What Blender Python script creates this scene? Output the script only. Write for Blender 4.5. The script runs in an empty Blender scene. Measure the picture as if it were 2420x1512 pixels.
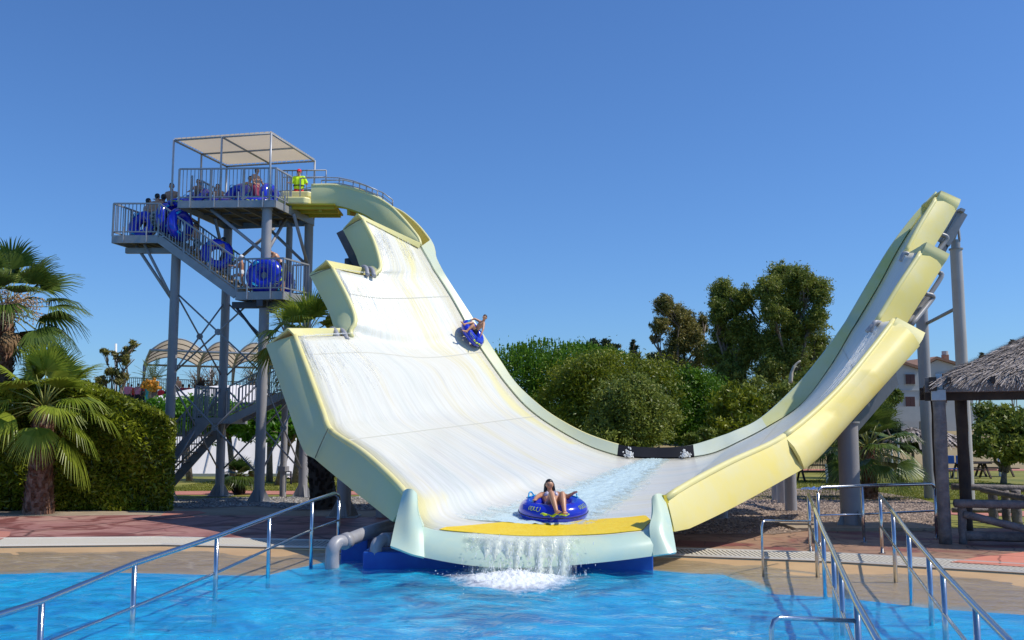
import bpy, math, random
import numpy as np
from mathutils import Vector, Matrix
random.seed(7); rng = np.random.default_rng(7)
scene = bpy.context.scene
COL = scene.collection
# ---------------------------------------------------------------- camera
F, HZ, CX, CY, CAMH = 2350.0, 1025.0, 1210.0, 756.0, 2.25
TILT = math.atan((HZ-CY)/F)
cam_d = bpy.data.cameras.new('camera'); cam = bpy.data.objects.new('camera', cam_d); COL.objects.link(cam)
cam.location = (0, 0, CAMH); cam.rotation_euler = (math.pi/2+TILT, 0, 0)
cam_d.sensor_width = 36; cam_d.lens = 36*F/2420; cam_d.clip_end = 5000; cam_d.clip_start = 0.1
scene.camera = cam
# ---------------------------------------------------------------- sky and sun
SUN_EL, SUN_AZ = math.radians(52), math.radians(96)      # azimuth clockwise from +Y
world = bpy.data.worlds.new('World'); scene.world = world; world.use_nodes = True
wn = world.node_tree; bg = wn.nodes['Background']
sky = wn.nodes.new('ShaderNodeTexSky'); sky.sky_type = 'NISHITA'; sky.sun_disc = False
sky.sun_elevation = SUN_EL; sky.sun_rotation = SUN_AZ; sky.air_density = 1.0; sky.dust_density = 0.5; sky.ozone_density = 3.0
vm = wn.nodes.new('ShaderNodeVectorMath'); vm.operation = 'MULTIPLY'; vm.inputs[1].default_value = (.54, .82, 1.19)
wn.links.new(sky.outputs[0], vm.inputs[0]); wn.links.new(vm.outputs[0], bg.inputs[0]); bg.inputs[1].default_value = 0.118
sd = bpy.data.lights.new('sun', 'SUN'); sun = bpy.data.objects.new('sun', sd); COL.objects.link(sun)
sd.energy = 4.2; sd.angle = math.radians(0.53); sd.color = (1.0, 0.93, 0.80)
S = Vector((math.sin(SUN_AZ)*math.cos(SUN_EL), math.cos(SUN_AZ)*math.cos(SUN_EL), math.sin(SUN_EL)))
sun.rotation_euler = S.to_track_quat('Z', 'Y').to_euler()
sun.location = (30, 0, 40)
scene.view_settings.view_transform = 'Standard'; scene.view_settings.look = 'None'
scene.view_settings.exposure = 0.0; scene.view_settings.gamma = 1.0
scene.cycles.transparent_max_bounces = 24; scene.cycles.max_bounces = 8

# ---------------------------------------------------------------- positions
ct, st = math.cos(TILT), math.sin(TILT)
def ray(x, y):
    a, b = x-CX, CY-y
    return Vector((a, F*ct-b*st, F*st+b*ct))
def P(x, y, Y):            # a point at distance Y ahead
    r = ray(x, y); return Vector((0, 0, CAMH))+r*(Y/r.y)
def G(x, y, z=0.0):        # a point at height z
    r = ray(x, y); return Vector((0, 0, CAMH))+r*((z-CAMH)/r.z)
def V(*a): return Vector(a)

# ---------------------------------------------------------------- materials
def mat(name, col, rough=0.5, metal=0.0, noise=None, bump=None, spec=0.5, trans=0, coat=0):
    """noise=(scale, colour2, amount, detail) bump=(scale, strength)"""
    m = bpy.data.materials.new(name); m.use_nodes = True; nt = m.node_tree; b = nt.nodes['Principled BSDF']
    b.inputs['Base Color'].default_value = (*col, 1); b.inputs['Roughness'].default_value = rough
    b.inputs['Metallic'].default_value = metal; b.inputs['Specular IOR Level'].default_value = spec
    if coat: b.inputs['Coat Weight'].default_value = coat
    tc = nt.nodes.new('ShaderNodeTexCoord')
    if noise:
        n = nt.nodes.new('ShaderNodeTexNoise'); n.inputs['Scale'].default_value = noise[0]; n.inputs['Detail'].default_value = noise[3] if len(noise) > 3 else 5
        n.inputs['Roughness'].default_value = .65
        nt.links.new(tc.outputs['Object'], n.inputs['Vector'])
        r = nt.nodes.new('ShaderNodeValToRGB'); r.color_ramp.elements[0].position = .38; r.color_ramp.elements[1].position = .66
        nt.links.new(n.outputs['Fac'], r.inputs[0])
        mx = nt.nodes.new('ShaderNodeMix'); mx.data_type = 'RGBA'
        mu = nt.nodes.new('ShaderNodeMath'); mu.operation = 'MULTIPLY'; mu.inputs[1].default_value = noise[2]
        nt.links.new(r.outputs[0], mu.inputs[0]); nt.links.new(mu.outputs[0], mx.inputs[0])
        mx.inputs[6].default_value = (*col, 1); mx.inputs[7].default_value = (*noise[1], 1)
        nt.links.new(mx.outputs[2], b.inputs['Base Color'])
    if bump:
        n2 = nt.nodes.new('ShaderNodeTexNoise'); n2.inputs['Scale'].default_value = bump[0]; n2.inputs['Detail'].default_value = 4
        nt.links.new(tc.outputs['Object'], n2.inputs['Vector'])
        bp = nt.nodes.new('ShaderNodeBump'); bp.inputs['Strength'].default_value = bump[1]; bp.inputs['Distance'].default_value = .05
        nt.links.new(n2.outputs['Fac'], bp.inputs['Height']); nt.links.new(bp.outputs[0], b.inputs['Normal'])
    return m
def N(nt, t, **kw):
    n = nt.nodes.new(t)
    for k, v in kw.items():
        setattr(n, k, v)
    return n
def ramp(nt, fac, stops):
    r = nt.nodes.new('ShaderNodeValToRGB')
    els = r.color_ramp.elements
    while len(els) < len(stops): els.new(.5)
    for e, (p, c) in zip(els, stops):
        e.position = p; e.color = (*c, 1) if len(c) == 3 else c
    nt.links.new(fac, r.inputs[0]); return r.outputs[0]
def mixc(nt, fac, a, b):
    mx = nt.nodes.new('ShaderNodeMix'); mx.data_type = 'RGBA'
    for s, v in ((0, fac), (6, a), (7, b)):
        if isinstance(v, (tuple, list)): mx.inputs[s].default_value = (*v, 1)
        elif isinstance(v, (int, float)): mx.inputs[s].default_value = v
        else: nt.links.new(v, mx.inputs[s])
    return mx.outputs[2]
def leafmat(name, c1, c2, transl=.3, rough=.45):
    m = bpy.data.materials.new(name); m.use_nodes = True; nt = m.node_tree; b = nt.nodes['Principled BSDF']
    at = nt.nodes.new('ShaderNodeAttribute'); at.attribute_name = 'tint'
    c = mixc(nt, at.outputs['Fac'], c1, c2)
    nt.links.new(c, b.inputs['Base Color']); b.inputs['Roughness'].default_value = rough; b.inputs['Specular IOR Level'].default_value = .35
    tr = nt.nodes.new('ShaderNodeBsdfTranslucent'); nt.links.new(c, tr.inputs[0])
    mx = nt.nodes.new('ShaderNodeMixShader'); mx.inputs[0].default_value = transl
    nt.links.new(b.outputs[0], mx.inputs[1]); nt.links.new(tr.outputs[0], mx.inputs[2])
    nt.links.new(mx.outputs[0], nt.nodes['Material Output'].inputs[0])
    return m
M = {}
M['steel'] = mat('galvanised_steel', (.27, .275, .29), .5, .2, (3, (.37, .37, .38), .6))
M['steel_light'] = mat('galvanised_light', (.42, .43, .46), .45, .25, (5, (.3, .31, .33), .5))
M['dark_steel'] = mat('dark_painted_steel', (.055, .06, .075), .5, .2, (6, (.1, .1, .12), .5))
M['col'] = mat('grey_painted_column', (.30, .295, .32), .6, .05, (1.5, (.37, .35, .35), .8))
M['col_pale'] = mat('pale_painted_column', (.47, .44, .42), .5, .05, (1.5, (.38, .35, .33), .6))
M['chrome'] = mat('polished_stainless_tube', (.55, .56, .58), .18, 1.0, bump=(30, .03))
M['canvas'] = mat('cream_canvas', (.60, .52, .41), .85, 0, (2, (.50, .42, .32), .5))
M['yellow'] = mat('yellow_gelcoat', (.78, .66, .20), .5, 0, (0.9, (.72, .67, .38), .7, 7), spec=.35)
M['yellow_edge'] = mat('yellow_gelcoat_edge', (.76, .68, .28), .45, 0, (1.2, (.74, .70, .38), .8), spec=.4)
M['greenish'] = mat('shaded_side_gelcoat', (.66, .64, .30), .45, 0, (0.8, (.54, .59, .38), .65, 8), coat=.1)  # duller copy of the yellow gelcoat, left-side shade put into its colour
M['wall_l'] = mat('pale_green_white_gelcoat', (.56, .62, .48), .4, 0, (0.8, (.64, .64, .34), .6, 7))
M['wall_r'] = mat('pale_aqua_gelcoat', (.60, .68, .60), .4, 0, (0.8, (.64, .66, .38), .6, 7))
M['greenyel'] = mat('yellow_green_gelcoat', (.62, .66, .40), .45, 0, (0.7, (.62, .62, .18), .9, 6), coat=.1)  # yellow mottling over a pale green base
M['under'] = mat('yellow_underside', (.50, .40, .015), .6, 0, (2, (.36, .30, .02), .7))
M['lip'] = mat('aqua_white_gelcoat', (.50, .65, .55), .3, 0, (1.0, (.66, .72, .50), .8, 7), coat=.1)
M['strip'] = mat('yellow_landing_strip', (.82, .56, .01), .5, 0, (6, (.84, .66, .06), .7), bump=(14, .3), spec=.25)
M['board'] = mat('black_rubber_board', (.010, .012, .020), .75, spec=.15)
M['pvc'] = mat('grey_pvc_pipe', (.34, .34, .37), .4, 0, (6, (.25, .25, .27), .6))
M['blue_paint'] = mat('blue_painted_concrete', (.005, .07, .36), .5, 0, (3, (.01, .12, .45), .6))
M['tube'] = mat('glossy_blue_vinyl', (.012, .03, .52), .16, 0, coat=.5)
M['cyan'] = mat('cyan_vinyl_handle', (.01, .38, .72), .3)
M['lime'] = mat('yellow_green_print', (.55, .72, .02), .4)
M['dark'] = mat('dark_fill', (.02, .022, .025), .6)
M['wood'] = mat('weathered_timber', (.13, .115, .115), .75, 0, (5, (.25, .215, .20), .9), bump=(20, .5))
M['wood_dark'] = mat('dark_timber', (.035, .022, .018), .8, 0, (4, (.07, .045, .03), .7))
M['plaster'] = mat('pale_plaster', (.50, .50, .48), .9, 0, (1, (.42, .43, .42), .7))
M['tile'] = mat('terracotta_roof', (.40, .22, .14), .9, 0, (3, (.28, .16, .11), .7))
M['shutter'] = mat('red_brown_shutter', (.09, .035, .03), .6)
M['white_fabric'] = mat('white_fabric_screen', (.84, .80, .78), .8, 0, (1.5, (.76, .72, .72), .5))
M['bark'] = mat('grey_brown_bark', (.15, .11, .08), .9, 0, (8, (.28, .24, .19), .8), bump=(12, .8))
M['palm_bark'] = mat('red_brown_palm_boots', (.20, .085, .05), .9, 0, (9, (.34, .22, .16), .9), bump=(20, .6))
M['skin'] = mat('tanned_skin', (.50, .25, .145), .42, 0, (12, (.56, .29, .17), .5))
M['skin_dark'] = mat('dark_skin', (.17, .075, .045), .42)
M['skin_fair'] = mat('fair_skin', (.66, .38, .26), .45)
M['hair'] = mat('black_hair', (.008, .006, .006), .35)
M['hair_b'] = mat('brown_hair', (.06, .03, .015), .45)
M['hair_f'] = mat('fair_hair', (.42, .28, .13), .5)
M['red'] = mat('red_cloth', (.72, .015, .03), .7)
M['hivis'] = mat('fluorescent_yellow_shirt', (.62, .92, .01), .7)
M['navy'] = mat('navy_cloth', (.01, .013, .05), .7)
M['black'] = mat('black_cloth', (.012, .012, .014), .7)
M['floral'] = mat('black_cloth_with_white_print', (.012, .014, .014), .7, 0, (16, (.5, .5, .45), .9, 2))
M['maroon'] = mat('maroon_cloth', (.22, .012, .06), .7)
M['teal'] = mat('teal_cloth', (.02, .42, .40), .7)
M['pinkc'] = mat('pink_cloth', (.75, .22, .30), .7)
M['magenta'] = mat('magenta_cloth', (.75, .02, .18), .7)
M['whitec'] = mat('white_cloth', (.75, .75, .76), .7)
M['bikini'] = mat('white_bikini_with_navy_print', (.72, .68, .78), .6, 0, (45, (.03, .03, .16), 1, 1))
M['green_c'] = mat('green_cloth', (.02, .35, .08), .7)
M['lip_red'] = mat('lips', (.38, .09, .08), .5)
M['eye'] = mat('dark_eye', (.015, .01, .01), .2)
M['tatami'] = mat('striped_cloth', (.04, .02, .04), .7)

# ---------------------------------------------------------------- mesh helpers
class MB:
    def __init__(s): s.v = []; s.f = []
    def add(s, vs, fs):
        o = len(s.v); s.v += [tuple(v) for v in vs]; s.f += [tuple(o+i for i in f) for f in fs]; return s
    def box(s, c, sx, sy, sz, rz=0, axes=None):
        c = Vector(c)
        if axes: X, Y, Z = axes
        else:
            X = V(math.cos(rz), math.sin(rz), 0); Y = V(-math.sin(rz), math.cos(rz), 0); Z = V(0, 0, 1)
        vs = [c+X*(sx*.5*i)+Y*(sy*.5*j)+Z*(sz*.5*k) for i in (-1, 1) for j in (-1, 1) for k in (-1, 1)]
        return s.add(vs, [(0, 1, 3, 2), (4, 6, 7, 5), (0, 4, 5, 1), (2, 3, 7, 6), (0, 2, 6, 4), (1, 5, 7, 3)])
    def bar(s, a, b, w, h=None, up=(0, 0, 1)):      # rectangular bar from a to b
        a, b = Vector(a), Vector(b); d = b-a; L = d.length
        if L < 1e-6: return s
        Y = d/L; u = Vector(up)
        if abs(Y.dot(u)) > .98: u = V(0, 1, 0) if abs(Y.y) < .9 else V(1, 0, 0)
        X = Y.cross(u).normalized(); Z = X.cross(Y).normalized()
        return s.box((a+b)/2, w, L, h or w, axes=(X, Y, Z))
    def tube(s, pts, r, n=8, caps=True):
        pts = [Vector(p) for p in pts]
        if isinstance(r, (int, float)): r = [r]*len(pts)
        rings = []; prev = None
        for i, p in enumerate(pts):
            d = (pts[min(i+1, len(pts)-1)]-pts[max(i-1, 0)])
            if d.length < 1e-9: d = V(0, 0, 1)
            d.normalize()
            if prev is None:
                u = V(0, 0, 1) if abs(d.z) < .9 else V(1, 0, 0)
                X = d.cross(u).normalized()
            else:
                X = (prev-d*prev.dot(d))
                X = X.normalized() if X.length > 1e-6 else d.orthogonal().normalized()
            prev = X; Y = d.cross(X)
            rings.append([p+(X*math.cos(2*math.pi*k/n)+Y*math.sin(2*math.pi*k/n))*r[i] for k in range(n)])
        vs = [v for rg in rings for v in rg]; fs = []
        for i in range(len(pts)-1):
            for k in range(n):
                a, b = i*n+k, i*n+(k+1) % n
                fs.append((a, b, b+n, a+n))
        if caps:
            fs.append(tuple(range(n-1, -1, -1))); fs.append(tuple(range((len(pts)-1)*n, len(pts)*n)))
        return s.add(vs, fs)
    def sphere(s, c, r, n=8, m=6, axes=None):
        c = Vector(c); rr = r if isinstance(r, (tuple, list)) else (r, r, r)
        vs = []; fs = []
        A = axes or (V(1, 0, 0), V(0, 1, 0), V(0, 0, 1))
        for i in range(1, m):
            t = math.pi*i/m
            for k in range(n):
                p = 2*math.pi*k/n
                vs.append(c+A[0]*(rr[0]*math.sin(t)*math.cos(p))+A[1]*(rr[1]*math.sin(t)*math.sin(p))+A[2]*(rr[2]*math.cos(t)))
        for i in range(m-2):
            for k in range(n):
                a, b = i*n+k, i*n+(k+1) % n
                fs.append((a, a+n, b+n, b))
        t0 = len(vs); vs.append(c+A[2]*rr[2]); vs.append(c-A[2]*rr[2])
        for k in range(n):
            fs.append((t0, k, (k+1) % n)); fs.append((t0+1, (m-2)*n+(k+1) % n, (m-2)*n+k))
        return s.add(vs, fs)
    def cap(s, a, b, r0, r1, n=10, sq=None):      # tapered capsule; sq=(axis, factor) squashes it
        a, b = Vector(a), Vector(b); d = b-a; L = d.length
        D = d/L if L > 1e-6 else V(0, 0, 1)
        X = D.orthogonal().normalized(); Y = D.cross(X)
        vs = []; rows = []
        for k in range(4): rows.append((a-D*(r0*math.cos(k*math.pi/8)), r0*math.sin(k*math.pi/8)+1e-4))
        rows.append((a, r0)); rows.append((b, r1))
        for k in range(3, -1, -1): rows.append((b+D*(r1*math.cos(k*math.pi/8)), r1*math.sin(k*math.pi/8)+1e-4))
        for c, r in rows:
            for k in range(n):
                o = (X*math.cos(2*math.pi*k/n)+Y*math.sin(2*math.pi*k/n))*r
                vs.append(c+o)
        if sq:
            ax, fac = Vector(sq[0]).normalized(), sq[1]; mid = (a+b)/2
            nv = []
            for i, v in enumerate(vs):
                c = rows[i//n][0]; base = a if i//n < 5 else b
                o = v-base; nv.append(base+o-ax*(o.dot(ax)*(1-fac)))
            vs = nv
        fs = []
        for i in range(len(rows)-1):
            for k in range(n):
                q, w = i*n+k, i*n+(k+1) % n
                fs.append((q, w, w+n, q+n))
        fs.append(tuple(range(n-1, -1, -1))); fs.append(tuple(range((len(rows)-1)*n, len(rows)*n)))
        return s.add(vs, fs)
    def prism(s, poly, z0, z1):
        n = len(poly); vs = [(p[0], p[1], z0) for p in poly]+[(p[0], p[1], z1) for p in poly]
        fs = [tuple(range(n-1, -1, -1)), tuple(range(n, 2*n))]+[(i, (i+1) % n, (i+1) % n+n, i+n) for i in range(n)]
        return s.add(vs, fs)
    def build(s, name, material, parent=None, smooth=False, bevel=0):
        me = bpy.data.meshes.new(name); me.from_pydata(s.v, [], s.f); me.update()
        if material: me.materials.append(material)
        o = bpy.data.objects.new(name, me)
        link(o, parent)
        if smooth: shade(me)
        if bevel:
            b = o.modifiers.new('bevel', 'BEVEL'); b.width = bevel; b.segments = 2; b.limit_method = 'ANGLE'
        return o
def shade(me, ang=None):
    me.polygons.foreach_set('use_smooth', [True]*len(me.polygons))
    if ang:
        try: me.set_sharp_from_angle(angle=math.radians(ang))
        except Exception: pass
def link(o, parent=None):
    COL.objects.link(o)
    if parent is not None:
        o.parent = parent; o.matrix_parent_inverse = parent.matrix_basis.inverted()   # children keep world coordinates
def tag(o, label=None, cat=None, group=None, kind=None):
    if label: o['label'] = label
    if cat: o['category'] = cat
    if group: o['group'] = group
    if kind: o['kind'] = kind
    return o
def thing(name, label, cat, loc=(0, 0, 0), group=None):
    o = bpy.data.objects.new(name, None); o.empty_display_size = .2; COL.objects.link(o); o.location = loc
    return tag(o, label, cat, group)
def cr(pts, n):            # Catmull-Rom through pts with n samples per span
    pts = [Vector(p) for p in pts]; out = []
    for i in range(len(pts)-1):
        p0 = pts[i-1] if i else pts[0]*2-pts[1]
        p1, p2 = pts[i], pts[i+1]
        p3 = pts[i+2] if i+2 < len(pts) else pts[-1]*2-pts[-2]
        for k in range(n):
            t = k/n
            out.append(.5*((2*p1)+(p2-p0)*t+(2*p0-5*p1+4*p2-p3)*t*t+(3*p1-p0-3*p2+p3)*t**3))
    out.append(pts[-1]); return out
def resample(pts, n):
    L = [0]
    for a, b in zip(pts, pts[1:]): L.append(L[-1]+(b-a).length)
    out = []; j = 0
    for i in range(n):
        t = L[-1]*i/(n-1)
        while j < len(L)-2 and L[j+1] < t: j += 1
        out.append(pts[j].lerp(pts[j+1], min(1, (t-L[j])/max(1e-9, L[j+1]-L[j]))))
    return out
def sheet(name, rows, material, parent=None, thick=0.05, smooth=True, sharp=None, offset=-1, uv=True):
    """rows: list of equally long lists of points -> grid"""
    nr, nc = len(rows), len(rows[0])
    me = bpy.data.meshes.new(name)
    fs = [(i*nc+j, i*nc+j+1, (i+1)*nc+j+1, (i+1)*nc+j) for i in range(nr-1) for j in range(nc-1)]
    me.from_pydata([tuple(p) for r in rows for p in r], [], fs); me.update()
    me.materials.append(material)
    o = bpy.data.objects.new(name, me); link(o, parent)
    if smooth: shade(me, sharp)
    if thick:
        m = o.modifiers.new('solid', 'SOLIDIFY'); m.thickness = thick; m.offset = offset
        es = o.modifiers.new('sharp', 'EDGE_SPLIT'); es.split_angle = math.radians(42)
    return o
def np_mesh(name, verts, nper, material, parent=None, tint=None):
    """verts (N*nper,3): separate polygons of nper corners"""
    n = len(verts); nf = n//nper
    me = bpy.data.meshes.new(name); me.vertices.add(n); me.vertices.foreach_set('co', np.asarray(verts, dtype=np.float32).ravel())
    me.loops.add(n); me.loops.foreach_set('vertex_index', np.arange(n, dtype=np.int32))
    me.polygons.add(nf); me.polygons.foreach_set('loop_start', np.arange(0, n, nper, dtype=np.int32))
    try: me.polygons.foreach_set('loop_total', np.full(nf, nper, dtype=np.int32))
    except Exception: pass
    me.update(calc_edges=True)
    if tint is not None:
        a = me.attributes.new('tint', 'FLOAT', 'FACE'); a.data.foreach_set('value', np.asarray(tint, dtype=np.float32))
    me.materials.append(material)
    o = bpy.data.objects.new(name, me); link(o, parent)
    return o
def leaf_quads(c, size, elong=1.6, up=None, spread=1.0):
    """c (N,3) centres -> (4N,3) diamond leaves"""
    n = len(c)
    d = rng.normal(size=(n, 3))*spread
    if up is not None: d = d+np.asarray(up)
    d /= np.linalg.norm(d, axis=1, keepdims=True)+1e-9
    e = rng.normal(size=(n, 3)); e -= d*(e*d).sum(1, keepdims=True); e /= np.linalg.norm(e, axis=1, keepdims=True)+1e-9
    s = size*rng.uniform(.6, 1.4, size=(n, 1))
    v = np.stack([c-d*s*elong, c+e*s*.55, c+d*s*elong, c-e*s*.55], axis=1)
    return v.reshape(-1, 3)
# ================================================================ GROUND
def struct(o, name_kind='structure'): o['kind'] = name_kind; return o
def gmat(name, cols, scale, bump=0, rough=.85, crack=None, stain=None):
    m = bpy.data.materials.new(name); m.use_nodes = True; nt = m.node_tree; b = nt.nodes['Principled BSDF']
    tc = nt.nodes.new('ShaderNodeTexCoord')
    n = nt.nodes.new('ShaderNodeTexNoise'); n.inputs['Scale'].default_value = scale; n.inputs['Detail'].default_value = 8; n.inputs['Roughness'].default_value = .7
    nt.links.new(tc.outputs['Object'], n.inputs['Vector'])
    k = len(cols); c = ramp(nt, n.outputs['Fac'], [(.32+.36*i/(k-1), cc) for i, cc in enumerate(cols)])
    if stain:
        n3 = nt.nodes.new('ShaderNodeTexNoise'); n3.inputs['Scale'].default_value = stain[0]; n3.inputs['Detail'].default_value = 6; n3.inputs['Distortion'].default_value = 1.2
        nt.links.new(tc.outputs['Object'], n3.inputs['Vector'])
        f = ramp(nt, n3.outputs['Fac'], [(.50, (0, 0, 0)), (.58, (1, 1, 1))])
        c = mixc(nt, f, c, stain[1])
    if crack:
        v = nt.nodes.new('ShaderNodeTexVoronoi'); v.feature = 'DISTANCE_TO_EDGE'; v.inputs['Scale'].default_value = crack
        n4 = nt.nodes.new('ShaderNodeTexNoise'); n4.inputs['Scale'].default_value = 3.0
        nt.links.new(tc.outputs['Object'], n4.inputs['Vector'])
        ad = nt.nodes.new('ShaderNodeMix'); ad.data_type = 'RGBA'; ad.inputs[0].default_value = .12
        nt.links.new(tc.outputs['Object'], ad.inputs[6]); nt.links.new(n4.outputs['Color'], ad.inputs[7])
        nt.links.new(ad.outputs[2], v.inputs['Vector'])
        f = ramp(nt, v.outputs['Distance'], [(.0, (1, 1, 1)), (.03, (0, 0, 0))])
        c = mixc(nt, f, c, tuple(x*.35 for x in cols[0]))
    nt.links.new(c, b.inputs['Base Color']); b.inputs['Roughness'].default_value = rough
    if bump:
        bp = nt.nodes.new('ShaderNodeBump'); bp.inputs['Strength'].default_value = bump; bp.inputs['Distance'].default_value = .03
        n5 = nt.nodes.new('ShaderNodeTexNoise'); n5.inputs['Scale'].default_value = scale*8; n5.inputs['Detail'].default_value = 4
        nt.links.new(tc.outputs['Object'], n5.inputs['Vector'])
        nt.links.new(n5.outputs['Fac'], bp.inputs['Height']); nt.links.new(bp.outputs[0], b.inputs['Normal'])
    return m
M['grass'] = gmat('lawn', [(.11, .13, .012), (.20, .20, .025), (.29, .25, .06)], .35, .6)
M['deck_red'] = gmat('red_stained_deck', [(.25, .11, .095), (.37, .175, .155), (.46, .28, .22)], .55, .25, .6, crack=.45, stain=(.8, (.20, .065, .055)))
M['deck_tan'] = gmat('stamped_tan_deck', [(.20, .115, .075), (.34, .20, .13), (.42, .27, .17)], .6, .4, .65, crack=1.6, stain=(.5, (.22, .07, .06)))
M['deck_pink'] = gmat('salmon_stamped_deck', [(.62, .21, .14), (.70, .27, .18)], .8, .3, .6, crack=1.2)
M['pathred'] = gmat('red_path', [(.42, .16, .12), (.52, .22, .16)], 1, .2)
M['beach'] = gmat('beige_pool_beach', [(.47, .30, .15), (.60, .40, .21)], .8, .1, .5)
M['basin'] = gmat('blue_pool_floor', [(.0, .33, .74), (.0, .44, .88)], .5, 0, .6)
M['sand'] = gmat('sandy_ground', [(.30, .23, .16), (.42, .34, .25)], 1.2, .5)
M['gravelbase'] = gmat('gravel_ground', [(.12, .085, .07), (.27, .20, .16), (.40, .30, .24)], 5, 1)
M['drygrass'] = gmat('dry_bank', [(.24, .19, .10), (.36, .28, .15)], .3, .5)

# pool outline curves, in photo order left to right, on the water plane
def curve_at(pts, z=0.0):
    w = [G(x, y, z) for x, y in pts]
    xs = [p.x for p in w]; ys = [p.y for p in w]
    return lambda x: float(np.interp(x, xs, ys))
grate_top = curve_at([(-900, 1283), (0, 1279), (380, 1276), (780, 1284), (1210, 1293), (1590, 1303), (1960, 1314), (2420, 1342), (3400, 1420)])
grate_bot = curve_at([(-900, 1303), (0, 1297), (380, 1293), (780, 1302), (1210, 1312), (1590, 1319), (1960, 1333), (2420, 1361), (3400, 1445)])
blue_edge = curve_at([(-900, 1385), (0, 1357), (170, 1352), (320, 1354), (480, 1358), (600, 1361), (670, 1356), (700, 1342), (790, 1325), (1210, 1322), (1510, 1345), (1620, 1354), (1740, 1360), (1775, 1378), (1800, 1402), (2000, 1414), (2200, 1438), (2420, 1453), (3400, 1560)], -.06)
XS = list(np.concatenate([np.arange(-60, -12, 3), np.arange(-12, 16, .25), np.arange(16, 61, 3)]))
ZG = 0.06
def strip(name, fa, fb, m, n=2):
    rows = []
    for i in range(n):
        t = i/(n-1)
        rows.append([V(x, fa(x)[0]*(1-t)+fb(x)[0]*t, fa(x)[1]*(1-t)+fb(x)[1]*t) for x in XS])
    return sheet(name, rows, m, thick=0)
back = lambda x: (grate_top(x), ZG)
g = MB()
beach_o = struct(strip('pool_beach', lambda x: (grate_bot(x), .016), lambda x: (blue_edge(x), -.06), M['beach'], 8))
def basin_prof(x):
    return blue_edge(x)
rows = []
for d, z in ((0, -.06), (.6, -.16), (2, -.38), (4.5, -.75), (8, -1.1), (14, -1.2), (60, -1.2)):
    rows.append([V(x, blue_edge(x)-d, z) for x in XS])
struct(sheet('pool_floor', rows, M['basin'], thick=0))
# ground behind the drain grate, one sheet to the horizon
rows = [[V(x, grate_top(x)+.0, ZG) for x in XS]]+[[V(x*(1+max(0, y-60)/60), y, ZG) for x in XS] for y in (23, 26, 30, 45, 70, 120, 400, 3000)]
struct(sheet('lawn_ground', rows, M['grass'], thick=0))
def area(name, pts, m, z, **k):     # flat patch given by photo points on the ground
    w = [G(x, y, z) for x, y in pts]
    mb = MB(); mb.add(w, [tuple(range(len(w)))[::-1]]); o = mb.build(name, m); struct(o); return o
def area_w(name, w, m, z):
    mb = MB(); mb.add([(x, y, z) for x, y in w], [tuple(range(len(w)))]); o = mb.build(name, m); struct(o); return o
deck_left = [(x, grate_top(x)) for x in np.arange(-20, 2.01, .5)]
area_w('deck', deck_left+[(2, 27.3), (-4, 27.3), (-7.5, 27.3), (-9.3, 27.2), (-9.6, 27.3), (-11, 27.6), (-12, 27.3), (-20, 27.3)], M['deck_red'], ZG+.004)
area_w('deck', [(x, grate_top(x)) for x in np.arange(2, 22.01, .5)]+[(22, 24), (9, 23.5), (6.2, 23.6), (2, 24)], M['deck_tan'], ZG+.0045)
tag(bpy.data.objects['deck'], kind='structure')
# pink patches
area('deck_patch', [(-60, 1258), (-20, 1254), (25, 1256), (22, 1266), (0, 1275), (-60, 1276)], M['pathred'], ZG+.0105)
area('deck_patch', [(395, 1208), (470, 1207), (490, 1212), (420, 1222), (380, 1217)], M['pathred'], ZG+.0105)
area('deck_patch', [(2245, 1328), (2310, 1316), (2420, 1304), (2600, 1300), (2700, 1340), (2600, 1353), (2420, 1339)], M['deck_pink'], ZG+.009)
area('sandy_bed', [(-300, 1222), (-300, 1190), (400, 1184), (900, 1184), (1300, 1186), (1300, 1225)], M['sand'], ZG+.002)
area('gravel_bed', [(360, 1196), (400, 1182), (520, 1176), (700, 1173), (900, 1173), (1250, 1176), (1250, 1200), (980, 1208), (700, 1206), (600, 1196), (450, 1203)], M['gravelbase'], ZG+.012)
area('sandy_bed', [(-80, 1216), (-80, 1195), (380, 1195), (400, 1200), (440, 1196), (560, 1195), (700, 1203), (900, 1208), (880, 1222), (650, 1218), (490, 1214), (380, 1216), (-80, 1221)], M['sand'], ZG+.008)
area('gravel_bed', [(1560, 1262), (1520, 1200), (1700, 1150), (1900, 1154), (2080, 1163), (2160, 1175), (2215, 1190), (2215, 1258), (2100, 1252), (1950, 1250), (1830, 1262)], M['gravelbase'], ZG+.012)
area('path', [(-100, 1173), (380, 1169), (600, 1168), (760, 1168), (1000, 1170), (1000, 1161), (760, 1160), (560, 1159), (380, 1161), (-100, 1163)], M['pathred'], ZG+.016)
area('path', [(2180, 1212), (2300, 1218), (2600, 1222), (2600, 1210), (2300, 1206), (2180, 1204)], M['pathred'], ZG+.016)
area('path', [(1700, 1112), (2500, 1112), (2500, 1105), (1700, 1105)], M['pathred'], ZG+.016)
# dry bank far right (low hill) and horizon hills
rows = [[V(x, y, ZG+h*(.8+.2*math.sin(x*.2))) for x in np.linspace(8, 90, 30)] for y, h in ((62, -.1), (68, 1.2), (80, 2.4), (110, 3.2), (160, 3.4))]
struct(sheet('hill', rows, M['drygrass'], thick=0))

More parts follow.
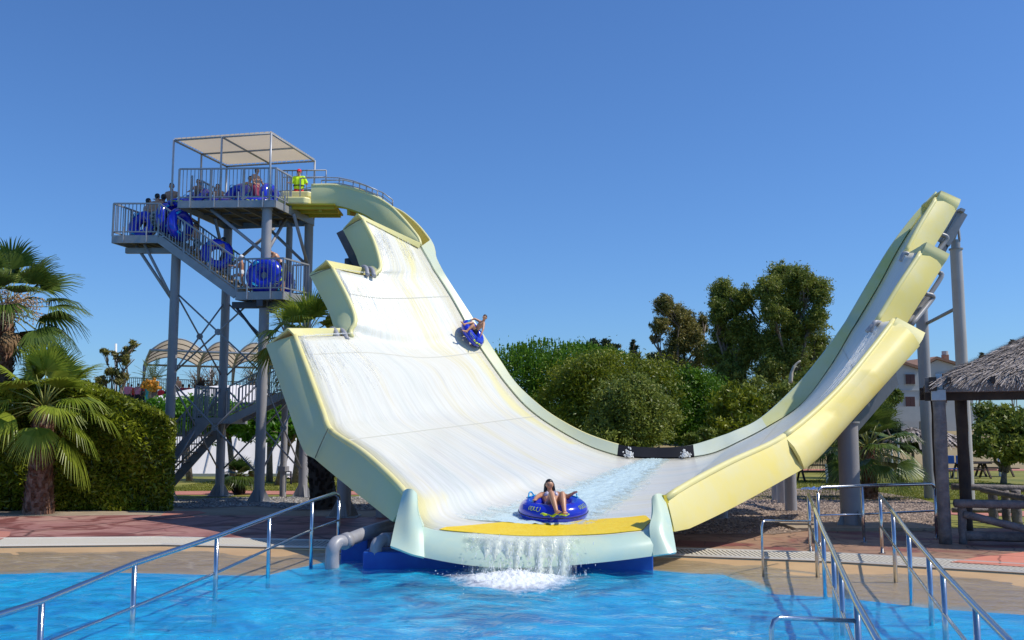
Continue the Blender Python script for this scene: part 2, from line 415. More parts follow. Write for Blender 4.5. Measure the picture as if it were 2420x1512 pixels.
# ---------------------------------------------------------------- drain grate (real slats)
gr = thing('drain_grate', 'long white slotted overflow grate along the pool beach edge', 'drain grate', (0, 18, 0))
mb = MB(); x = -16.0
while x < 20:
    y0, y1 = grate_bot(x), grate_top(x)
    mb.box((x, (y0+y1)/2, .052), .05, y1-y0-.06, .02); x += .082
M['grate'] = mat('cream_plastic_grate', (.62, .58, .50), .6); mb.build('slat', M['grate'], gr)
for fn, off in ((grate_bot, .03), (grate_top, -.03)):
    mb = MB(); mb.tube([(a*.2, fn(a*.2)+off, .052) for a in range(-80, 101)], .03, 4); mb.build('edge_kerb', M['grate'], gr)
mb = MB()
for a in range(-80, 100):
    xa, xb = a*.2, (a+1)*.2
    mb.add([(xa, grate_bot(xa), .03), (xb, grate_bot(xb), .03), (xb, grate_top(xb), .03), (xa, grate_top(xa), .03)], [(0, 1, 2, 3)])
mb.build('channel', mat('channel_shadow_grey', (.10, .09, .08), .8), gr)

# ---------------------------------------------------------------- water
def water_mat():
    m = bpy.data.materials.new('pool_water'); m.use_nodes = True; nt = m.node_tree; nt.nodes.clear()
    out = nt.nodes.new('ShaderNodeOutputMaterial')
    tc = nt.nodes.new('ShaderNodeTexCoord'); geo = nt.nodes.new('ShaderNodeNewGeometry')
    def noise(scale, det, stretch=(1, 1, 1), dist=0):
        mp = nt.nodes.new('ShaderNodeMapping'); mp.inputs['Scale'].default_value = stretch
        nt.links.new(tc.outputs['Object'], mp.inputs[0])
        n = nt.nodes.new('ShaderNodeTexNoise'); n.inputs['Scale'].default_value = scale; n.inputs['Detail'].default_value = det; n.inputs['Distortion'].default_value = dist
        nt.links.new(mp.outputs[0], n.inputs['Vector']); return n.outputs['Fac']
    a = noise(2.2, 5, (1, 1.5, 1), 1.0); b = noise(8, 4, (1, 1.6, 1), .8)
    ad = nt.nodes.new('ShaderNodeMath'); ad.operation = 'MULTIPLY_ADD'; ad.inputs[1].default_value = .35
    nt.links.new(b, ad.inputs[0]); nt.links.new(a, ad.inputs[2])
    bp = nt.nodes.new('ShaderNodeBump'); bp.inputs['Strength'].default_value = .7; bp.inputs['Distance'].default_value = .13
    nt.links.new(ad.outputs[0], bp.inputs['Height'])
    fr = nt.nodes.new('ShaderNodeFresnel'); fr.inputs[0].default_value = 1.22; nt.links.new(bp.outputs[0], fr.inputs['Normal'])
    fm = nt.nodes.new('ShaderNodeMath'); fm.operation = 'MULTIPLY'; fm.inputs[1].default_value = .5; nt.links.new(fr.outputs[0], fm.inputs[0])
    gl = nt.nodes.new('ShaderNodeBsdfGlossy'); gl.inputs['Roughness'].default_value = .05; nt.links.new(bp.outputs[0], gl.inputs['Normal'])
    tr = nt.nodes.new('ShaderNodeBsdfTransparent'); tr.inputs[0].default_value = (.93, .98, 1, 1)
    df = nt.nodes.new('ShaderNodeBsdfDiffuse'); df.inputs[0].default_value = (.015, .60, .96, 1); nt.links.new(bp.outputs[0], df.inputs['Normal'])
    # milky aerated water further into the pool
    sp = nt.nodes.new('ShaderNodeSeparateXYZ'); nt.links.new(geo.outputs['Position'], sp.inputs[0])
    at = nt.nodes.new('ShaderNodeAttribute'); at.attribute_name = 'deep'
    mu = nt.nodes.new('ShaderNodeMath'); mu.operation = 'MULTIPLY'; nt.links.new(at.outputs['Fac'], mu.inputs[0])
    churn = ramp(nt, noise(1.1, 7, (1, 1.4, 1), 1.5), [(.34, (.12,)*3), (.66, (.75,)*3)])
    nt.links.new(churn, mu.inputs[1])
    m1 = nt.nodes.new('ShaderNodeMixShader'); nt.links.new(mu.outputs[0], m1.inputs[0])
    nt.links.new(tr.outputs[0], m1.inputs[1]); nt.links.new(df.outputs[0], m1.inputs[2])
    m2 = nt.nodes.new('ShaderNodeMixShader'); nt.links.new(fm.outputs[0], m2.inputs[0])
    nt.links.new(m1.outputs[0], m2.inputs[1]); nt.links.new(gl.outputs[0], m2.inputs[2])
    nt.links.new(m2.outputs[0], out.inputs[0])
    return m
M['water'] = water_mat()
xs = np.arange(-14, 15.01, .07); 
nr = 330
rows = []; deep = []
def wave(x, y):
    c = math.hypot(x-.4, y-16.2)
    h = .010*math.sin(2.3*x+1.1*y+.7*math.sin(y*1.7))+.008*math.sin(-1.6*x+3.1*y+1.3*math.sin(x*1.1))+.006*math.sin(5.3*x+2.2*y)*math.sin(1.9*y-x)+.004*math.sin(9*x-4*y+2*math.sin(3*y))+.004*math.sin(4*x+11*y+2*math.sin(2.6*x))
    return h*(1+1.8*math.exp(-c*.35))
for i in range(nr):
    t = i/(nr-1)
    r = []
    for x in xs:
        e = blue_edge(x); top = grate_bot(x)-.05
        y = top*(1-t**1.3)+3.0*t**1.3
        k = min(1, max(0, (e-y)/1.2)); sh = min(1, max(.15, (top-y)/2.5))
        r.append(V(x, y, wave(x, y)*sh)); deep.append(k)
    rows.append(r)
wo = sheet('pool_water', rows, M['water'], thick=0); struct(wo)
a = wo.data.attributes.new('deep', 'FLOAT', 'POINT'); a.data.foreach_set('value', deep)

# ================================================================ WATER SLIDE
ST = [  # per station: K0, K1, K2, K3 (photo x, photo y, distance) and rear rim
 (None, None, (857, 519, 29.7), (993, 584, 31.8), (1016, 568, 33.0)),
 (None, None, (881, 566, 29.5), (1004, 603, 31.7), (1024, 590, 32.6)),
 (None, None, (895, 609, 29.2), (1014, 620, 31.6), (1029, 611, 32.2)),
 (None, None, (898, 637, 29.0), (1024, 638, 31.5), (1040, 633, 31.8)),
 (None, (785, 634, 27.7), (884, 654, 28.8), (1036, 656, 31.3), (1053, 656, 31.5)),
 (None, (816, 693, 27.4), (915, 705, 28.7), (1064, 700, 31.1), (1083, 703, 31.3)),
 (None, (834, 735, 27.2), (940, 755, 28.6), (1090, 745, 31.0), (1108, 741, 31.2)),
 (None, (839, 763, 27.0), (957, 790, 28.5), (1106, 775, 30.9), (1124, 767, 31.1)),
 ((697, 794, 25.4), (831, 796, 26.8), (975, 825, 28.4), (1122, 803, 30.8), (1141, 793, 31.0)),
 ((731, 885, 23.8), None, None, (1162, 862, 30.4), (1183, 857, 30.6)),
 ((764, 975, 22.2), None, None, (1198, 911, 30.0), (1215, 904, 30.2)),
 ((783, 1019, 21.3), None, None, (1244, 962, 29.6), (1260, 948, 29.8)),
 ((853, 1066, 19.7), None, None, (1300, 1004, 29.1), (1310, 986, 29.3)),
 ((920, 1125, 18.3), None, None, (1384, 1051, 28.5), (1384, 1026, 28.7)),
 ((968, 1180, 17.5), None, None, (1459, 1077, 28.1), (1462, 1052.4, 28.3)),
 ((1000, 1243, 17.0), None, None, (1505, 1082, 28.0), (1505, 1058, 28.2)),
 ((1124, 1262, 16.8), None, None, (1550, 1083.5, 28.0), (1550, 1060, 28.2)),
 ((1249, 1270, 16.7), None, None, (1597, 1083, 28.0), (1597, 1058.5, 28.2)),
 ((1380, 1267, 16.7), None, None, (1640, 1080, 28.1), (1637, 1053, 28.3)),
 ((1473, 1260, 16.8), None, None, (1678, 1073, 28.2), (1674, 1042.5, 28.4)),
 ((1540, 1245, 17.0), None, None, (1709, 1062, 28.3), (1703, 1032.5, 28.5)),
 ((1572, 1180, 17.5), None, None, (1743, 1046, 28.4), (1735, 1020.5, 28.6)),
 ((1711, 1099, 19.3), None, None, (1811, 1011, 28.7), (1799, 989, 28.9)),
 ((1852, 1031, 21.3), None, None, (1893, 955, 29.1), (1881, 914, 29.3)),
 ((1972, 929, 23.0), None, None, (1962, 866, 29.4), (1944, 839, 29.6)),
 ((2057, 829, 24.4), None, None, (2011, 784, 29.8), (1995, 768, 30.0)),
 ((2112, 757, 25.4), (2070, 762, 26.8), (2052, 757, 28.4), (2032, 750, 30.1), (2013, 738, 30.3)),
 (None, (2122, 678, 27.2), (2096, 676, 28.6), (2078, 673, 30.4), (2061, 656, 30.6)),
 (None, (2176, 597, 27.8), (2139, 597, 28.8), (2123, 590, 30.8), (2107, 581, 31.0)),
 (None, None, (2175, 530, 29.2), (2166, 523, 31.2), (2160, 511, 31.4)),
 (None, None, (2212, 470, 29.7), (2210, 464, 31.6), (2214, 455, 31.8)),
]
NS = len(ST); SUB = 6
def pt(t): return P(*t)
K = [[None]*NS for _ in range(4)]; RIM = [pt(s[4]) for s in ST]
for i, s in enumerate(ST):
    for k in range(4):
        if s[k]: K[k][i] = pt(s[k])
    if K[0][i] is not None and K[1][i] is None:
        K[1][i] = K[0][i].lerp(K[3][i], .36); K[2][i] = K[0][i].lerp(K[3][i], .68)
def span(k, i0, i1, sub=SUB): return cr(K[k][i0:i1+1], sub)
ALL = [None]*4
def full(k):       # smooth curve through every valid station; list indexed by (station*SUB)
    idx = [i for i in range(NS) if K[k][i] is not None]; i0, i1 = idx[0], idx[-1]
    c = cr(K[k][i0:i1+1], SUB); return {i0*SUB+j: p for j, p in enumerate(c)}
KC = [full(k) for k in range(4)]
RC = {j: p for j, p in enumerate(cr(RIM, SUB))}
def kp(k, j): return KC[k].get(j)
ACR = 5
def across(j):     # list of points from the front edge to the back edge at index j
    a = [kp(k, j) for k in range(4)]
    ks = [k for k in range(4) if a[k] is not None]
    pts = [a[k] for k in ks]
    return ks[0], cr(pts, ACR)
slide = thing('water_slide', 'giant pale yellow half pipe slide with stepped wings rising on both sides', 'water slide', (2, 22, 0))
# material of the wet riding surface, streaked along the flow
def wet_mat():
    m = bpy.data.materials.new('wet_white_gelcoat'); m.use_nodes = True; nt = m.node_tree; b = nt.nodes['Principled BSDF']
    uv = nt.nodes.new('ShaderNodeUVMap')
    def noise(sc, det=5, dist=0.0):
        mp = nt.nodes.new('ShaderNodeMapping'); mp.inputs['Scale'].default_value = (sc[0], sc[1], 1); nt.links.new(uv.outputs[0], mp.inputs[0])
        n = nt.nodes.new('ShaderNodeTexNoise'); n.inputs['Scale'].default_value = 1; n.inputs['Detail'].default_value = det; n.inputs['Distortion'].default_value = dist
        nt.links.new(mp.outputs[0], n.inputs['Vector']); return n.outputs['Fac']
    base = ramp(nt, noise((.10, .9), 3, .4), [(.30, (.60, .64, .58)), (.43, (.70, .70, .61)), (.55, (.74, .71, .59)), (.68, (.73, .67, .42))])
    streak = ramp(nt, noise((.7, 9), 5, .6), [(.40, (0, 0, 0)), (.62, (1, 1, 1))])
    mus = nt.nodes.new('ShaderNodeMath'); mus.operation = 'MULTIPLY'; mus.inputs[1].default_value = .55; nt.links.new(streak, mus.inputs[0])
    c = mixc(nt, mus.outputs[0], base, (.80, .80, .75))
    grey = ramp(nt, noise((.35, 5), 4, .8), [(.55, (0, 0, 0)), (.68, (.55, .55, .55))])
    c = mixc(nt, grey, c, (.60, .60, .56))
    at = nt.nodes.new('ShaderNodeAttribute'); at.attribute_name = 'yellow'
    n2 = noise((.5, 2.5), 5, .5)
    mm = nt.nodes.new('ShaderNodeMath'); mm.operation = 'MULTIPLY_ADD'; mm.inputs[1].default_value = 1.0
    sb = nt.nodes.new('ShaderNodeMath'); sb.operation = 'SUBTRACT'; nt.links.new(n2, sb.inputs[0]); sb.inputs[1].default_value = .5
    nt.links.new(sb.outputs[0], mm.inputs[0]); nt.links.new(at.outputs['Fac'], mm.inputs[2])
    f = ramp(nt, mm.outputs[0], [(.35, (0, 0, 0)), (.75, (.85, .85, .85))])
    c = mixc(nt, f, c, (.80, .72, .34))
    nt.links.new(c, b.inputs['Base Color']); b.inputs['Roughness'].default_value = .35; b.inputs['Coat Weight'].default_value = .25; b.inputs['Coat Roughness'].default_value = .12
    bp = nt.nodes.new('ShaderNodeBump'); bp.inputs['Strength'].default_value = .6; bp.inputs['Distance'].default_value = .02
    nt.links.new(noise((1.6, 12), 6, .6), bp.inputs['Height']); nt.links.new(bp.outputs[0], b.inputs['Normal']); nt.links.new(bp.outputs[0], b.inputs['Coat Normal'])
    return m
M['wet'] = wet_mat()
SEG = [0]
_prev = None
for j in range((NS-1)*SUB+1):
    p = kp(3, j)
    if _prev is not None: SEG.append(SEG[-1]+(p-_prev).length)
    _prev = p
def surface():
    cols = [(j, )+across(j) for j in range((NS-1)*SUB+1)]
    vid = {}; vs = []; fs = []; yel = []; uvs = []
    jL = 8*SUB; jR = 26*SUB
    def yv(j, q):    # where the bare yellow gelcoat shows: q counts across columns 0..15
        s = j/SUB; y = 0
        if 8 < s < 14.5: y = max(0, .75-(q/15)*9)
        if s <= 8: y = max(0, .5-abs(q-(5 if s > 4 else 10))*.6)
        if s < 13: y = max(y, .95-abs(q-(12.9+.10*s))*1.15)
        if 12.5 < s < 15.2: y = max(y, .9-abs(s-14.2)*.5-q*.28)
        if s > 22 and q > 12: y = max(y, .30+(s-22)*.07)
        if s > 26: y = max(y, (s-26)*.16+.1)
        if s > 19 and q < 2: y = max(y, .45-q*.2)
        return y
    for j, k0, pts in cols:
        for q, p in enumerate(pts):
            Q = k0*ACR+q
            vid[(j, Q)] = len(vs); vs.append(tuple(p)); yel.append(yv(j, Q)); uvs.append((SEG[j], Q/15*11.0))
        # at a jump duplicate columns are not needed: panels only use existing pairs
    for j in range((NS-1)*SUB):
        for Q in range(15):
            ids = [(j, Q), (j, Q+1), (j+1, Q+1), (j+1, Q)]
            if all(i in vid for i in ids): fs.append(tuple(vid[i] for i in ids))
    me = bpy.data.meshes.new('riding_surface'); me.from_pydata(vs, [], fs); me.update()
    a = me.attributes.new('yellow', 'FLOAT', 'POINT'); a.data.foreach_set('value', yel)
    ul = me.uv_layers.new(name='UVMap')
    for l in me.loops: ul.data[l.index].uv = uvs[l.vertex_index]
    me.materials.append(M['wet']); shade(me)
    o = bpy.data.objects.new('riding_surface', me); link(o, slide)
    m = o.modifiers.new('solid', 'SOLIDIFY'); m.thickness = .06; m.offset = -1; m.use_even_offset = False
    return o
surf = surface()
if surf.data.polygons[len(surf.data.polygons)//2].normal.z < 0:
    surf.data.flip_normals()
def up_in(j):      # local surface normal (towards the rider)
    a, pts = across(min(max(j, 1), (NS-1)*SUB-1))
    k = a
    d1 = (kp(k, min(j+1, (NS-1)*SUB)) or kp(k, j))-(kp(k, max(j-1, 0)) or kp(k, j))
    d2 = pts[-1]-pts[0]
    n = d1.cross(d2); n.normalize()
    return n if n.z > 0 else -n
# back wall in three parts
def back_wall(j0, j1, m, name, thick=.06, lift=0.0):
    rows = [[], [], []]
    for j in range(j0, j1+1):
        a, b = KC[3][j], RC[j]
        f = V(0, -lift, 0)
        rows[0].append(a+f); rows[1].append(a.lerp(b, .5)+f+V(0, .01, 0)); rows[2].append(b+f)
    return sheet(name, rows, m, slide, thick=thick, offset=1)
back_wall(0, 14*SUB, M['wall_l'], 'back_wall')
back_wall(14*SUB, 18*SUB, M['board'], 'splash_board')
back_wall(18*SUB, 22*SUB, M['wall_r'], 'back_wall')
back_wall(22*SUB, (NS-1)*SUB, M['greenyel'], 'back_wall')
mb = MB(); mb.tube([RC[j]+V(0, .03, 0) for j in range(0, 14*SUB+1)], .045, 6); mb.build('rim_bead', M['yellow_edge'], slide, True)
mb = MB(); mb.tube([RC[j]+V(0, .03, 0) for j in range(14*SUB, (NS-1)*SUB+1)], .03, 6); mb.build('rim_bead', M['lip'], slide, True)
# front fascia of a wing: rounded rim bead then a skirt
def fascia(edge, bottom, m, name, rim_r=.07, edge_m=None, bulge=.06, n=None):
    """edge/bottom : lists of points; both resampled to n"""
    n = n or max(12, len(edge)); e = resample(edge, n); b = resample(bottom, n)
    rows = []
    for t, o in ((0, 0), (.12, .02), (.35, bulge), (.65, bulge), (.9, bulge*.5), (1, 0)):
        rows.append([e[i].lerp(b[i], t)+V(0, -o, 0) for i in range(n)])
    o = sheet(name, rows, m, slide, thick=.07, offset=0)
    mb = MB(); mb.tube(e, rim_r, 8); mb.build('rim_bead', edge_m or M['yellow_edge'], slide, True)
    return o
def DD(lst): return [P(*t) for t in lst]
def k0r(i0, i1): return [KC[0][j] for j in range(i0*SUB, i1*SUB+1)]
def k1r(i0, i1): return [KC[1][j] for j in range(i0*SUB, i1*SUB+1)]
def k2r(i0, i1): return [KC[2][j] for j in range(i0*SUB, i1*SUB+1)]
# left wing 1
fascia(k0r(8, 11), cr(DD([(631, 817, 26.0), (675, 941, 24.0), (717, 1059, 22.0), (745, 1083, 21.4)]), 8), M['greenish'], 'lower_fascia')
fascia(k0r(11, 14), cr(DD([(745, 1083, 21.4), (800, 1129, 20.0), (867, 1182, 18.7), (932, 1233, 17.5)]), 8), M['greenish'], 'lower_fascia')
# left steps
fascia(k1r(4, 8), cr(DD([(733, 648, 28.3), (752, 684, 28), (778, 735, 27.6), (793, 779, 27.2)]), 8), M['greenish'], 'middle_fascia')
fascia(k2r(0, 4), cr(DD([(812, 542, 30.4), (839, 594, 30), (850, 625, 29.6), (856, 640, 29.2)]), 8), M['greenish'], 'upper_fascia')
# right wings
fascia(k0r(21, 23), cr(DD([(1590, 1256, 17.4), (1618, 1252, 17.6), (1741, 1193, 19.2), (1896, 1108, 21.2)]), 8), M['yellow'], 'lower_fascia', bulge=.05)
fascia(k0r(23, 26), cr(DD([(1896, 1108, 21.2), (1934, 1078, 21.8), (2004, 1000, 22.8), (2063, 935, 23.7), (2170, 817, 25.2)]), 8), M['yellow'], 'lower_fascia', bulge=.22)
fascia(k1r(26, 28), cr(DD([(2110, 822, 26.9), (2142, 762, 27.2), (2185, 694, 27.5), (2227, 626, 28.0)]), 8), M['yellow'], 'middle_fascia')
fascia(k2r(28, 30), cr(DD([(2180, 630, 28.9), (2207, 580, 29.2), (2235, 536, 29.5), (2259, 494, 29.8)]), 8), M['yellow'], 'upper_fascia')
# rolled caps on top of every step
def cap_roll(front, back, outer_front, outer_back, name, h=.34, m=None):
    """a hollow rolled lip: inner edge front->back, outer edge outer_front->outer_back"""
    rows = []; n = 9
    a0, a1, o0, o1 = front, back, outer_front, outer_back
    upv = V(0, 0, 1)
    for i in range(n):
        t = i/(n-1); a = a0.lerp(a1, t); o = o0.lerp(o1, t); r = []
        for q in range(9):
            s = q/8; base = a.lerp(o, s); hh = h*math.sin(math.pi*min(1, s*1.0)**.75) if s > 0 else 0
            r.append(base+upv*max(0, hh))
        rows.append(r)
    ob = sheet(name, rows, m or M['yellow_edge'], slide, thick=.05, offset=0); return ob
def left_cap(A, B, outA, outB, name='wing_cap'):
    """vertical inner trough face, rounded top, outer face falling behind"""
    n = 8; rows = []
    for i in range(n):
        t = i/(n-1)
        a = A[0].lerp(B[0], t); p = A[1].lerp(B[1], t); o = A[2].lerp(B[2], t)
        q = p.lerp(o, .12)+V(0, 0, -.005)
        rows.append([a, a.lerp(p, .5), a.lerp(p, .92), p.lerp(o, .04)+V(0, 0, .015), q, p.lerp(o, .5), o])
    return sheet(name, rows, M['yellow_edge'], slide, thick=.05, offset=0, sharp=50)
pA = lambda *t: P(*t)
# (inner foot, peak, outer foot) at the front end and at the back end
left_cap((P(697, 794, 25.4), P(680, 777, 25.3), P(631, 817, 26.0)), (P(845, 800, 27.4), P(846, 778, 27.4), P(826, 792, 28.0)), 0, 0)
left_cap((P(785, 634, 27.7), P(771, 616, 27.6), P(733, 648, 28.3)), (P(884, 654, 29.2), P(886, 640, 29.2), P(862, 660, 29.6)), 0, 0)
left_cap((P(857, 519, 29.7), P(844, 505, 29.6), P(811, 541, 30.4)), (P(990, 586, 31.6), P(993, 575, 31.6), P(965, 600, 32.0)), 0, 0)
# lower face of the trough beams (inner wet box under each cap)
def trough(a, b, c, d):
    rows = [[P(*a), P(*b)], [P(*c), P(*d)]]
    return sheet('trough', rows, M['yellow_edge'], slide, thick=.04, offset=0)
def foam_mat(name, alpha, col=(.93, .95, .96)):
    m = bpy.data.materials.new(name); m.use_nodes = True; nt = m.node_tree; b = nt.nodes['Principled BSDF']
    b.inputs['Base Color'].default_value = (*col, 1); b.inputs['Roughness'].default_value = .45; b.inputs['Alpha'].default_value = alpha
    b.inputs['Specular IOR Level'].default_value = .5
    return m
M['foam'] = foam_mat('bright_water_beads', .7)
M['jet'] = foam_mat('thin_water_jets', .30)
def surf_pt(sj, q):           # sj in stations, q 0..1 across the present width
    j = max(0, min(sj*SUB, (NS-1)*SUB)); j0 = int(j); f = j-j0
    def at(j):
        _, c = across(j); t = q*(len(c)-1); i = int(min(len(c)-2, t)); return c[i].lerp(c[i+1], t-i)
    return at(j0).lerp(at(min(j0+1, (NS-1)*SUB)), f)
def wet_spray(n, sa, qa, sb, qb, run, lift=.22, w=.0055, parent=None):
    mb = MB()
    for i in range(n):
        t = random.random(); s0 = sa+(sb-sa)*t; q0 = qa+(qb-qa)*t; L = run*random.uniform(.5, 1.15); k = 8; st0 = random.random()*.5; pts = []
        for e in range(k):
            u = st0+(1-st0)*e/(k-1); p = surf_pt(s0+L*u, q0+.01*u); nn = up_in(int((s0+L*u)*SUB)); pts.append(p+nn*(lift*max(0.0, 1-u)**1.3*random.uniform(.7, 1.1)+.012))
        i0 = random.randint(0, 4); m_ = random.randint(2, 4); mb.tube(pts[i0:i0+m_], w*random.uniform(.5, 1.3), 4)
    return mb.build('water_jet', M['jet'], slide, True)
flow = None
wet_spray(80, 8.05, .01, 8.05, .30, 1.5, .10)
wet_spray(60, 7.3, .02, 7.9, .04, 1.5, .10)
wet_spray(45, 4.05, .01, 4.1, .36, 1.8, .09)
wet_spray(90, 3.4, .02, 3.9, .05, 1.8, .10)
wet_spray(150, .1, .05, .1, .30, 1.9, .09); wet_spray(80, .1, .50, .1, .74, 2.2, .09)
wet_spray(60, 25.7, .08, 25.3, .30, -1.6, .1)
# twin spray pipes
def hook(p, q, r=.085, out=None):
    mb = MB(); mb.tube(cr([P(*t) for t in p], 6), r, 10); o = mb.build('spray_pipe', M['pvc'], slide, True)
for pts in ([(774, 790, 27.0), (782, 779, 26.9), (791, 781, 26.7), (799, 800, 26.5)], [(792, 792, 27.1), (801, 781, 27.0), (811, 784, 26.8), (820, 803, 26.6)],
            [(846, 646, 29.0), (856, 632, 28.9), (865, 633, 28.7), (869, 650, 28.5)], [(862, 652, 29.1), (871, 635, 29.0), (880, 638, 28.8), (884, 652, 28.6)]):
    hook(pts, None, .075 if pts[0][2] < 28 else .065)
for pts in ([(2084, 765, 26.4), (2076, 761, 26.3), (2066, 763, 26.2), (2056, 784, 26.2)], [(2076, 770, 26.4), (2070, 764, 26.3), (2062, 768, 26.2), (2048, 784, 26.2)],
            [(2147, 600, 28.2), (2141, 598, 28.2), (2135, 600, 28.2), (2128, 617, 28.2)]):
    hook(pts, None, .055)
# right caps: rolled tongues on the three tips
def right_cap(ti, to, bo, bi, back, name='wing_cap'):
    """ti/to: top inner & outer ends of the roll, bi/bo: where it meets the fascia; back: depth vector"""
    n = 8; rows = []
    for i in range(n):
        t = i/(n-1); r = []
        lo = P(*bi).lerp(P(*bo), t); hi = P(*ti).lerp(P(*to), t); bk = hi+back+V(0, 0, -.12)
        c = [lo, lo.lerp(hi, .45)+V(0, -.05, 0), lo.lerp(hi, .85)+V(0, -.03, .02), hi, hi.lerp(bk, .3)+V(0, 0, .03), hi.lerp(bk, .7), bk, bk+V(0, .05, -.3)]
        rows.append(cr(c, 2))
    return sheet(name, rows, M['yellow_edge'], slide, thick=.05, offset=0)
right_cap((2119, 752, 25.4), (2185, 788, 25.6), (2170, 816, 25.25), (2099, 776, 25.2), V(-.1, .9, -.05))
right_cap((2189, 574, 27.8), (2243, 602, 28.0), (2227, 627, 27.95), (2176, 598, 27.75), V(-.1, .9, -.05))
right_cap((2223, 452, 29.7), (2269, 473, 29.9), (2259, 495, 29.75), (2212, 471, 29.65), V(-.1, 1.2, -.05))
# box-sided inner trough faces that close each right step
def quad(name, pts, m, thick=.05):
    w = [P(*t) for t in pts]; rows = [[w[0].lerp(w[1], i/5) for i in range(6)], [w[3].lerp(w[2], i/5) for i in range(6)]]
    return sheet(name, rows, m, slide, thick=thick, offset=0)
quad('trough', [(2118, 753, 25.4), (2072, 772, 27.0), (2063, 785, 27.0), (2100, 778, 25.3)], M['yellow_edge'])
quad('trough', [(2189, 575, 27.8), (2143, 601, 28.8), (2132, 618, 28.8), (2176, 598, 27.8)], M['yellow_edge'])
# seams
def seam(j, off=.006):
    k0, pts = across(j); n = up_in(j); mb = MB(); w = .016
    d = (kp(3, j+1)-kp(3, j)).normalized()
    vs = []; fs = []
    for p in pts: vs += [p+n*off-d*w, p+n*off+d*w]
    for i in range(len(pts)-1): fs.append((2*i, 2*i+1, 2*i+3, 2*i+2))
    mb.add(vs, fs); mb.build('panel_seam', M['seam'], slide)
M['seam'] = mat('grey_panel_joint', (.54, .53, .45), .6)
for s in (5.0, 8.6, 11.6, 22.6, 24.6): seam(int(s*SUB))
for i in (6, 9, 12, 22, 25):
    a, b = KC[3][i*SUB], RC[i*SUB]; MB().bar(a+V(0, -.015, .02), b+V(0, -.015, -.02), .02, .01).build('wall_seam', M['seam'], slide)
# lip -------------------------------------------------------------
ltop = [KC[0][j] for j in range(15*SUB-2, 20*SUB+3)]
lbot = cr(DD([(999, 1317, 16.35), (1060, 1329, 16.25), (1124, 1338, 16.15), (1207, 1342, 16.1), (1290, 1340, 16.1), (1373, 1334, 16.15), (1470, 1324, 16.3), (1560, 1312, 16.5)]), 8)
n = 60; e = resample(ltop, n); b = resample(lbot, n)
rows = []
for t, o, h in ((0, 0, 0), (.06, .09, .02), (.16, .17, .0), (.3, .2, 0), (.6, .14, 0), (.85, .05, 0), (1, -.02, 0), (1.0, -.3, .03)):
    rows.append([e[i].lerp(b[i], t)+V(0, -o, h) for i in range(n)])
sheet('front_lip', rows, M['lip'], slide, thick=.05, offset=1)
# cheeks
def cheek(pts_in, pts_out, name='cheek'):
    rows = [cr([P(*t) for t in r], 4) for r in zip(pts_in, *pts_out)] if False else None
def loft(name, curves, m, n=16, sub=6, thick=.05, across_sub=3):
    cs = [resample(cr([P(*t) for t in c], sub), n) for c in curves]
    cols = [cr([c[i] for c in cs], across_sub) for i in range(n)]
    return sheet(name, cols, m, slide, thick=thick, offset=0)
loft('cheek', [[(956, 1162, 17.6), (944, 1205, 17.2), (934, 1245, 16.85), (923, 1292, 16.45)],
               [(964, 1157, 17.46), (956, 1205, 17.08), (950, 1250, 16.72), (947, 1301, 16.36)],
               [(974, 1158, 17.36), (971, 1205, 16.98), (973, 1250, 16.62), (973, 1311, 16.32)],
               [(983, 1168, 17.35), (986, 1212, 16.95), (998, 1250, 16.68), (1002, 1318, 16.36)]], M['lip'], 20)
loft('cheek_fillet', [[(983, 1168, 17.35), (986, 1212, 16.95), (996, 1246, 16.72)], [(981, 1169, 17.6), (988, 1212, 17.2), (1000, 1243, 17.0)]], M['lip'], 14)
loft('cheek', [[(1543, 1176, 17.35), (1543, 1215, 17.0), (1535, 1250, 16.72), (1544, 1314, 16.48)],
               [(1550, 1169, 17.36), (1556, 1215, 16.99), (1557, 1255, 16.68), (1565, 1311, 16.46)],
               [(1558, 1168, 17.46), (1569, 1215, 17.05), (1575, 1260, 16.74), (1582, 1309, 16.48)],
               [(1566, 1171, 17.6), (1580, 1220, 17.15), (1589, 1265, 16.85), (1597, 1307, 16.55)]], M['lip'], 20)
loft('cheek_fillet', [[(1543, 1176, 17.35), (1543, 1215, 17.0), (1538, 1247, 16.75)], [(1552, 1176, 17.6), (1548, 1215, 17.2), (1540, 1245, 17.0)]], M['lip'], 14)
for p, q in (((777, 1012, 21.15), (746, 1082, 21.25)), ((853, 519, 29.55), (813, 543, 30.25)), ((783, 634, 27.55), (735, 652, 28.15))):
    a_, b_ = P(*p), P(*q); MB().tube([a_.lerp(b_, t)+V(0, -.055-.05*math.sin(math.pi*t), 0) for t in (0, .1, .25, .5, .75, .9, 1)], .012, 5).build('panel_seam', mat('dark_panel_joint', (.16, .16, .11), .7) if 'dark_panel_joint' not in bpy.data.materials else bpy.data.materials['dark_panel_joint'], slide)
quad('cheek_joint', [(1565, 1170, 17.45), (1575, 1172, 17.5), (1592, 1256, 17.4), (1584, 1256, 17.3)], M['under'])
# yellow landing strip, laid over the surface following it
rows = []
for i in range(41):
    s = 15.35+(19.6-15.35)*i/40; u = i/40
    w0 = .004; w1 = .05+.055*min(1, u*4)*min(1, (1-u)*9)+.02
    if u < .25: w0 = .002; w1 = .02+.105*(u/.25)
    rows.append([surf_pt(s, w0+(w1-w0)*k/4)+V(0, 0, .014) for k in range(5)])
sheet('landing_strip', rows, M['strip'], slide, thick=.01, offset=0)
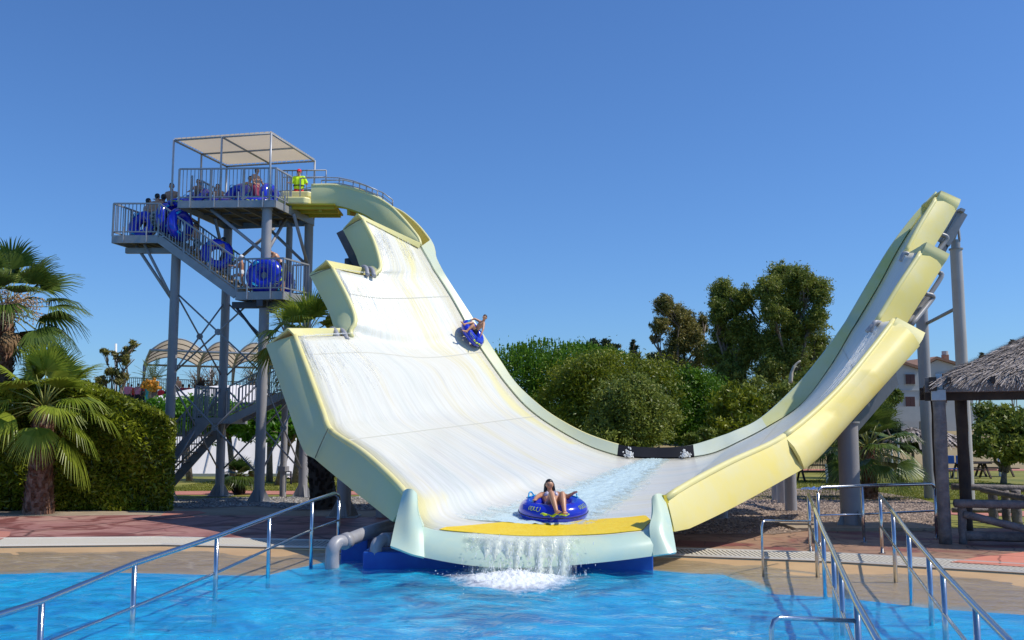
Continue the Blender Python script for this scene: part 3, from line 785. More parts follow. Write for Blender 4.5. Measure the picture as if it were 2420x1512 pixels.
# ---------------------------------------------------------------- launch chute
near_top = cr(DD([(736, 438, 33.3), (792, 438, 33.3), (835, 447, 33.1), (887, 466, 32.8), (923, 488, 32.5), (953, 518, 32.2), (975, 544, 32.0), (989, 563, 31.8), (994, 580, 31.7)]), 6)
near_bot = cr(DD([(736, 484, 33.3), (788, 485, 33.3), (824, 492, 33.1), (867, 509, 32.8), (900, 533, 32.4), (935, 556, 32.1), (958, 566, 31.9), (976, 572, 31.8), (990, 584, 31.75)]), 6)
n = 50; nt_, nb_ = resample(near_top, n), resample(near_bot, n)
sheet('chute_near_wall', [[a.lerp(b, t)+V(0, -.05*math.sin(math.pi*t), 0) for a, b in zip(nt_, nb_)] for t in (0, .25, .5, .75, 1)], M['greenish'], slide, thick=.06, offset=0)
MB().tube(nt_, .06, 6).build('rim_bead', M['yellow_edge'], slide, True)
far_top = cr(DD([(736, 440, 35.6), (800, 441, 35.6), (850, 449, 35.4), (890, 464, 35.1), (923, 487, 34.8), (953, 503, 34.5), (986, 531, 34.1), (1011, 561, 33.6), (1022, 580, 33.2), (1027, 600, 32.8)]), 6)
ft = resample(far_top, n)
fb = [p+V(-.05, 0, -.72-.1*(i/n)) for i, p in enumerate(ft)]
sheet('chute_far_wall', [[a.lerp(b, t) for a, b in zip(ft, fb)] for t in (0, .5, 1)], M['yellow_edge'], slide, thick=.06, offset=0)
MB().tube(ft, .05, 6).build('rim_bead', M['yellow_edge'], slide, True)
m_ = int(n*.93)
sheet('chute_floor', [[a.lerp(b, t)+V(0, 0, -.02) for a, b in zip(nb_[:m_], fb[:m_])] for t in (0, .33, .66, 1)], M['under'], slide, thick=.08, offset=0)
for i in (3, 14, 24):
    MB().bar(nb_[i]+V(0, .1, -.12), fb[i]+V(0, 0, -.12), .1, .2).build('floor_rib', M['under'], slide)
MB().box(P(820, 430, 33.2)+V(0, 0, -.62), .06, .05, .32).build('bracket', M['pvc'], slide)
# chute guard rails
def rail2(pts_top, hs, m, name, parent, r=.022, step=1):
    mb = MB(); mb.tube(pts_top, r, 6); mb.tube([p-V(0, 0, h*.45) for p, h in zip(pts_top, hs)], r*.75, 5)
    for i in range(0, len(pts_top), step): mb.tube([pts_top[i], pts_top[i]-V(0, 0, hs[i])], r, 5)
    mb.tube([pts_top[-1], pts_top[-1]-V(0, 0, hs[-1])], r, 5)
    return mb.build(name, m, parent, True)
rp = cr(DD([(710, 421, 33.5), (770, 419, 33.4), (802, 420, 33.3), (835, 427, 33.1), (866, 438, 32.9), (892, 450, 32.8)]), 1)
rail2(rp, [.9, .5, .42, .42, .42, .42], M['steel_light'], 'guard_rail', slide)
rp = cr(DD([(760, 426, 35.4), (811, 425, 35.4), (850, 434, 35.3), (880, 445, 35.1), (905, 455, 34.9), (928, 472, 34.7)]), 1)
rail2(rp, [.4, .4, .35, .35, .35, .35], M['steel_light'], 'guard_rail', slide)
# launch trays beside the platform
def traybox(name, fl, fr, h, depth, z_top, m):
    mb = MB(); a, b = fl, fr
    poly = [(a.x, a.y), (b.x-.15, b.y), (b.x+.02, b.y+.16), (b.x+.02, b.y+depth), (a.x, a.y+depth)]
    mb.prism(poly, z_top-h, z_top); return mb.build(name, m, slide, bevel=.05)
a, b = P(655, 464, 33.0), P(730, 464, 33.0)
traybox('launch_tray', a, b, .24, 1.6, a.z, M['yellow_edge'])
a, b = P(664, 451, 34.0), P(738, 451, 34.0)
traybox('launch_back_wall', a, b, .22, .25, a.z, M['yellow_edge'])
z = P(655, 481, 33.0).z; x0 = P(652, 480, 33).x; x1 = P(790, 480, 33).x
MB().box(((x0+x1)/2, 33.95, z), x1-x0, 1.7, .06).build('launch_floor', M['under'], slide)
for i in range(3): MB().box(((x0+x1)/2, 33.3+.65*i, z-.08), x1-x0-.1, .08, .10).build('floor_rib', M['under'], slide)
# ---------------------------------------------------------------- slide supports
def column(top, base_xy, r, m, name='support_column', parent=None, foot=False, cap=True):
    mb = MB(); x, y = base_xy
    mb.tube([(x, y, 0), (x, y, top)], r, 20, True); o = mb.build(name, m, parent, True); o.data.set_sharp_from_angle(angle=math.radians(50)) if hasattr(o.data, 'set_sharp_from_angle') else None
    if cap:
        c = MB(); c.tube([(x, y, top), (x, y, top+.04)], r*1.18, 20); c.build('flange', M['steel'], o)
    if foot:
        c = MB()
        for k in range(4):
            d = V(math.cos(k*math.pi/2+.4), math.sin(k*math.pi/2+.4), 0); q = V(-d.y, d.x, 0)*.012
            b0 = V(x, y, .07)+d*r*.9
            c.add([b0+q, b0+d*.25+q, b0+V(0, 0, .45)+q, b0-q, b0+d*.25-q, b0+V(0, 0, .45)-q], [(0, 1, 2), (5, 4, 3), (0, 3, 4, 1), (1, 4, 5, 2)])
        c.box((x, y, .085), .8, .8, .03); c.build('base_plate', M['steel'], o)
    return o
def base(x, y, z=.06): g = G(x, y, z); return (g.x, g.y)
bx = base(2290, 1190); top = P(2252, 590, bx[1]).z
c = column(top, bx, .185, M['col_pale'], parent=slide)
MB().tube([(bx[0], bx[1], top), (bx[0], bx[1], top+.32)], .14, 16).build('neck', M['steel'], c)
mb = MB(); mb.bar((bx[0]-.14, bx[1], top+.3), (bx[0]-.05, bx[1]-.2, top+.75), .06, .25); mb.bar((bx[0]+.14, bx[1], top+.3), (bx[0]+.02, bx[1]-.2, top+.75), .06, .25); mb.build('saddle', M['steel'], c)
bx2 = base(2199, 1178); column(P(2175, 700, bx2[1]).z+.4, bx2, .20, M['col'], parent=slide)
bx3 = base(2012, 1247); column(P(2010, 1000, bx3[1]).z, bx3, .235, M['col'], parent=slide, foot=True)
MB().box((bx3[0]+.1, bx3[1]-.1, .09), 3.3, 1.5, .09).build('concrete_footing', M['sand'], slide)
for q in ((1870, 1208, 1105, .165), (1850, 1190, 1120, .16), (1834, 1184, 1128, .13)):
    bq = base(q[0], q[1]); column(P(q[0], q[2], bq[1]).z+.3, bq, q[3], M['col'] if q[0] > 1860 else M['col_pale'], parent=slide, cap=False)
bq = base(812, 1222); column(P(812, 1120, bq[1]).z, bq, .19, M['col'], parent=slide, foot=True)
bq = base(905, 1222); column(P(905, 1170, bq[1]).z, bq, .19, M['col'], parent=slide, foot=False)
# beams and pipes under the right wing
mb = MB()
mb.bar(P(2274, 503, 30.9), P(2232, 577, 30.9), .16, .30); mb.bar(P(2262, 500, 30.9), P(2222, 572, 30.9), .10, .2)
mb.bar(P(2262, 498, 30.9), P(2272, 502, 30.9), .5, .1)
mb.build('top_beam', M['steel'], slide)
mb = MB(); mb.bar(P(2232, 577, 30.9), P(2150, 740, 29.6), .14, .26); mb.bar(P(2150, 740, 29.6), P(2070, 880, 28.6), .14, .26); MB().bar(P(2112, 895, 27.0), P(2010, 1010, 24.6), .2, .35).build('under_beam', M['dark_steel'], slide); MB().bar(P(2000, 1012, 24.6), P(1950, 1040, 24.0), .16, .2).build('under_beam', M['dark_steel'], slide)
mb.build('under_beam', M['dark_steel'], slide)
mb = MB(); mb.tube([P(2187, 766, bx2[1]), P(2262, 727, bx[1])], .06, 8); mb.build('tie_bar', M['steel'], slide, True)
for pts in ([(2185, 694, 29.0), (2204, 699, 29.0), (2199, 712, 29.0), (2150, 772, 28.4)], [(2220, 644, 29.4), (2224, 655, 29.4), (2180, 720, 29.2), (2140, 768, 28.9)], [(2222, 553, 30.3), (2238, 560, 30.3), (2232, 572, 30.3), (2212, 600, 30.2)]):
    mb = MB(); mb.tube(cr(DD(pts), 4), .07, 10); mb.build('feed_pipe', M['pvc'], slide, True)
# dark bracket behind the upper left steps
mb = MB(); mb.bar(P(806, 548, 31.2), P(835, 606, 31.2), .30, .28); mb.bar(P(835, 606, 31.2), P(858, 640, 31.2), .5, .3); mb.build('rear_frame', M['dark_steel'], slide)
MB().tube([P(826, 650, 31.4), P(827, 612, 31.4)], .17, 12).build('rear_post', M['dark_steel'], slide, True)
mb = MB(); mb.bar(P(822, 604, 31.2), P(838, 598, 31.2), .08, .1); mb.bar(P(838, 600, 31.1), P(850, 632, 31.1), .09, .1); mb.build('rear_clamp', M['steel'], slide)
# rear support columns hidden by the bowl but carrying it
for (s, q) in ((12, .8), (20.5, .8)):
    p = surf_pt(s, q); column(p.z-.15, (p.x, p.y), .17, M['col'], parent=slide, cap=False)
# blue plinth and return pipes
pl = thing('pump_plinth', 'blue painted concrete plinth under the slide lip at the water line', 'plinth', (0, 17.2, 0))
mb = MB(); p0, p1 = G(868, 1333, 0), G(1543, 1345, 0); mb.prism([(p0.x, 17.1), (p1.x, 16.95), (p1.x+.1, 18), (p0.x, 18.2)], -.3, .27); mb.build('block', M['blue_paint'], pl, bevel=.02)
a = G(805, 1322, 0); b2 = G(868, 1322, 0); mb = MB(); mb.prism([(a.x, a.y), (b2.x, a.y), (b2.x, a.y+.7), (a.x, a.y+.7)], -.3, .36); mb.build('block', M['blue_paint'], pl, bevel=.02)
for k, (pts, r) in enumerate((([(930, 1240, 18.9), (870, 1258, 18.1), (815, 1279, 17.45), (797, 1282, 17.3), (787, 1296, 17.2), (785, 1314, 17.2), (785, 1345, 17.2)], .118),
               ([(1010, 1268, 18.3), (940, 1274, 17.8), (910, 1276, 17.45), (893, 1284, 17.25), (888, 1300, 17.2), (888, 1315, 17.2), (888, 1345, 17.2)], .105))):
    o = thing('return_pipe', ('pale grey elbow pipe dropping into the pool, leftmost beside the blue block', 'wet grey elbow pipe in the shade under the slide corner')[k], 'pipe', P(*pts[-2]), 'pipes returning water to the pool')
    MB().tube(cr(DD(pts), 6), r, 16).build('pipe', M['pvc'], o, True)
    e = DD(pts); d = (e[2]-e[1]).normalized(); MB().tube([e[2]-d*.1, e[2]+d*.05], r*1.18, 16).build('pipe_collar', M['pvc'], o, True)
# ---------------------------------------------------------------- moving water on the slide
def alpha_water(name, col, lo, hi, scale, stretch=(1, 1, 1), rough=.2, maxa=.9, bump=.4, edge=None):
    m = bpy.data.materials.new(name); m.use_nodes = True; nt = m.node_tree; b = nt.nodes['Principled BSDF']
    b.inputs['Base Color'].default_value = (*col, 1); b.inputs['Roughness'].default_value = rough; b.inputs['Specular IOR Level'].default_value = .6
    tc = nt.nodes.new('ShaderNodeTexCoord'); mp = nt.nodes.new('ShaderNodeMapping'); mp.inputs['Scale'].default_value = stretch
    nt.links.new(tc.outputs['Object'], mp.inputs[0]); n = nt.nodes.new('ShaderNodeTexNoise'); n.inputs['Scale'].default_value = scale; n.inputs['Detail'].default_value = 8; n.inputs['Roughness'].default_value = .7; n.inputs['Distortion'].default_value = .7
    nt.links.new(mp.outputs[0], n.inputs['Vector'])
    at = nt.nodes.new('ShaderNodeAttribute'); at.attribute_name = 'body'
    ad = nt.nodes.new('ShaderNodeMath'); ad.operation = 'ADD'; nt.links.new(n.outputs['Fac'], ad.inputs[0]); nt.links.new(at.outputs['Fac'], ad.inputs[1])
    f = ramp(nt, ad.outputs[0], [(lo, (0, 0, 0)), (hi, (maxa,)*3)])
    nt.links.new(f, b.inputs['Alpha'])
    bp = nt.nodes.new('ShaderNodeBump'); bp.inputs['Strength'].default_value = bump; bp.inputs['Distance'].default_value = .03
    nt.links.new(n.outputs['Fac'], bp.inputs['Height']); nt.links.new(bp.outputs[0], b.inputs['Normal'])
    return m
def wsheet(name, rows, body, m, label=None, cat='water', parent=None):
    o = sheet(name, rows, m, parent, thick=0)
    a = o.data.attributes.new('body', 'FLOAT', 'POINT'); a.data.foreach_set('value', [v for r in body for v in r])
    if not parent: tag(o, label, cat, kind='stuff')
    return o
M['rapid'] = alpha_water('churned_water', (.72, .90, .90), .42, .72, 6, (1, .6, 1), .15, .95, 1.0)
rows = []; body = []
for i in range(90):
    q = .085+.895*i/89; r = []; bb = []
    c = 17.6+(17.15-17.6)*((q-.05)/.93)   # stream axis in stations: straight down to the lip
    half = 1.15*(.75+.6*(1-q))
    c = 15.95+1.05*min(1, max(0, (q-.1)/.55))
    c = 16.7 if q > .3 else 16.7-.2*(.3-q)/.3
    if q > .55: c = 16.0+.0*q
    c = 16.0+.75*max(0, 1-abs(q-.0)/1.0)*0+ (.55 if q < .5 else .55-1.0*(q-.5))
    half = 1.75-.9*q
    for k in range(50):
        u = -1+2*k/49; s = c+u*half*1.3
        p = surf_pt(s, q)+V(0, 0, .012+.035*random.random()*max(0, 1-abs(u)))
        r.append(p); bb.append(.42*(1-abs(u)**1.5*1.9)-.05)
    rows.append(r); body.append(bb)
wsheet('rushing_water', rows, body, M['rapid'], 'foaming pale aqua water rushing down the middle of the slide floor')
# waterfall over the lip
M['fall'] = alpha_water('falling_water', (.80, .84, .72), .28, .66, 7, (1.5, 1.5, .42), .12, .85, .7)
M['fall2'] = alpha_water('falling_water_streaks', (.86, .90, .82), .40, .62, 9, (3.2, 1.5, .16), .15, .8, .6)
for layer in range(2):
    rows = []; body = []
    nx, nz = 120, 26
    for i in range(nz):
        t = i/(nz-1); r = []; bb = []
        for k in range(nx):
            u = k/(nx-1); j = 15.8*SUB+(18.0-15.8)*SUB*u; j0 = int(j); a = KC[0][j0].lerp(KC[0][j0+1], j-j0)
            fall = a.z-.0; z = a.z*(1-t**1.0)+0.0*t
            out = .20+(.42-.16*layer)*math.sqrt(t)
            w = .03*math.sin(u*70+t*3+layer*2)+.03*math.sin(u*31+1+layer*4)
            r.append(V(a.x, a.y-out-w*t, a.z+.04-(a.z+.04)*t**1.25)); bb.append(.15-.5*max(0, abs(u-.5)*2-.62)*2.2-.08*t+.05*math.sin(u*25+1.3*math.sin(u*9)))
        rows.append(r); body.append(bb)
    wsheet('waterfall', rows, body, M['fall' if layer == 0 else 'fall2'], 'sheet of water spilling off the slide lip into the pool'+(', inner layer' if layer else ''), 'waterfall')
# droplets of the fall
mb = MB()
for i in range(500):
    u = random.gauss(.46, .2)
    if not 0 <= u <= 1: continue
    j = 15.9*SUB+(18.3-15.9)*SUB*u; j0 = int(j); a = KC[0][j0]; t = random.random()**.7
    p = V(a.x+random.uniform(-.05, .05), a.y-.25-.45*math.sqrt(t)-random.random()*.15, a.z*(1-t)+.05)
    L = random.uniform(.006, .03)
    mb.sphere(p, (.005, .005, L), 4, 4)
for i in range(900):
    an = random.uniform(0, 2*math.pi); rr = abs(random.gauss(0, 1)); p = G(1215+rr*75*math.cos(an), 1350+abs(rr*20*math.sin(an)), 0)
    mb.sphere(p+V(0, 0, abs(random.gauss(.0, .06))), random.uniform(.004, .011), 4, 3)
o = mb.build('spray_drops', M['foam'], None, True); tag(o, 'loose white drops of spray under the waterfall', 'spray', kind='stuff')
# splash foam mound on the pool
M['splash'] = alpha_water('white_splash_foam', (.90, .95, 1.0), .52, .92, 5, (1, .5, 1), .5, .95, 1.0)
rows = []; body = []
c0 = None
for i in range(70):
    v = i/69; r = []; bb = []
    for k in range(110):
        u = k/109; x = 1020+385*u; y = 1341+100*v
        g_ = G(x, y, 0); d = math.hypot((x-1216)/165, (y-1362)/(46 if y > 1362 else 24))
        if y > 1362: d = math.hypot((x-1216)/(165-(y-1362)*.7), (y-1362)/48)
        h = max(0, 1-d)
        r.append(V(g_.x, g_.y, .015+.10*h*h*(.6+.8*random.random())+.02*random.random()*h)); bb.append(.85*(1-d)+.02)
    rows.append(r); body.append(bb)
wsheet('splash_foam', rows, body, M['splash'], 'white foam where the waterfall hits the blue pool', 'foam')
for xx in (1485, 1617):
    p = P(xx, 1080, 27.9); mb = MB()
    for i in range(90): mb.sphere(p+V(random.gauss(0, .06), random.gauss(-.1, .06), abs(random.gauss(0, .09))), random.uniform(.01, .03), 5, 4)
    mb.build('water_jet', M['foam'], slide, True)
# ================================================================ TOWER
tw = thing('slide_tower', 'tall grey steel tower with landings, stairs and a cream shade canopy at the top', 'tower', (-9.5, 34, 0))
zp = P(631, 484, 32.8).z
zb = zp-.22
FL, FR, BR, BL = (G(*q, zb) for q in ((421, 490), (650, 488), (741, 532), (533, 541)))
def deck_plate(name, c, z, h, parent, mb2=True):
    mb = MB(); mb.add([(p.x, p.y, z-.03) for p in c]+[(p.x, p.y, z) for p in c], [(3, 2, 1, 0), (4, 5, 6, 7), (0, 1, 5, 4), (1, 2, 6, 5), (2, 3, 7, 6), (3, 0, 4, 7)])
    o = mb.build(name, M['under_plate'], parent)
    fr = MB()
    for i in range(4):
        a, b = c[i], c[(i+1) % 4]; fr.bar(V(a.x, a.y, z-h/2), V(b.x, b.y, z-h/2), .06, h)
    fr.build('edge_beam', M['steel'], o)
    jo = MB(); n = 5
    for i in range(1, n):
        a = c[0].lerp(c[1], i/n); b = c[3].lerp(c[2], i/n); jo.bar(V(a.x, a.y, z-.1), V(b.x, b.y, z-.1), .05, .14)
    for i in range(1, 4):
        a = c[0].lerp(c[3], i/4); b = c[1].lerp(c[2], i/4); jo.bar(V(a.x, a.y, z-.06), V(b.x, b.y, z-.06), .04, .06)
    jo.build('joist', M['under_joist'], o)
    return o
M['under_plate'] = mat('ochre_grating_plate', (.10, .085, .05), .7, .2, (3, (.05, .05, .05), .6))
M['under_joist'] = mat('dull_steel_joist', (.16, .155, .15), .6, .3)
plat = deck_plate('platform', [FL, FR, BR, BL], zp, .24, tw)
def railing(name, a, b, parent, h=1.08, post=1.1, gap=.125, za=0, zb_=0, m='steel', skipposts=False, raise_=.12, clip=True):
    """a, b: floor points; vertical bars between a top and a bottom rail"""
    a, b = Vector(a), Vector(b); mb = MB(); L = (b-a).length
    up = V(0, 0, 1)
    mb.bar(a+up*h, b+up*h, .05, .05); mb.bar(a+up*raise_, b+up*raise_, .04, .04)
    n = max(2, int(L/gap))
    for i in range(1, n):
        p = a.lerp(b, i/n); mb.bar(p+up*(raise_), p+up*h, .022)
    o = mb.build(name, M[m], parent)
    k = max(1, round(L/post)); ps = MB()
    for i in range(k+1):
        p = a.lerp(b, i/k); mb2 = MB(); mb2.bar(p+up*(-.02-.004*random.random()), p+up*(h-.003-.006*random.random()), .055+.006*random.random()); mb2.build('post', M[m], o)
    if clip:
        n = max(1, round(L/.85)); mb3 = MB()
        out = (b-a).cross(up).normalized()*.07
        for i in range(n):
            p = a.lerp(b, (i+.5)/n)+out; mb4 = MB(); mb4.bar(p-up*.24, p+up*.28, .035); mb4.build('bracket', M['steel_light'], o)
    return o
def at_z(p, z): return V(p.x, p.y, z)
inn = lambda p, q, d: p+(q-p).normalized()*d
railing('railing', at_z(FL, zp), at_z(FR, zp), tw)
FR2 = FR.lerp(BR, .38)
railing('railing', at_z(FR, zp), at_z(FR2, zp), tw)
railing('railing', at_z(BL, zp), at_z(BR, zp), tw, clip=False, gap=.16)
railing('railing', at_z(FL.lerp(BL, .45), zp), at_z(BL, zp), tw, clip=False)
# separate tubular rail by the attendant
mb = MB(); a = P(1345/1.6926 if False else 690, 403, 35.3); 
q0, q1 = P(668, 403, 35.4), P(771, 402, 35.4)
mb.tube([q0, q1], .025, 6); mb.tube([q0-V(0, 0, .25), q1-V(0, 0, .25)], .018, 5); mb.tube([q1, q1-V(0, 0, .45)], .022, 5)
for i in range(6):
    p = q0.lerp(q1, i/9); mb.tube([p, p-V(0, 0, 1.0)], .015, 5)
p = q0.lerp(q1, 5/9); mb.tube([q0-V(0, 0, 1.0), p-V(0, 0, 1.0)], .018, 5)
mb.build('attendant_rail', M['steel'], tw, True)
# columns
cbase = {'C1': base(394, 1184), 'C2': (BL.x+.15, BL.y-.2), 'C3': base(611.6, 1187), 'C4': (BR.x-.12, BR.y-.2)}
ctop = {'C1': P(404, 598, cbase['C1'][1]).z, 'C2': zp-.28, 'C3': zp-.24, 'C4': zp-.28}
for k in cbase:
    column(ctop[k], cbase[k], .155 if k != 'C3' else .165, M['col'], parent=tw, foot=True, cap=(k in ('C3', 'C4')))
bq = base(668, 1174); cp = column(P(685, 540, bq[1]).z, bq, .115, M['col'], name='supply_pipe', parent=tw, cap=False)
MB().tube([(bq[0], bq[1], .95), (bq[0], bq[1], 1.12)], .2, 14).build('flange', M['col'], cp)
MB().tube([(bq[0]+.12, bq[1]-.05, .95), (bq[0]+.28, bq[1]-.05, .93), (bq[0]+.29, bq[1]-.05, .5)], .035, 8).build('valve_arm', M['dark_steel'], cp, True)
zt = P(685, 540, bq[1]).z; MB().tube([(bq[0], bq[1], zt), (bq[0]-.05, bq[1], zt+.2), (bq[0]-.35, bq[1], zt+.25)], .115, 12).build('elbow', M['col'], cp, True)
# lower landing
Yl = 31.9; zl = P(558, 690, Yl).z
LA, LB, LC = G(558, 690, zl), G(668, 688, zl), G(728, 701, zl); LD = LA+(LC-LB)
ll = deck_plate('landing', [LA, LB, LC, LD], zl, .26, tw)
railing('railing', LA, LB, tw); railing('railing', LB, LC, tw, gap=.13)
railing('railing', LC, LC.lerp(LD, .35), tw, clip=False)
# upper landing
zu = P(266, 556, 32.5).z
UA, UB = G(266, 556, zu), G(374, 556, zu); Ud = (LC-LB).normalized()*1.75; Ud = (FR-BR)*-1; Ud = Ud.normalized()*2.0
UD, UC = UA+Ud, UB+Ud
deck_plate('landing', [UA, UB, UC, UD], zu, .26, tw)
railing('railing', UA, UB, tw); railing('railing', UD, UA, tw, clip=False); railing('railing', UD, UD.lerp(UC, .55), tw, clip=False)
# stair flights
def flight(a, b, wv, parent, n, rail_front=True, rail_back=True, clip=True, name='stair_flight'):
    """a lower point, b upper point of the front stringer, wv the width vector"""
    mb = MB(); mb.bar(a-V(0, 0, .1), b-V(0, 0, .1), .05, .26); mb.bar(a+wv-V(0, 0, .1), b+wv-V(0, 0, .1), .05, .26)
    o = mb.build(name, M['steel'], parent)
    tr = MB(); run = (b-a)/n
    W = wv.normalized(); R = V(b.x-a.x, b.y-a.y, 0).normalized()
    for i in range(n):
        c = a+run*(i+.6)+wv/2+V(0, 0, .10)
        MB().box(c+V(0, 0, .02), wv.length-.06, .25, .045, axes=(W, R, V(0, 0, 1))).build('tread', M['tread'], o)
    if rail_front: railing('railing', a, b, parent, clip=clip)
    if rail_back: railing('railing', a+wv, b+wv, parent, clip=False)
    return o
M['tread'] = mat('stair_tread', (.33, .29, .22), .6, .2, (8, (.2, .2, .2), .6))
wv = Ud.normalized()*1.15
flight(LA, UB, wv, tw, 12)
# steps from the upper landing back up to the platform
a_, b_ = at_z(UC, zu)+V(-.1, .15, 0), at_z(FL.lerp(BL, .25), zp)
flight(a_, b_, V(0, .9, 0), tw, 4, clip=False, name='upper_steps')
# canopy
zc = P(641, 314, FR.y).z
cFL, cFR, cBR, cBL = (G(*q, zc) for q in ((411, 329.5), (641, 313.5), (744, 379), (536, 391.5)))
canopy = thing('shade_canopy', 'cream fabric shade roof on thin grey posts on top of the slide tower', 'canopy', (cFL+cBR)/2)
rows = []
for i in range(21):
    r = []
    for j in range(21):
        p = cFL.lerp(cFR, j/20).lerp(cBL.lerp(cBR, j/20), i/20)
        sx = abs(math.sin(2*math.pi*j/20)) if True else 0; sy = abs(math.sin(2*math.pi*i/20))
        r.append(p+V(0, 0, .05-.05*min(sx, 1)*min(sy, 1)))
    rows.append(r)
def canvas_mat():
    m = mat('backlit_cream_canvas', (.74, .64, .50), .9); nt = m.node_tree; b = nt.nodes['Principled BSDF']
    tr = nt.nodes.new('ShaderNodeBsdfTranslucent'); tr.inputs[0].default_value = (.74, .62, .48, 1)
    mx = nt.nodes.new('ShaderNodeMixShader'); mx.inputs[0].default_value = .42
    nt.links.new(b.outputs[0], mx.inputs[1]); nt.links.new(tr.outputs[0], mx.inputs[2]); nt.links.new(mx.outputs[0], nt.nodes['Material Output'].inputs[0]); return m
M['canvas'] = canvas_mat()
cs = sheet('fabric_roof', rows, M['canvas'], canopy, thick=0)
mb = MB()
for a, b in ((cFL, cFR), (cFR, cBR), (cBR, cBL), (cBL, cFL), (cFL.lerp(cFR, .5), cBL.lerp(cBR, .5)), (cFL.lerp(cBL, .5), cFR.lerp(cBR, .5))):
    mb.tube([a-V(0, 0, .03), b-V(0, 0, .03)], .032, 6)
mb.build('roof_frame', M['steel'], canopy, True)
for k in range(44):
    pass
mb = MB()
for a, b in ((cFL, cFR), (cFR, cBR), (cBR, cBL), (cBL, cFL)):
    n = 20
    for k in range(n): p = a.lerp(b, (k+.5)/n); mb.tube([p-V(.03, 0, .06), p+V(.03, 0, .05)], .014, 4)
mb.build('lacing', M['whitec'], canopy)
def zs(p, q, off=0): return at_z(q, zp)
for a, lit in ((cFL, 1), (cFL.lerp(cFR, .5), 1), (cFR, 1), (cBR, 0), (cBL, 0), (cFL.lerp(cBL, .5), 0)):
    MB().tube([a, V(a.x, a.y, zp-.02)], .036, 8).build('canopy_post', M['steel_light'], canopy, True)
# bracing
br = lambda a, b, r=.03, m='steel', nm='brace': MB().tube([a, b], r, 6).build(nm, M[m], tw, True)
cc = {k: V(*cbase[k], 0) for k in cbase}
def at(k, z): return V(cc[k].x, cc[k].y, z)
for (k1, k2) in (('C1', 'C2'), ('C1', 'C3'), ('C2', 'C4'), ('C3', 'C4')):
    for z0, z1 in ((.9, 4.0), (4.2, 7.0)):
        if k1 == 'C1': z1 = min(z1, 7.2)
        br(at(k1, z0), at(k2, z1)); br(at(k1, z1), at(k2, z0))
        m_ = at(k1, z0).lerp(at(k2, z1), .5); MB().tube([m_-V(0, .02, 0), m_+V(0, .02, 0)], .11, 12).build('brace_plate', M['steel'], tw)
for k, dx, dy in (('C3', -1.9, .1), ('C3', .25, 1.6), ('C4', -.2, -1.6), ('C4', -1.6, .0), ('C2', 1.7, 0), ('C2', 0, -1.6)):
    b_ = at(k, zp-1.75); e_ = V(b_.x+dx, b_.y+dy, zp-.22); br(b_, e_, .06, 'col', 'knee_brace')
for e_ in (UA.lerp(UD, .3)+V(.45, 0, -.25), UB.lerp(UC, .1)+V(-.6, .1, -.25)):
    br(at('C1', zu-2.2), e_, .055, 'col', 'knee_brace')
MB().bar(at('C1', ctop['C1']+.08)+V(-1.7, 0, 0), at('C1', ctop['C1']+.08)+V(.3, 0, 0), .16, .18).build('cross_head', M['steel'], tw)
MB().bar(at('C1', ctop['C1']+.08)+V(0, -.5, 0), at('C1', ctop['C1']+.08)+V(0, 1.6, 0), .12, .18).build('cross_head', M['steel'], tw)
MB().bar(V(LA.x-.25, at('C3', 0).y, zl-.36), V(LC.x+.2, at('C3', 0).y, zl-.36), .2, .2).build('cross_head', M['dark_steel'], tw)
MB().bar(V(cc['C3'].x, LA.y-.1, zl-.36), V(cc['C3'].x, LC.y+.8, zl-.36), .2, .2).build('cross_head', M['dark_steel'], tw)
for dx in (-.9, 1.1): br(at('C3', zl-1.6), V(cc['C3'].x+dx, cc['C3'].y-.05, zl-.45), .05, 'dark_steel', 'knee_brace')
# lower stairs behind the columns
l0 = P(418, 985, 34.5); zl2 = l0.z
Ya = 34.2
A0 = P(424, 987, Ya); z2 = A0.z; B0 = G(560, 987, z2) if False else P(540, 987, Ya); B0.z = z2
C0, D0 = B0+V(.2, 1.6, 0), A0+V(.2, 1.6, 0)
deck_plate('landing', [A0+V(.55, 0, 0), B0, C0, D0+V(.55, 0, 0)], z2, .2, tw)
railing('railing', A0+V(.0, 1.6, 0), B0+V(-.5, 1.6, 0), tw, clip=False, m='steel_light'); railing('railing', A0+V(.55, 0, 0), A0+V(.75, 1.6, 0), tw, clip=False)
# flight up to the right
U0 = P(672, 925, Ya); flight(B0, V(U0.x+1.0, B0.y, U0.z+.5), V(0, 1.2, 0), tw, 11, clip=False, name='stair_flight')
# flight down to the left front
Ld = P(322, 1170, 34.2); flight(V(Ld.x, 34.2, .1), V(A0.x+.95, 34.2, z2), V(0, .0, 0)+V(.35, 1.25, 0), tw, 9, clip=False)
br(V(B0.x-.3, Ya+.6, z2-.1), at('C2', 2.0), .05, 'steel_light', 'knee_brace')
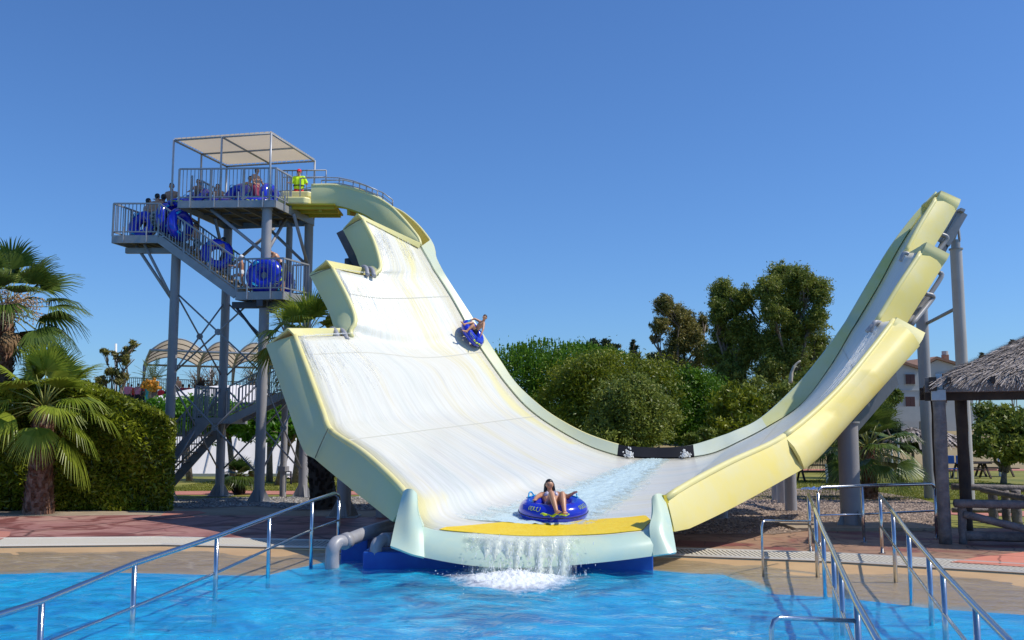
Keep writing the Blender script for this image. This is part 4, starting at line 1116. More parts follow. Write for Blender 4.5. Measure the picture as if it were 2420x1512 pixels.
# ================================================================ TUBES
def swim_tube(label, c, R=.38, r=.18, normal=(0, 0, 1), spin=0, group='blue swim tubes', print_=True, name='swim_tube'):
    c = Vector(c); Nn = Vector(normal).normalized(); X = Nn.orthogonal().normalized(); 
    if abs(Nn.z) > .5: X = (V(1, 0, 0)-Nn*Nn.x).normalized()
    else: X = (V(0, 0, 1)-Nn*Nn.z).normalized()
    Yv = Nn.cross(X); X, Yv = X*math.cos(spin)+Yv*math.sin(spin), Yv*math.cos(spin)-X*math.sin(spin)
    o = thing(name, label, 'swim tube', c, group)
    def tp(u, v, rr=r, RR=R): 
        d = X*math.cos(u)+Yv*math.sin(u); return c+d*(RR+rr*math.cos(v))+Nn*(rr*math.sin(v))
    nu, nv = 48, 18; vs = []; fs = []
    for i in range(nu):
        u = 2*math.pi*i/nu
        for j in range(nv):
            v = 2*math.pi*j/nv
            crease = 1-.03*abs(math.sin(u*12))*(max(0, -math.cos(v)))**2
            vs.append(tp(u, v, r*crease))
    for i in range(nu):
        for j in range(nv):
            a = i*nv+j; b = i*nv+(j+1) % nv; cc_ = ((i+1) % nu)*nv
            fs.append((a, cc_+j, cc_+(j+1) % nv, b))
    mb = MB(); mb.add(vs, fs); bd = mb.build('ring', M['tube'], o, True)
    pts = [tp(2*math.pi*i/nu, 0, r*1.0) for i in range(nu+1)]
    MB().tube(pts, .009, 5, False).build('seam', M['navy'], bd, True)
    for u in (.6, math.pi-.6):
        d = X*math.cos(u)+Yv*math.sin(u); t = -X*math.sin(u)+Yv*math.cos(u)
        b0 = tp(u, math.pi*.42, r*1.01); nn = (b0-(c+d*R)).normalized()
        h = MB(); h.tube(cr([b0-t*.10, b0-t*.07+nn*.03, b0-t*.035+nn*.075, b0+t*.035+nn*.075, b0+t*.07+nn*.03, b0+t*.10], 3), .014, 6)
        h.box(b0+nn*.002, .24, .07, .012, axes=(t, nn.cross(t), nn)); h.build('handle', M['cyan'], o, True)
    if print_:
        # printed yellow-green squiggle on the outer side facing forward and thin leaf outlines
        def onsurf(u, v): return tp(u, v, r*1.008)
        s = MB(); u0 = -math.pi/2
        path = [onsurf(u0+(-.42+.84*i/24), .34+.05*math.sin(i*1.1)+.05*math.sin(i*.5)) for i in range(25)]
        s.tube(path, [.006+.022*abs(math.sin(i*.42))**2 for i in range(25)], 5); s.build('print', M['lime'], bd, True)
        for uu in (-math.pi/2-.85, -math.pi/2+.9):
            s = MB()
            for k in range(4):
                uc = uu+k*.11; s.tube([onsurf(uc+.035*math.sin(a)*(1+.25*k), .78+(.20+.05*(k % 2))*math.cos(a)) for a in np.linspace(.7, 2*math.pi-.7, 12)], .0032, 4)
            s.build('print', M['lime'], bd, True)
    return o
# ================================================================ PEOPLE
def remesh(mb, name, material, parent, voxel, smooth=2):
    me = bpy.data.meshes.new(name); me.from_pydata(mb.v, [], mb.f); me.update()
    o = bpy.data.objects.new(name, me); COL.objects.link(o)
    m = o.modifiers.new('r', 'REMESH'); m.mode = 'VOXEL'; m.voxel_size = voxel; m.use_smooth_shade = True
    if smooth: s = o.modifiers.new('s', 'SMOOTH'); s.factor = .5; s.iterations = smooth
    dg = bpy.context.evaluated_depsgraph_get(); ev = o.evaluated_get(dg)
    nm = bpy.data.meshes.new_from_object(ev); bpy.data.objects.remove(o); bpy.data.meshes.remove(me)
    nm.name = name; nm.materials.clear(); nm.materials.append(material)
    o = bpy.data.objects.new(name, nm); link(o, parent); shade(nm); return o
def ik(a, b, l1, l2, bend):
    a, b = Vector(a), Vector(b); d = b-a; L = min(d.length, (l1+l2)*.995); D = d.normalized()
    x = (l1*l1-l2*l2+L*L)/(2*L); h = math.sqrt(max(0, l1*l1-x*x)); bd = Vector(bend); bd = bd-D*bd.dot(D)
    bd = bd.normalized() if bd.length > 1e-4 else D.orthogonal().normalized()
    return a+D*x+bd*h, a+D*L
def person(label, at, H=1.6, yaw=0, hips=None, spine=(0, 0, 1), side=None, hands=(None, None), feet=(None, None), knees=(0, -1, 0), elbows=(0, 1, -.3), head=(0, -.25, 1), face=None,
           skin='skin', hair='hair', hairlen='short', wear=('shorts', 'navy'), shirt=None, cap_=None, extra=None, voxel=.014, group=None, faceparts=False, child=False, build=1.0, straps=None, legk=1.0):
    """local frame: x right, -y forward, z up, origin on the floor; yaw turns it"""
    Rz = Matrix.Rotation(yaw, 3, 'Z'); O = Vector(at)
    W = lambda p: O+Rz@Vector(p)
    hh = H/(6.6 if child else 7.4)     # head height
    leg = .485*H; hp = Vector(hips) if hips else V(0, 0, leg)
    sp = Vector(spine).normalized(); sx = Vector(side).normalized() if side else V(1, 0, 0); sx = (sx-sp*sx.dot(sp)).normalized(); fw = sp.cross(sx)*-1
    # fw : towards the chest front (-y for a standing figure)
    if (sp.cross(sx)).y < 0 and not side: fw = sp.cross(sx)
    ch = hp+sp*(.235*H); nk = hp+sp*(.335*H); B = build
    hw = .052*H*B; sw = .108*H*B
    hd = Vector(head).normalized(); hc = nk+hd*(hh*.62)
    fc = Vector(face).normalized() if face else (fw-hd*fw.dot(hd)).normalized()
    m = MB()
    up = lambda v: v
    def c(a, b, r0, r1, sq=None): m.cap(W(a), W(b), r0, r1, 10, ((Rz@Vector(sq[0])), sq[1]) if sq else None)
    for s in (-1, 1):
        c(hp+sx*s*hw*.75, hp+sx*s*hw*.7+sp*.10*H, .064*H*B, .055*H*B, (fw, .85))
        c(hp+sx*s*hw*.55+sp*.08*H, ch+sx*s*hw*.85, .056*H*B, .070*H*B, (fw, .80))
        c(ch+sx*s*hw*.8, nk+sx*s*sw*.55-sp*.04*H, .068*H*B, .040*H, (fw, .8))
        c(nk-sp*.028*H, nk+sx*s*sw*.9-sp*.045*H, .032*H, .036*H)
    c(nk-sp*.04*H, nk+hd*hh*.35, .036*H, .031*H)
    # head
    c(hc+hd*hh*.12+fc*(-.02*H*.5), hc+hd*hh*.10+fc*.01*H, hh*.37, hh*.36)
    c(hc+hd*hh*.0+fc*.008*H, hc-hd*hh*.30+fc*.022*H, hh*.31, hh*.20)
    c(hc-hd*hh*.02+fc*hh*.36, hc-hd*hh*.10+fc*hh*.42, hh*.04, hh*.065)
    sd = hd.cross(fc)
    for s in (-1, 1): c(hc+sd*s*hh*.36+hd*hh*.02, hc+sd*s*hh*.37-hd*hh*.10, hh*.06, hh*.05)
    J = {}
    for i, s in enumerate((-1, 1)):
        sh = nk+sx*s*sw-sp*.05*H
        ht = Vector(hands[i]) if hands[i] is not None else sh+V(s*.05*H, -.03*H, -.33*H)
        el, wr = ik(sh, ht, .165*H, .145*H, elbows if not isinstance(elbows, tuple) or not isinstance(elbows[0], tuple) else elbows[i])
        c(sh, el, .034*H, .025*H); c(el, wr, .026*H, .0165*H)
        hdv = (wr-el).normalized(); pn = hdv.cross(sx); pn = pn.normalized() if pn.length > .1 else fw; wd = hdv.cross(pn).normalized()
        c(wr, wr+hdv*.045*H, .018*H, .024*H, (pn, .55))
        for k, (off, ln) in enumerate(((-.018, .040), (-.006, .046), (.006, .043), (.018, .033))):
            b0 = wr+hdv*.052*H+wd*off*H; b1 = b0+hdv*ln*.55*H; b2 = b1+(hdv*.7+fw*.5-sp*.3).normalized()*ln*.5*H
            c(b0, b1, .0062*H, .0056*H); c(b1, b2, .0056*H, .0046*H)
        c(wr+hdv*.015*H-wd*.018*H, wr+hdv*.045*H-wd*.036*H+fw*.006*H, .0075*H, .0058*H)
        hj = hp+sx*s*hw*1.0-sp*.005*H
        ft = Vector(feet[i]) if feet[i] is not None else V(s*.06*H, 0, .045*H)
        kn, an = ik(hj, ft, .235*H*legk, .225*H*legk, knees if not isinstance(knees[0], tuple) else knees[i])
        c(hj, kn, .056*H*B, .036*H); c(kn, kn.lerp(an, .35), .036*H, .037*H); c(kn.lerp(an, .35), an, .036*H, .021*H)
        shin = (an-kn).normalized(); td = fw-shin*fw.dot(shin)*.6; 
        td = (fw-shin*fw.dot(shin)); td = (td.normalized()*.75+shin*.55) if td.length > .2 else V(0, -1, 0)
        td.normalize()
        if hips is None or (Vector(hips).z > .4 and abs(shin.z) > .6): td = V(0, -1, -.12).normalized()
        dn = shin
        c(an-td*.022*H+dn*.018*H, an+td*.075*H+dn*.026*H, .021*H, .019*H)
        for k in range(5):
            o2 = sx*(k-2)*.0105*H*s; c(an+td*.07*H+dn*.028*H+o2, an+td*(.105-.006*k)*H+dn*.032*H+o2, .0095*H, .0075*H)
        J[i] = (hj, kn, an, sh, el, wr)
    root = thing('person', label, 'person', W(hp*1.0), group)
    body = remesh(m, 'body', M[skin], root, voxel)
    def part(nm, fn, material, vx=None, sm=1):
        mm = MB(); fn(mm); return remesh(mm, nm, M[material], root, vx or voxel, sm)
    def cc(mm, a, b, r0, r1, sq=None): mm.cap(W(a), W(b), r0, r1, 10, ((Rz@Vector(sq[0])), sq[1]) if sq else None)
    g = .011+voxel*.35
    def fh(mm):
        cc(mm, hc+hd*hh*.17-fc*hh*.11, hc+hd*hh*.24-fc*hh*.04, hh*.39, hh*.36)
        cc(mm, hc-fc*hh*.16, hc-hd*hh*.16-fc*hh*.14, hh*.32, hh*.24)
        for s in (-1, 1): cc(mm, hc+hd*hh*.24+sd*s*hh*.20-fc*hh*.06, hc-hd*hh*.02+sd*s*hh*.30-fc*hh*.14, hh*.17, hh*.11)
        if hairlen == 'long':
            for s in (-1, 1):
                cc(mm, hc+hd*hh*.1+sd*s*hh*.30-fc*.02, hc-hd*hh*.75+sd*s*hh*.42+fc*hh*.12, hh*.16, hh*.15)
                cc(mm, hc-hd*hh*.75+sd*s*hh*.42+fc*hh*.12, hc-hd*hh*1.15+sd*s*hh*.46+fc*hh*.3, hh*.15, hh*.07)
            cc(mm, hc-fc*hh*.25, hc-hd*hh*.9-fc*hh*.25, hh*.34, hh*.30)
        if hairlen == 'bun': cc(mm, hc-hd*hh*.05-fc*hh*.35, hc-hd*hh*.25-fc*hh*.42, hh*.26, hh*.2)
    if not cap_: part('hair', fh, hair)
    else:
        part('cap', lambda mm: (cc(mm, hc+hd*hh*.20-fc*hh*.04, hc+hd*hh*.22, hh*.43, hh*.42), cc(mm, hc+hd*hh*.18+fc*hh*.3, hc+hd*hh*.14+fc*hh*.62, hh*.24, hh*.16, (hd, .25))), cap_)
        part('hair', lambda mm: (cc(mm, hc-fc*hh*.14, hc-hd*hh*.1-fc*hh*.16, hh*.33, hh*.28)), hair)
    if wear:
        kind, cm = wear
        def fs_(mm):
            for i, s in enumerate((-1, 1)):
                hj, kn, *_ = J[i]; k = {'shorts': .82, 'brief': .08, 'trunks': .38}[kind]
                cc(mm, hp+sx*s*hw*.7, hp+sx*s*hw*.65+sp*.055*H, .066*H*B+g*.7, .060*H*B+g*.7, (fw, .88))
                if k > .1: cc(mm, hj, hj.lerp(kn, k), .058*H*B+g, (.050 if kind == 'shorts' else .050)*H*B+g*1.2)
                else: cc(mm, hj-sp*.0*H, hj.lerp(kn, k), .050*H*B+g*.3, .046*H*B+g*.1)
        part(kind if kind != 'brief' else 'swim_briefs', fs_, cm)
    if shirt:
        def ft_(mm):
            for i, s in enumerate((-1, 1)):
                hj, kn, an, sh, el, wr = J[i]
                cc(mm, hp+sx*s*hw*.8+sp*.02*H, ch+sx*s*hw*.9, .072*H*B+g, .074*H*B+g, (fw, .85))
                cc(mm, ch+sx*s*hw*.8, nk+sx*s*sw*.55-sp*.05*H, .071*H*B+g, .042*H+g, (fw, .85))
                cc(mm, sh, sh.lerp(el, .75), .040*H+g, .040*H+g)
                cc(mm, nk-sp*.045*H, sh, .034*H+g*.7, .036*H+g)
        part('shirt', ft_, shirt)
    if straps:
        def fb_(mm):
            for s in (-1, 1): cc(mm, ch+sx*s*hw*.85+fw*.036*H-sp*.01*H, ch+sx*s*hw*.95+fw*.040*H-sp*.02*H, .038*H, .037*H)
            cc(mm, ch+sx*hw*1.5+fw*.02*H, ch-sx*hw*1.5+fw*.02*H, .016*H, .016*H)
            for s in (-1, 1): cc(mm, ch+sx*s*hw*.9+fw*.075*H, nk+sx*s*.035*H+fw*.01*H, .008*H, .008*H)
        part('bikini_top', fb_, straps, .006, 0)
    if faceparts:
        for s in (-1, 1):
            e = hc+hd*hh*.05+fc*(hh*.335+.012*H)+sd*s*hh*.14
            MB().sphere(W(e), (hh*.038, hh*.02, hh*.018), 8, 6).build('eye', M['eye'], root, True)
            MB().tube([W(e+hd*hh*.085-sd*s*hh*.07+fc*.004), W(e+hd*hh*.105+fc*.008), W(e+hd*hh*.08+sd*s*hh*.08)], hh*.009, 5).build('eyebrow', M['hair'], root, True)
        l = hc-hd*hh*.23+fc*(hh*.265+.02*H)
        MB().tube([W(l-sd*hh*.10-fc*.003), W(l-hd*.002+fc*.006), W(l+sd*hh*.10-fc*.003)], [hh*.012, hh*.03, hh*.012], 6).build('mouth', M['lip_red'], root, True)
    if extra: extra(root, W, dict(hp=hp, sp=sp, sx=sx, fw=fw, ch=ch, nk=nk, hc=hc, hd=hd, fc=fc, sd=sd, hh=hh, J=J, H=H))
    return root
# ---- girl in the tube at the bottom of the slide
gc = P(1307.5, 1206, 18.55); gz = gc.z
swim_tube('glossy blue tube carrying the dark haired girl at the foot of the slide', gc, R=.435, r=.205, normal=(.0, -.16, 1))
gloc = lambda x, y, z: V(x, y, z)
o_ = gc-V(0, 0, 0)
def rel(px, py, Y): return P(px, py, Y)-o_
person('smiling girl with long black hair sitting in the tube at the slide foot', o_, H=1.60,
       legk=1.15, hips=rel(1308, 1199, 18.50), spine=rel(1299, 1172, 18.98)-rel(1307, 1202, 18.57), side=(1, .05, 0),
       hands=(rel(1262, 1182, 18.33), rel(1354, 1166, 18.5)), elbows=((-1, .5, .0), (.5, .4, -1)), feet=(rel(1315, 1207, 17.86), rel(1334, 1209, 17.86)),
       knees=((-.1, .1, 1), (.05, .1, 1)), head=(-.02, -.14, 1), face=(.03, -1, -.04), hairlen='long', wear=('brief', 'bikini'), straps='bikini', voxel=.0085, faceparts=True)
# ---- rider high on the slide wall
tn = V(.80, -.34, .52).normalized()
rc = P(1117, 787, 30.5)
swim_tube('blue tube sliding down the steep rear lane with a boy riding in it', rc, R=.33, r=.145, normal=tn, spin=.4)
def rr(px, py, Y): return P(px, py, Y+.15)-rc
person('bare chested boy with short brown hair riding a tube high on the slide', rc, H=1.36, hips=rr(1120, 785, 30.3), spine=rr(1137, 768, 30.3)-rr(1119, 788, 30.3), side=V(.25, -.95, -.35)*1,
       hands=(rr(1109, 758, 30.3), rr(1137, 792, 29.9)), elbows=((.6, .3, .6), (.8, 0, .2)), feet=(rr(1098, 766, 30.0), rr(1103, 782, 29.85)), knees=((.2, -.4, 1), (.2, -.6, 1)),
       head=(.25, -.3, 1), face=(-.35, -1, -.25), hair='hair_b', wear=('trunks', 'black'), voxel=.012, faceparts=True)
# ---- people on the tower
gt = 'people queueing on the slide tower'
def stand(px, py, Y, z): g = P(px, py, Y); return V(g.x, g.y, z)
fz = zp+.0
def belt(root, W, d):
    mm = MB(); 
    for i in range(17):
        pass
    pts = [W(d['hp']+d['sp']*.09*d['H']+(d['sx']*math.cos(a)*.125+d['fw']*math.sin(a)*.085)*d['H']) for a in np.linspace(0, 2*math.pi, 20)]
    MB().tube(pts, .022, 6, False).build('belt', M['wood_dark'], root, True)
    g_ = d['hc']+d['hd']*d['hh']*.06+d['fc']*d['hh']*.36
    MB().box(W(g_), d['hh']*.55, .02, d['hh']*.16).build('sunglasses', M['dark'], root, bevel=.005)
ly = 34.75; lx = P(706, 450, ly)
ztop = P(707, 398, ly).z
person('attendant in red cap, fluorescent yellow shirt and red shorts beside the launch chute', V(lx.x, ly, ztop-1.5), H=1.5, hands=(V(-.32, -.25, .92), V(.30, -.12, .92)), elbows=(0, 1, -.2), head=(0, -.12, 1),
       wear=('shorts', 'red'), shirt='hivis', cap_='red', hair='hair', group=None, extra=belt, build=.98)
def tower_person(label, px, ytop, Y, floor, yaw=0, H=None, **k):
    top = P(px, ytop, Y); H = H or (top.z-floor)*1.0
    return person(label, V(top.x, Y, floor), H=H, yaw=yaw, group=gt, **k)
tower_person('man in maroon shorts standing right of the tubes on the top platform', 606, 401, 33.4, fz, yaw=1.2, H=1.46, wear=('shorts', 'maroon'), hands=(V(-.25, -.2, .75), V(.4, -.25, .65)), build=1.22)
tower_person('person close behind the man in maroon shorts, arm reaching to a tube', 590, 412, 34.3, fz, yaw=1.0, H=1.42, wear=('shorts', 'navy'), hands=(V(-.25, -.1, .7), V(.3, .45, .70)))
tower_person('boy sitting low in a tube in the middle of the top platform', 510, 440, 33.6, fz, H=1.35, hips=V(0, .1, .32), spine=(0, .35, 1), hands=(V(-.35, -.1, .35), V(.35, -.1, .35)), feet=(V(-.12, -.6, .35), V(.12, -.6, .35)), knees=(0, 0, 1), wear=('shorts', 'black'), child=True)
tower_person('dark haired head bending over tubes at the platform left end', 466, 448, 33.6, fz, H=1.4, hips=V(0, .25, .45), spine=(0, -.35, 1), hands=(V(-.25, -.4, .5), V(.25, -.4, .5)), feet=(V(-.1, .1, .05), V(.1, .1, .05)), wear=('shorts', 'navy'))
zu_ = zu+.0
tower_person('slim boy with spread arms on the steps at the canopy corner post', 407, 430, 34.1, (zu+zp)/2-.1, hands=(V(-.42, -.3, 1.08), V(.5, -.25, .95)), elbows=(0, .3, -1), wear=('shorts', 'navy'), build=.95)
tower_person('broad backed man in black and white floral shorts on the upper landing', 371, 454, 33.2, zu, yaw=math.pi-.3,  wear=('shorts', 'floral'), hands=(V(-.62, .1, 1.1), V(.25, -.2, 1.0)), build=1.28, elbows=(0, .2, -1))
tower_person('dark skinned youth with navy and cyan shorts on the upper landing', 386, 455, 33.7, zu, yaw=math.pi-.2,  wear=('shorts', 'navy'), skin='skin_dark', hands=(V(-.35, -.1, 1.0), V(.2, -.3, .9)))
tower_person('boy half hidden behind a tube, leftmost on the upper landing', 349, 465, 33.9, zu, yaw=2.4, wear=('shorts', 'black'))
tower_person('fair haired child in green patterned shorts between tubes on the upper stairs', 418, 484, 32.9, zu-.30, yaw=2.2, H=1.28, wear=('shorts', 'green_c'), hair='hair_f', skin='skin_fair', child=True, hands=(V(-.15, -.4, .9), V(.45, .1, .85)))
def on_stairs(px): 
    t = (px-558)/(374-558); return LA.lerp(UB, t)
s_ = on_stairs(478)
tower_person('long haired boy in dark printed shorts climbing the stairs', 472, 515, s_.y+.5, P(474, 621, 32.5).z, yaw=-1.75, H=1.43, wear=('trunks', 'floral'), hairlen='bun', hair='hair_b', hands=(V(-.2, -.45, 1.0), V(.25, -.3, .95)), feet=(V(-.08, -.38, .20), V(.08, .16, .05)), hips=V(0, -.05, .70), spine=(0, -.12, 1))
s_ = on_stairs(525)
tower_person('child in striped shorts hidden behind the round tube on the stairs', 523, 556, s_.y+.75, P(531, 648, 32.8).z, yaw=-1.5, H=1.28, wear=('shorts', 'tatami'), child=True, hands=(V(-.4, -.4, .9), V(.3, -.4, .9)), hips=V(0, .1, .6), feet=(V(-.1, -.2, .05), V(.1, .15, .05)))
s_ = on_stairs(572)
tower_person('small child in white cap and pale swimwear stepping onto the stairs', 575, 595, LA.y+.45, P(585, 684, 32.3).z, yaw=-1.6, H=1.24, wear=('brief', 'whitec'), cap_='whitec', child=True, hands=(V(-.15, -.38, .75), V(.15, -.35, .78)), feet=(V(-.07, -.38, .22), V(.07, .22, .04)), hips=V(0, -.02, .53), spine=(0, -.03, 1))
mx = P(655, 600, 33.0)
person('man in black shorts bending down over the tubes on the lower landing', V(mx.x+.12, 32.95, zl), H=1.8, yaw=-1.45, group=gt, hips=V(0, .12, 1.0), spine=(0, -.62, .8), hands=(V(-.2, -.5, .95), V(.2, -.45, .9)), head=(0, -1, .25), face=(0, -.4, -1), feet=(V(-.12, .12, .07), V(.12, .05, .07)), wear=('shorts', 'black'), hair='hair_b', build=1.1)
# ---- tubes on the tower
tg = 'blue swim tubes carried up the tower'
def tb(label, px, py, Y, normal, R=.37, r=.18, z=None, **k):
    c = P(px, py, Y)
    if z is not None: c.z = z
    return swim_tube(label, c, R, r, normal, group=tg, **k)
tb('upright blue tube facing out on the middle of the stairs', 513, 602, 32.75, (.25, -1, .12))
tb('big upright blue tube at the left of the lower landing', 626, 650, 32.35, (-.12, -1, .10), R=.36, r=.27, z=zl+.60)
tb('blue tube with green print behind the bending man on the lower landing', 664, 652, 33.6, (.75, -.6, .1), R=.36, r=.2, z=zl+.56)
tb('dark blue tube leaning upright at the left of the upper landing', 339, 530, 33.5, (-.3, -1, .25), R=.36, r=.2, z=zu+.52)
tb('narrow edge-on blue tube at the head of the stairs', 398, 518, 33.0, (1, -.35, .1), R=.40, r=.16)
tb('blue tube held upright at an angle near the top of the stairs', 426, 532, 32.7, (1, -.42, .1), R=.40, r=.17)
tb('blue tube lying flat at the right end of the top platform', 607, 466, 33.2, (.05, -.25, 1), R=.42, r=.17, z=zp+.20)
tb('large blue tube tilted on edge in the middle of the top platform', 560, 452, 34.0, (-.45, -.7, .45), R=.42, r=.2, z=zp+.52)
tb('upright blue tube behind the corner post of the top platform', 638, 455, 33.8, (.9, -.35, .1), R=.34, r=.18, z=zp+.48)
tb('blue tube lying low in the middle of the top platform', 520, 470, 33.5, (0, -.15, 1), R=.42, r=.18, z=zp+.19)
tb('blue tube tilted up at the left of the top platform', 462, 465, 33.7, (-.4, -.5, .6), R=.40, r=.18, z=zp+.38)
tb('blue tube lying flat by the left corner of the top platform', 432, 482, 33.4, (0, -.1, 1), R=.36, r=.16, z=zp+.16)
# ================================================================ HANDRAILS
def handrail(label, tops, feet, mids, r=.033, name='handrail', bend=None, group='steel handrails around the pool'):
    """tops: rail polyline; feet: list of (top, foot) pairs; mids: mid rail polyline"""
    o = thing(name, label, 'handrail', feet[0][1], group)
    MB().tube(tops, r, 10).build('top_rail', M['chrome'], o, True)
    for t, f in feet:
        p = MB().tube([t, f], r*.95, 10).build('post', M['chrome'], o, True)
        if f.z > .02: MB().tube([f, f+V(0, 0, .02)], r*2, 12).build('foot_plate', M['chrome'], p)
    if mids: MB().tube(mids, r*.62, 8).build('mid_rail', M['chrome'], o, True)
    return o
def pf(tx, ty, Y, z): t = P(tx, ty, Y); return (t, V(t.x, t.y, z))
# left rail descending into the pool
tp_ = [(-140, 1497, 9.0), (0, 1452, 9.75), (99, 1421, 10.35), (318.6, 1331, 12.15), (512.7, 1267, 14.15), (637, 1221, 15.9), (738, 1183, 17.3)]
tops = DD(tp_); e1 = P(790, 1166, 18.2); e2 = P(799, 1171, 18.4)
ft_ = [pf(99, 1421, 10.35, -.9), pf(318.6, 1331, 12.15, -.7), pf(512.7, 1267, 14.15, -.4), pf(637, 1221, 15.9, -.16), pf(738, 1183, 17.3, -.05)]
last = P(801, 1180, 18.5); ft_.append((last, V(last.x, last.y, .065)))
mids = DD([(-20, 1585, 9.5), (124.5, 1512, 10.5), (318.6, 1434, 12.15), (507, 1355, 14.15), (637, 1296, 15.9), (736, 1252, 17.3), (801, 1229, 18.5)])
handrail('long stainless handrail sloping down into the pool on the left side', tops+[e1, e2, last], ft_, mids)
# right pair
tl = [(1911, 1169, 18.9), (1927, 1206, 16.2), (1945, 1253, 14.45), (1969, 1303.5, 12.7), (1987, 1344, 11.5), (2025, 1426, 9.55), (2073, 1512, 8.3), (2135, 1620, 7.2)]
zf = (.065, -.10, -.25, -.45, -.6, -.85, -1.0)
handrail('stainless handrail running into the water, nearer the slide of the right pair', DD(tl), [pf(*t, z) for t, z in zip(tl, zf)],
         DD([(1911.5, 1236, 18.9), (1928, 1278, 16.2), (1945, 1320, 14.45), (1970, 1386, 12.7), (1990, 1445, 11.5), (2028, 1550, 9.55), (2075, 1660, 8.3)]))
tr_ = [(2079.5, 1171, 18.6), (2110, 1209, 15.6), (2147, 1258, 13.8), (2195, 1313.5, 12.1), (2228, 1352, 11.2), (2306, 1434, 9.45), (2382, 1512, 8.3), (2490, 1620, 7.1)]
handrail('stainless handrail running into the water, farther from the slide of the right pair', DD(tr_), [pf(*t, z) for t, z in zip(tr_, zf)],
         DD([(2079.5, 1241, 18.6), (2110, 1283, 15.6), (2150, 1341, 13.8), (2197, 1404, 12.1), (2231, 1450, 11.2), (2306, 1545, 9.45), (2382, 1650, 8.3)]))
# level rail on the deck behind them
c1, c2, c3 = P(1932, 1152, 19.7), P(2037, 1148, 20.4), P(2208, 1143, 21.2)
def bend(p, q, f, rr=.1):
    d = (q-p).normalized(); return [p+V(0, 0, -rr), p+V(0, 0, -rr*.3)+d*rr*.3, p+d*rr]
L = bend(c1, c3, 0)+[c2]+bend(c3, c1, 0)[::-1]
handrail('level stainless guard rail with rounded corners on the deck in front of the gravel', L, [(c1+V(0, 0, -.1), V(c1.x, c1.y, .065)), (c2, V(c2.x, c2.y, .065)), (c3+V(0, 0, -.1), V(c3.x, c3.y, .065))],
         [P(1932, 1218, 19.7), P(2037, 1215, 20.4), P(2208, 1207, 21.2)], name='guard_rail')
# two small side hoops
a = P(1915, 1232, 17.6); b = P(1800, 1230, 16.3); 
handrail('thin low stainless hoop joining the right rail near the drain grate', [a]+bend(b, a, 0)[::-1]+[V(b.x, b.y, -.1)], [(b+V(0, 0, -.1), V(b.x, b.y, -.12))], None, r=.02, name='side_hoop')
a = P(2020, 1467, 9.55); b = P(1822, 1459, 9.1)
handrail('thin stainless hoop standing in the water at the bottom edge', [a]+bend(b, a, 0)[::-1]+[V(b.x, b.y, -1.1)], [(b+V(0, 0, -.1), V(b.x, b.y, -1.1))], None, r=.022, name='side_hoop')
# ================================================================ VEGETATION
M['leaf_pine'] = leafmat('pine_foliage', (.045, .12, .01), (.17, .32, .015))
M['leaf_pine2'] = leafmat('yellowish_pine_foliage', (.08, .13, .01), (.29, .31, .02))
M['leaf_olive'] = leafmat('grey_green_foliage', (.09, .14, .02), (.32, .35, .06))
M['leaf_euc'] = leafmat('eucalyptus_foliage', (.08, .13, .02), (.34, .36, .06))
M['leaf_euc2'] = leafmat('reddish_eucalyptus_foliage', (.12, .13, .03), (.38, .32, .09))
M['leaf_far'] = leafmat('far_conifer_foliage', (.03, .055, .03), (.07, .10, .05))
M['leaf_hedge'] = leafmat('hedge_leaves', (.09, .12, .008), (.38, .42, .03), .3, .3)
M['leaf_mul'] = leafmat('broad_bright_leaves', (.05, .16, .01), (.16, .36, .03), .45)
M['leaf_palm'] = leafmat('fan_palm_leaf', (.09, .16, .012), (.36, .42, .05), .35, .35)
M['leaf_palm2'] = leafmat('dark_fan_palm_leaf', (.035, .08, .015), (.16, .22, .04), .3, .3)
M['leaf_dead'] = leafmat('dead_palm_leaf', (.16, .09, .04), (.38, .25, .13), .3, .7)
M['leaf_date'] = leafmat('date_palm_leaf', (.06, .10, .03), (.16, .20, .06))
M['orange'] = mat('orange_date_clusters', (.70, .28, .02), .6)
M['flower'] = mat('dry_flower_clusters', (.50, .33, .20), .8)
def limb_path(a, b, sag=.1, wob=.1, n=5):
    a, b = Vector(a), Vector(b); L = (b-a).length
    return [a.lerp(b, i/(n-1))+V(random.gauss(0, wob*L*.1), random.gauss(0, wob*L*.1), sag*L*math.sin(math.pi*i/(n-1))*.3) for i in range(n)]
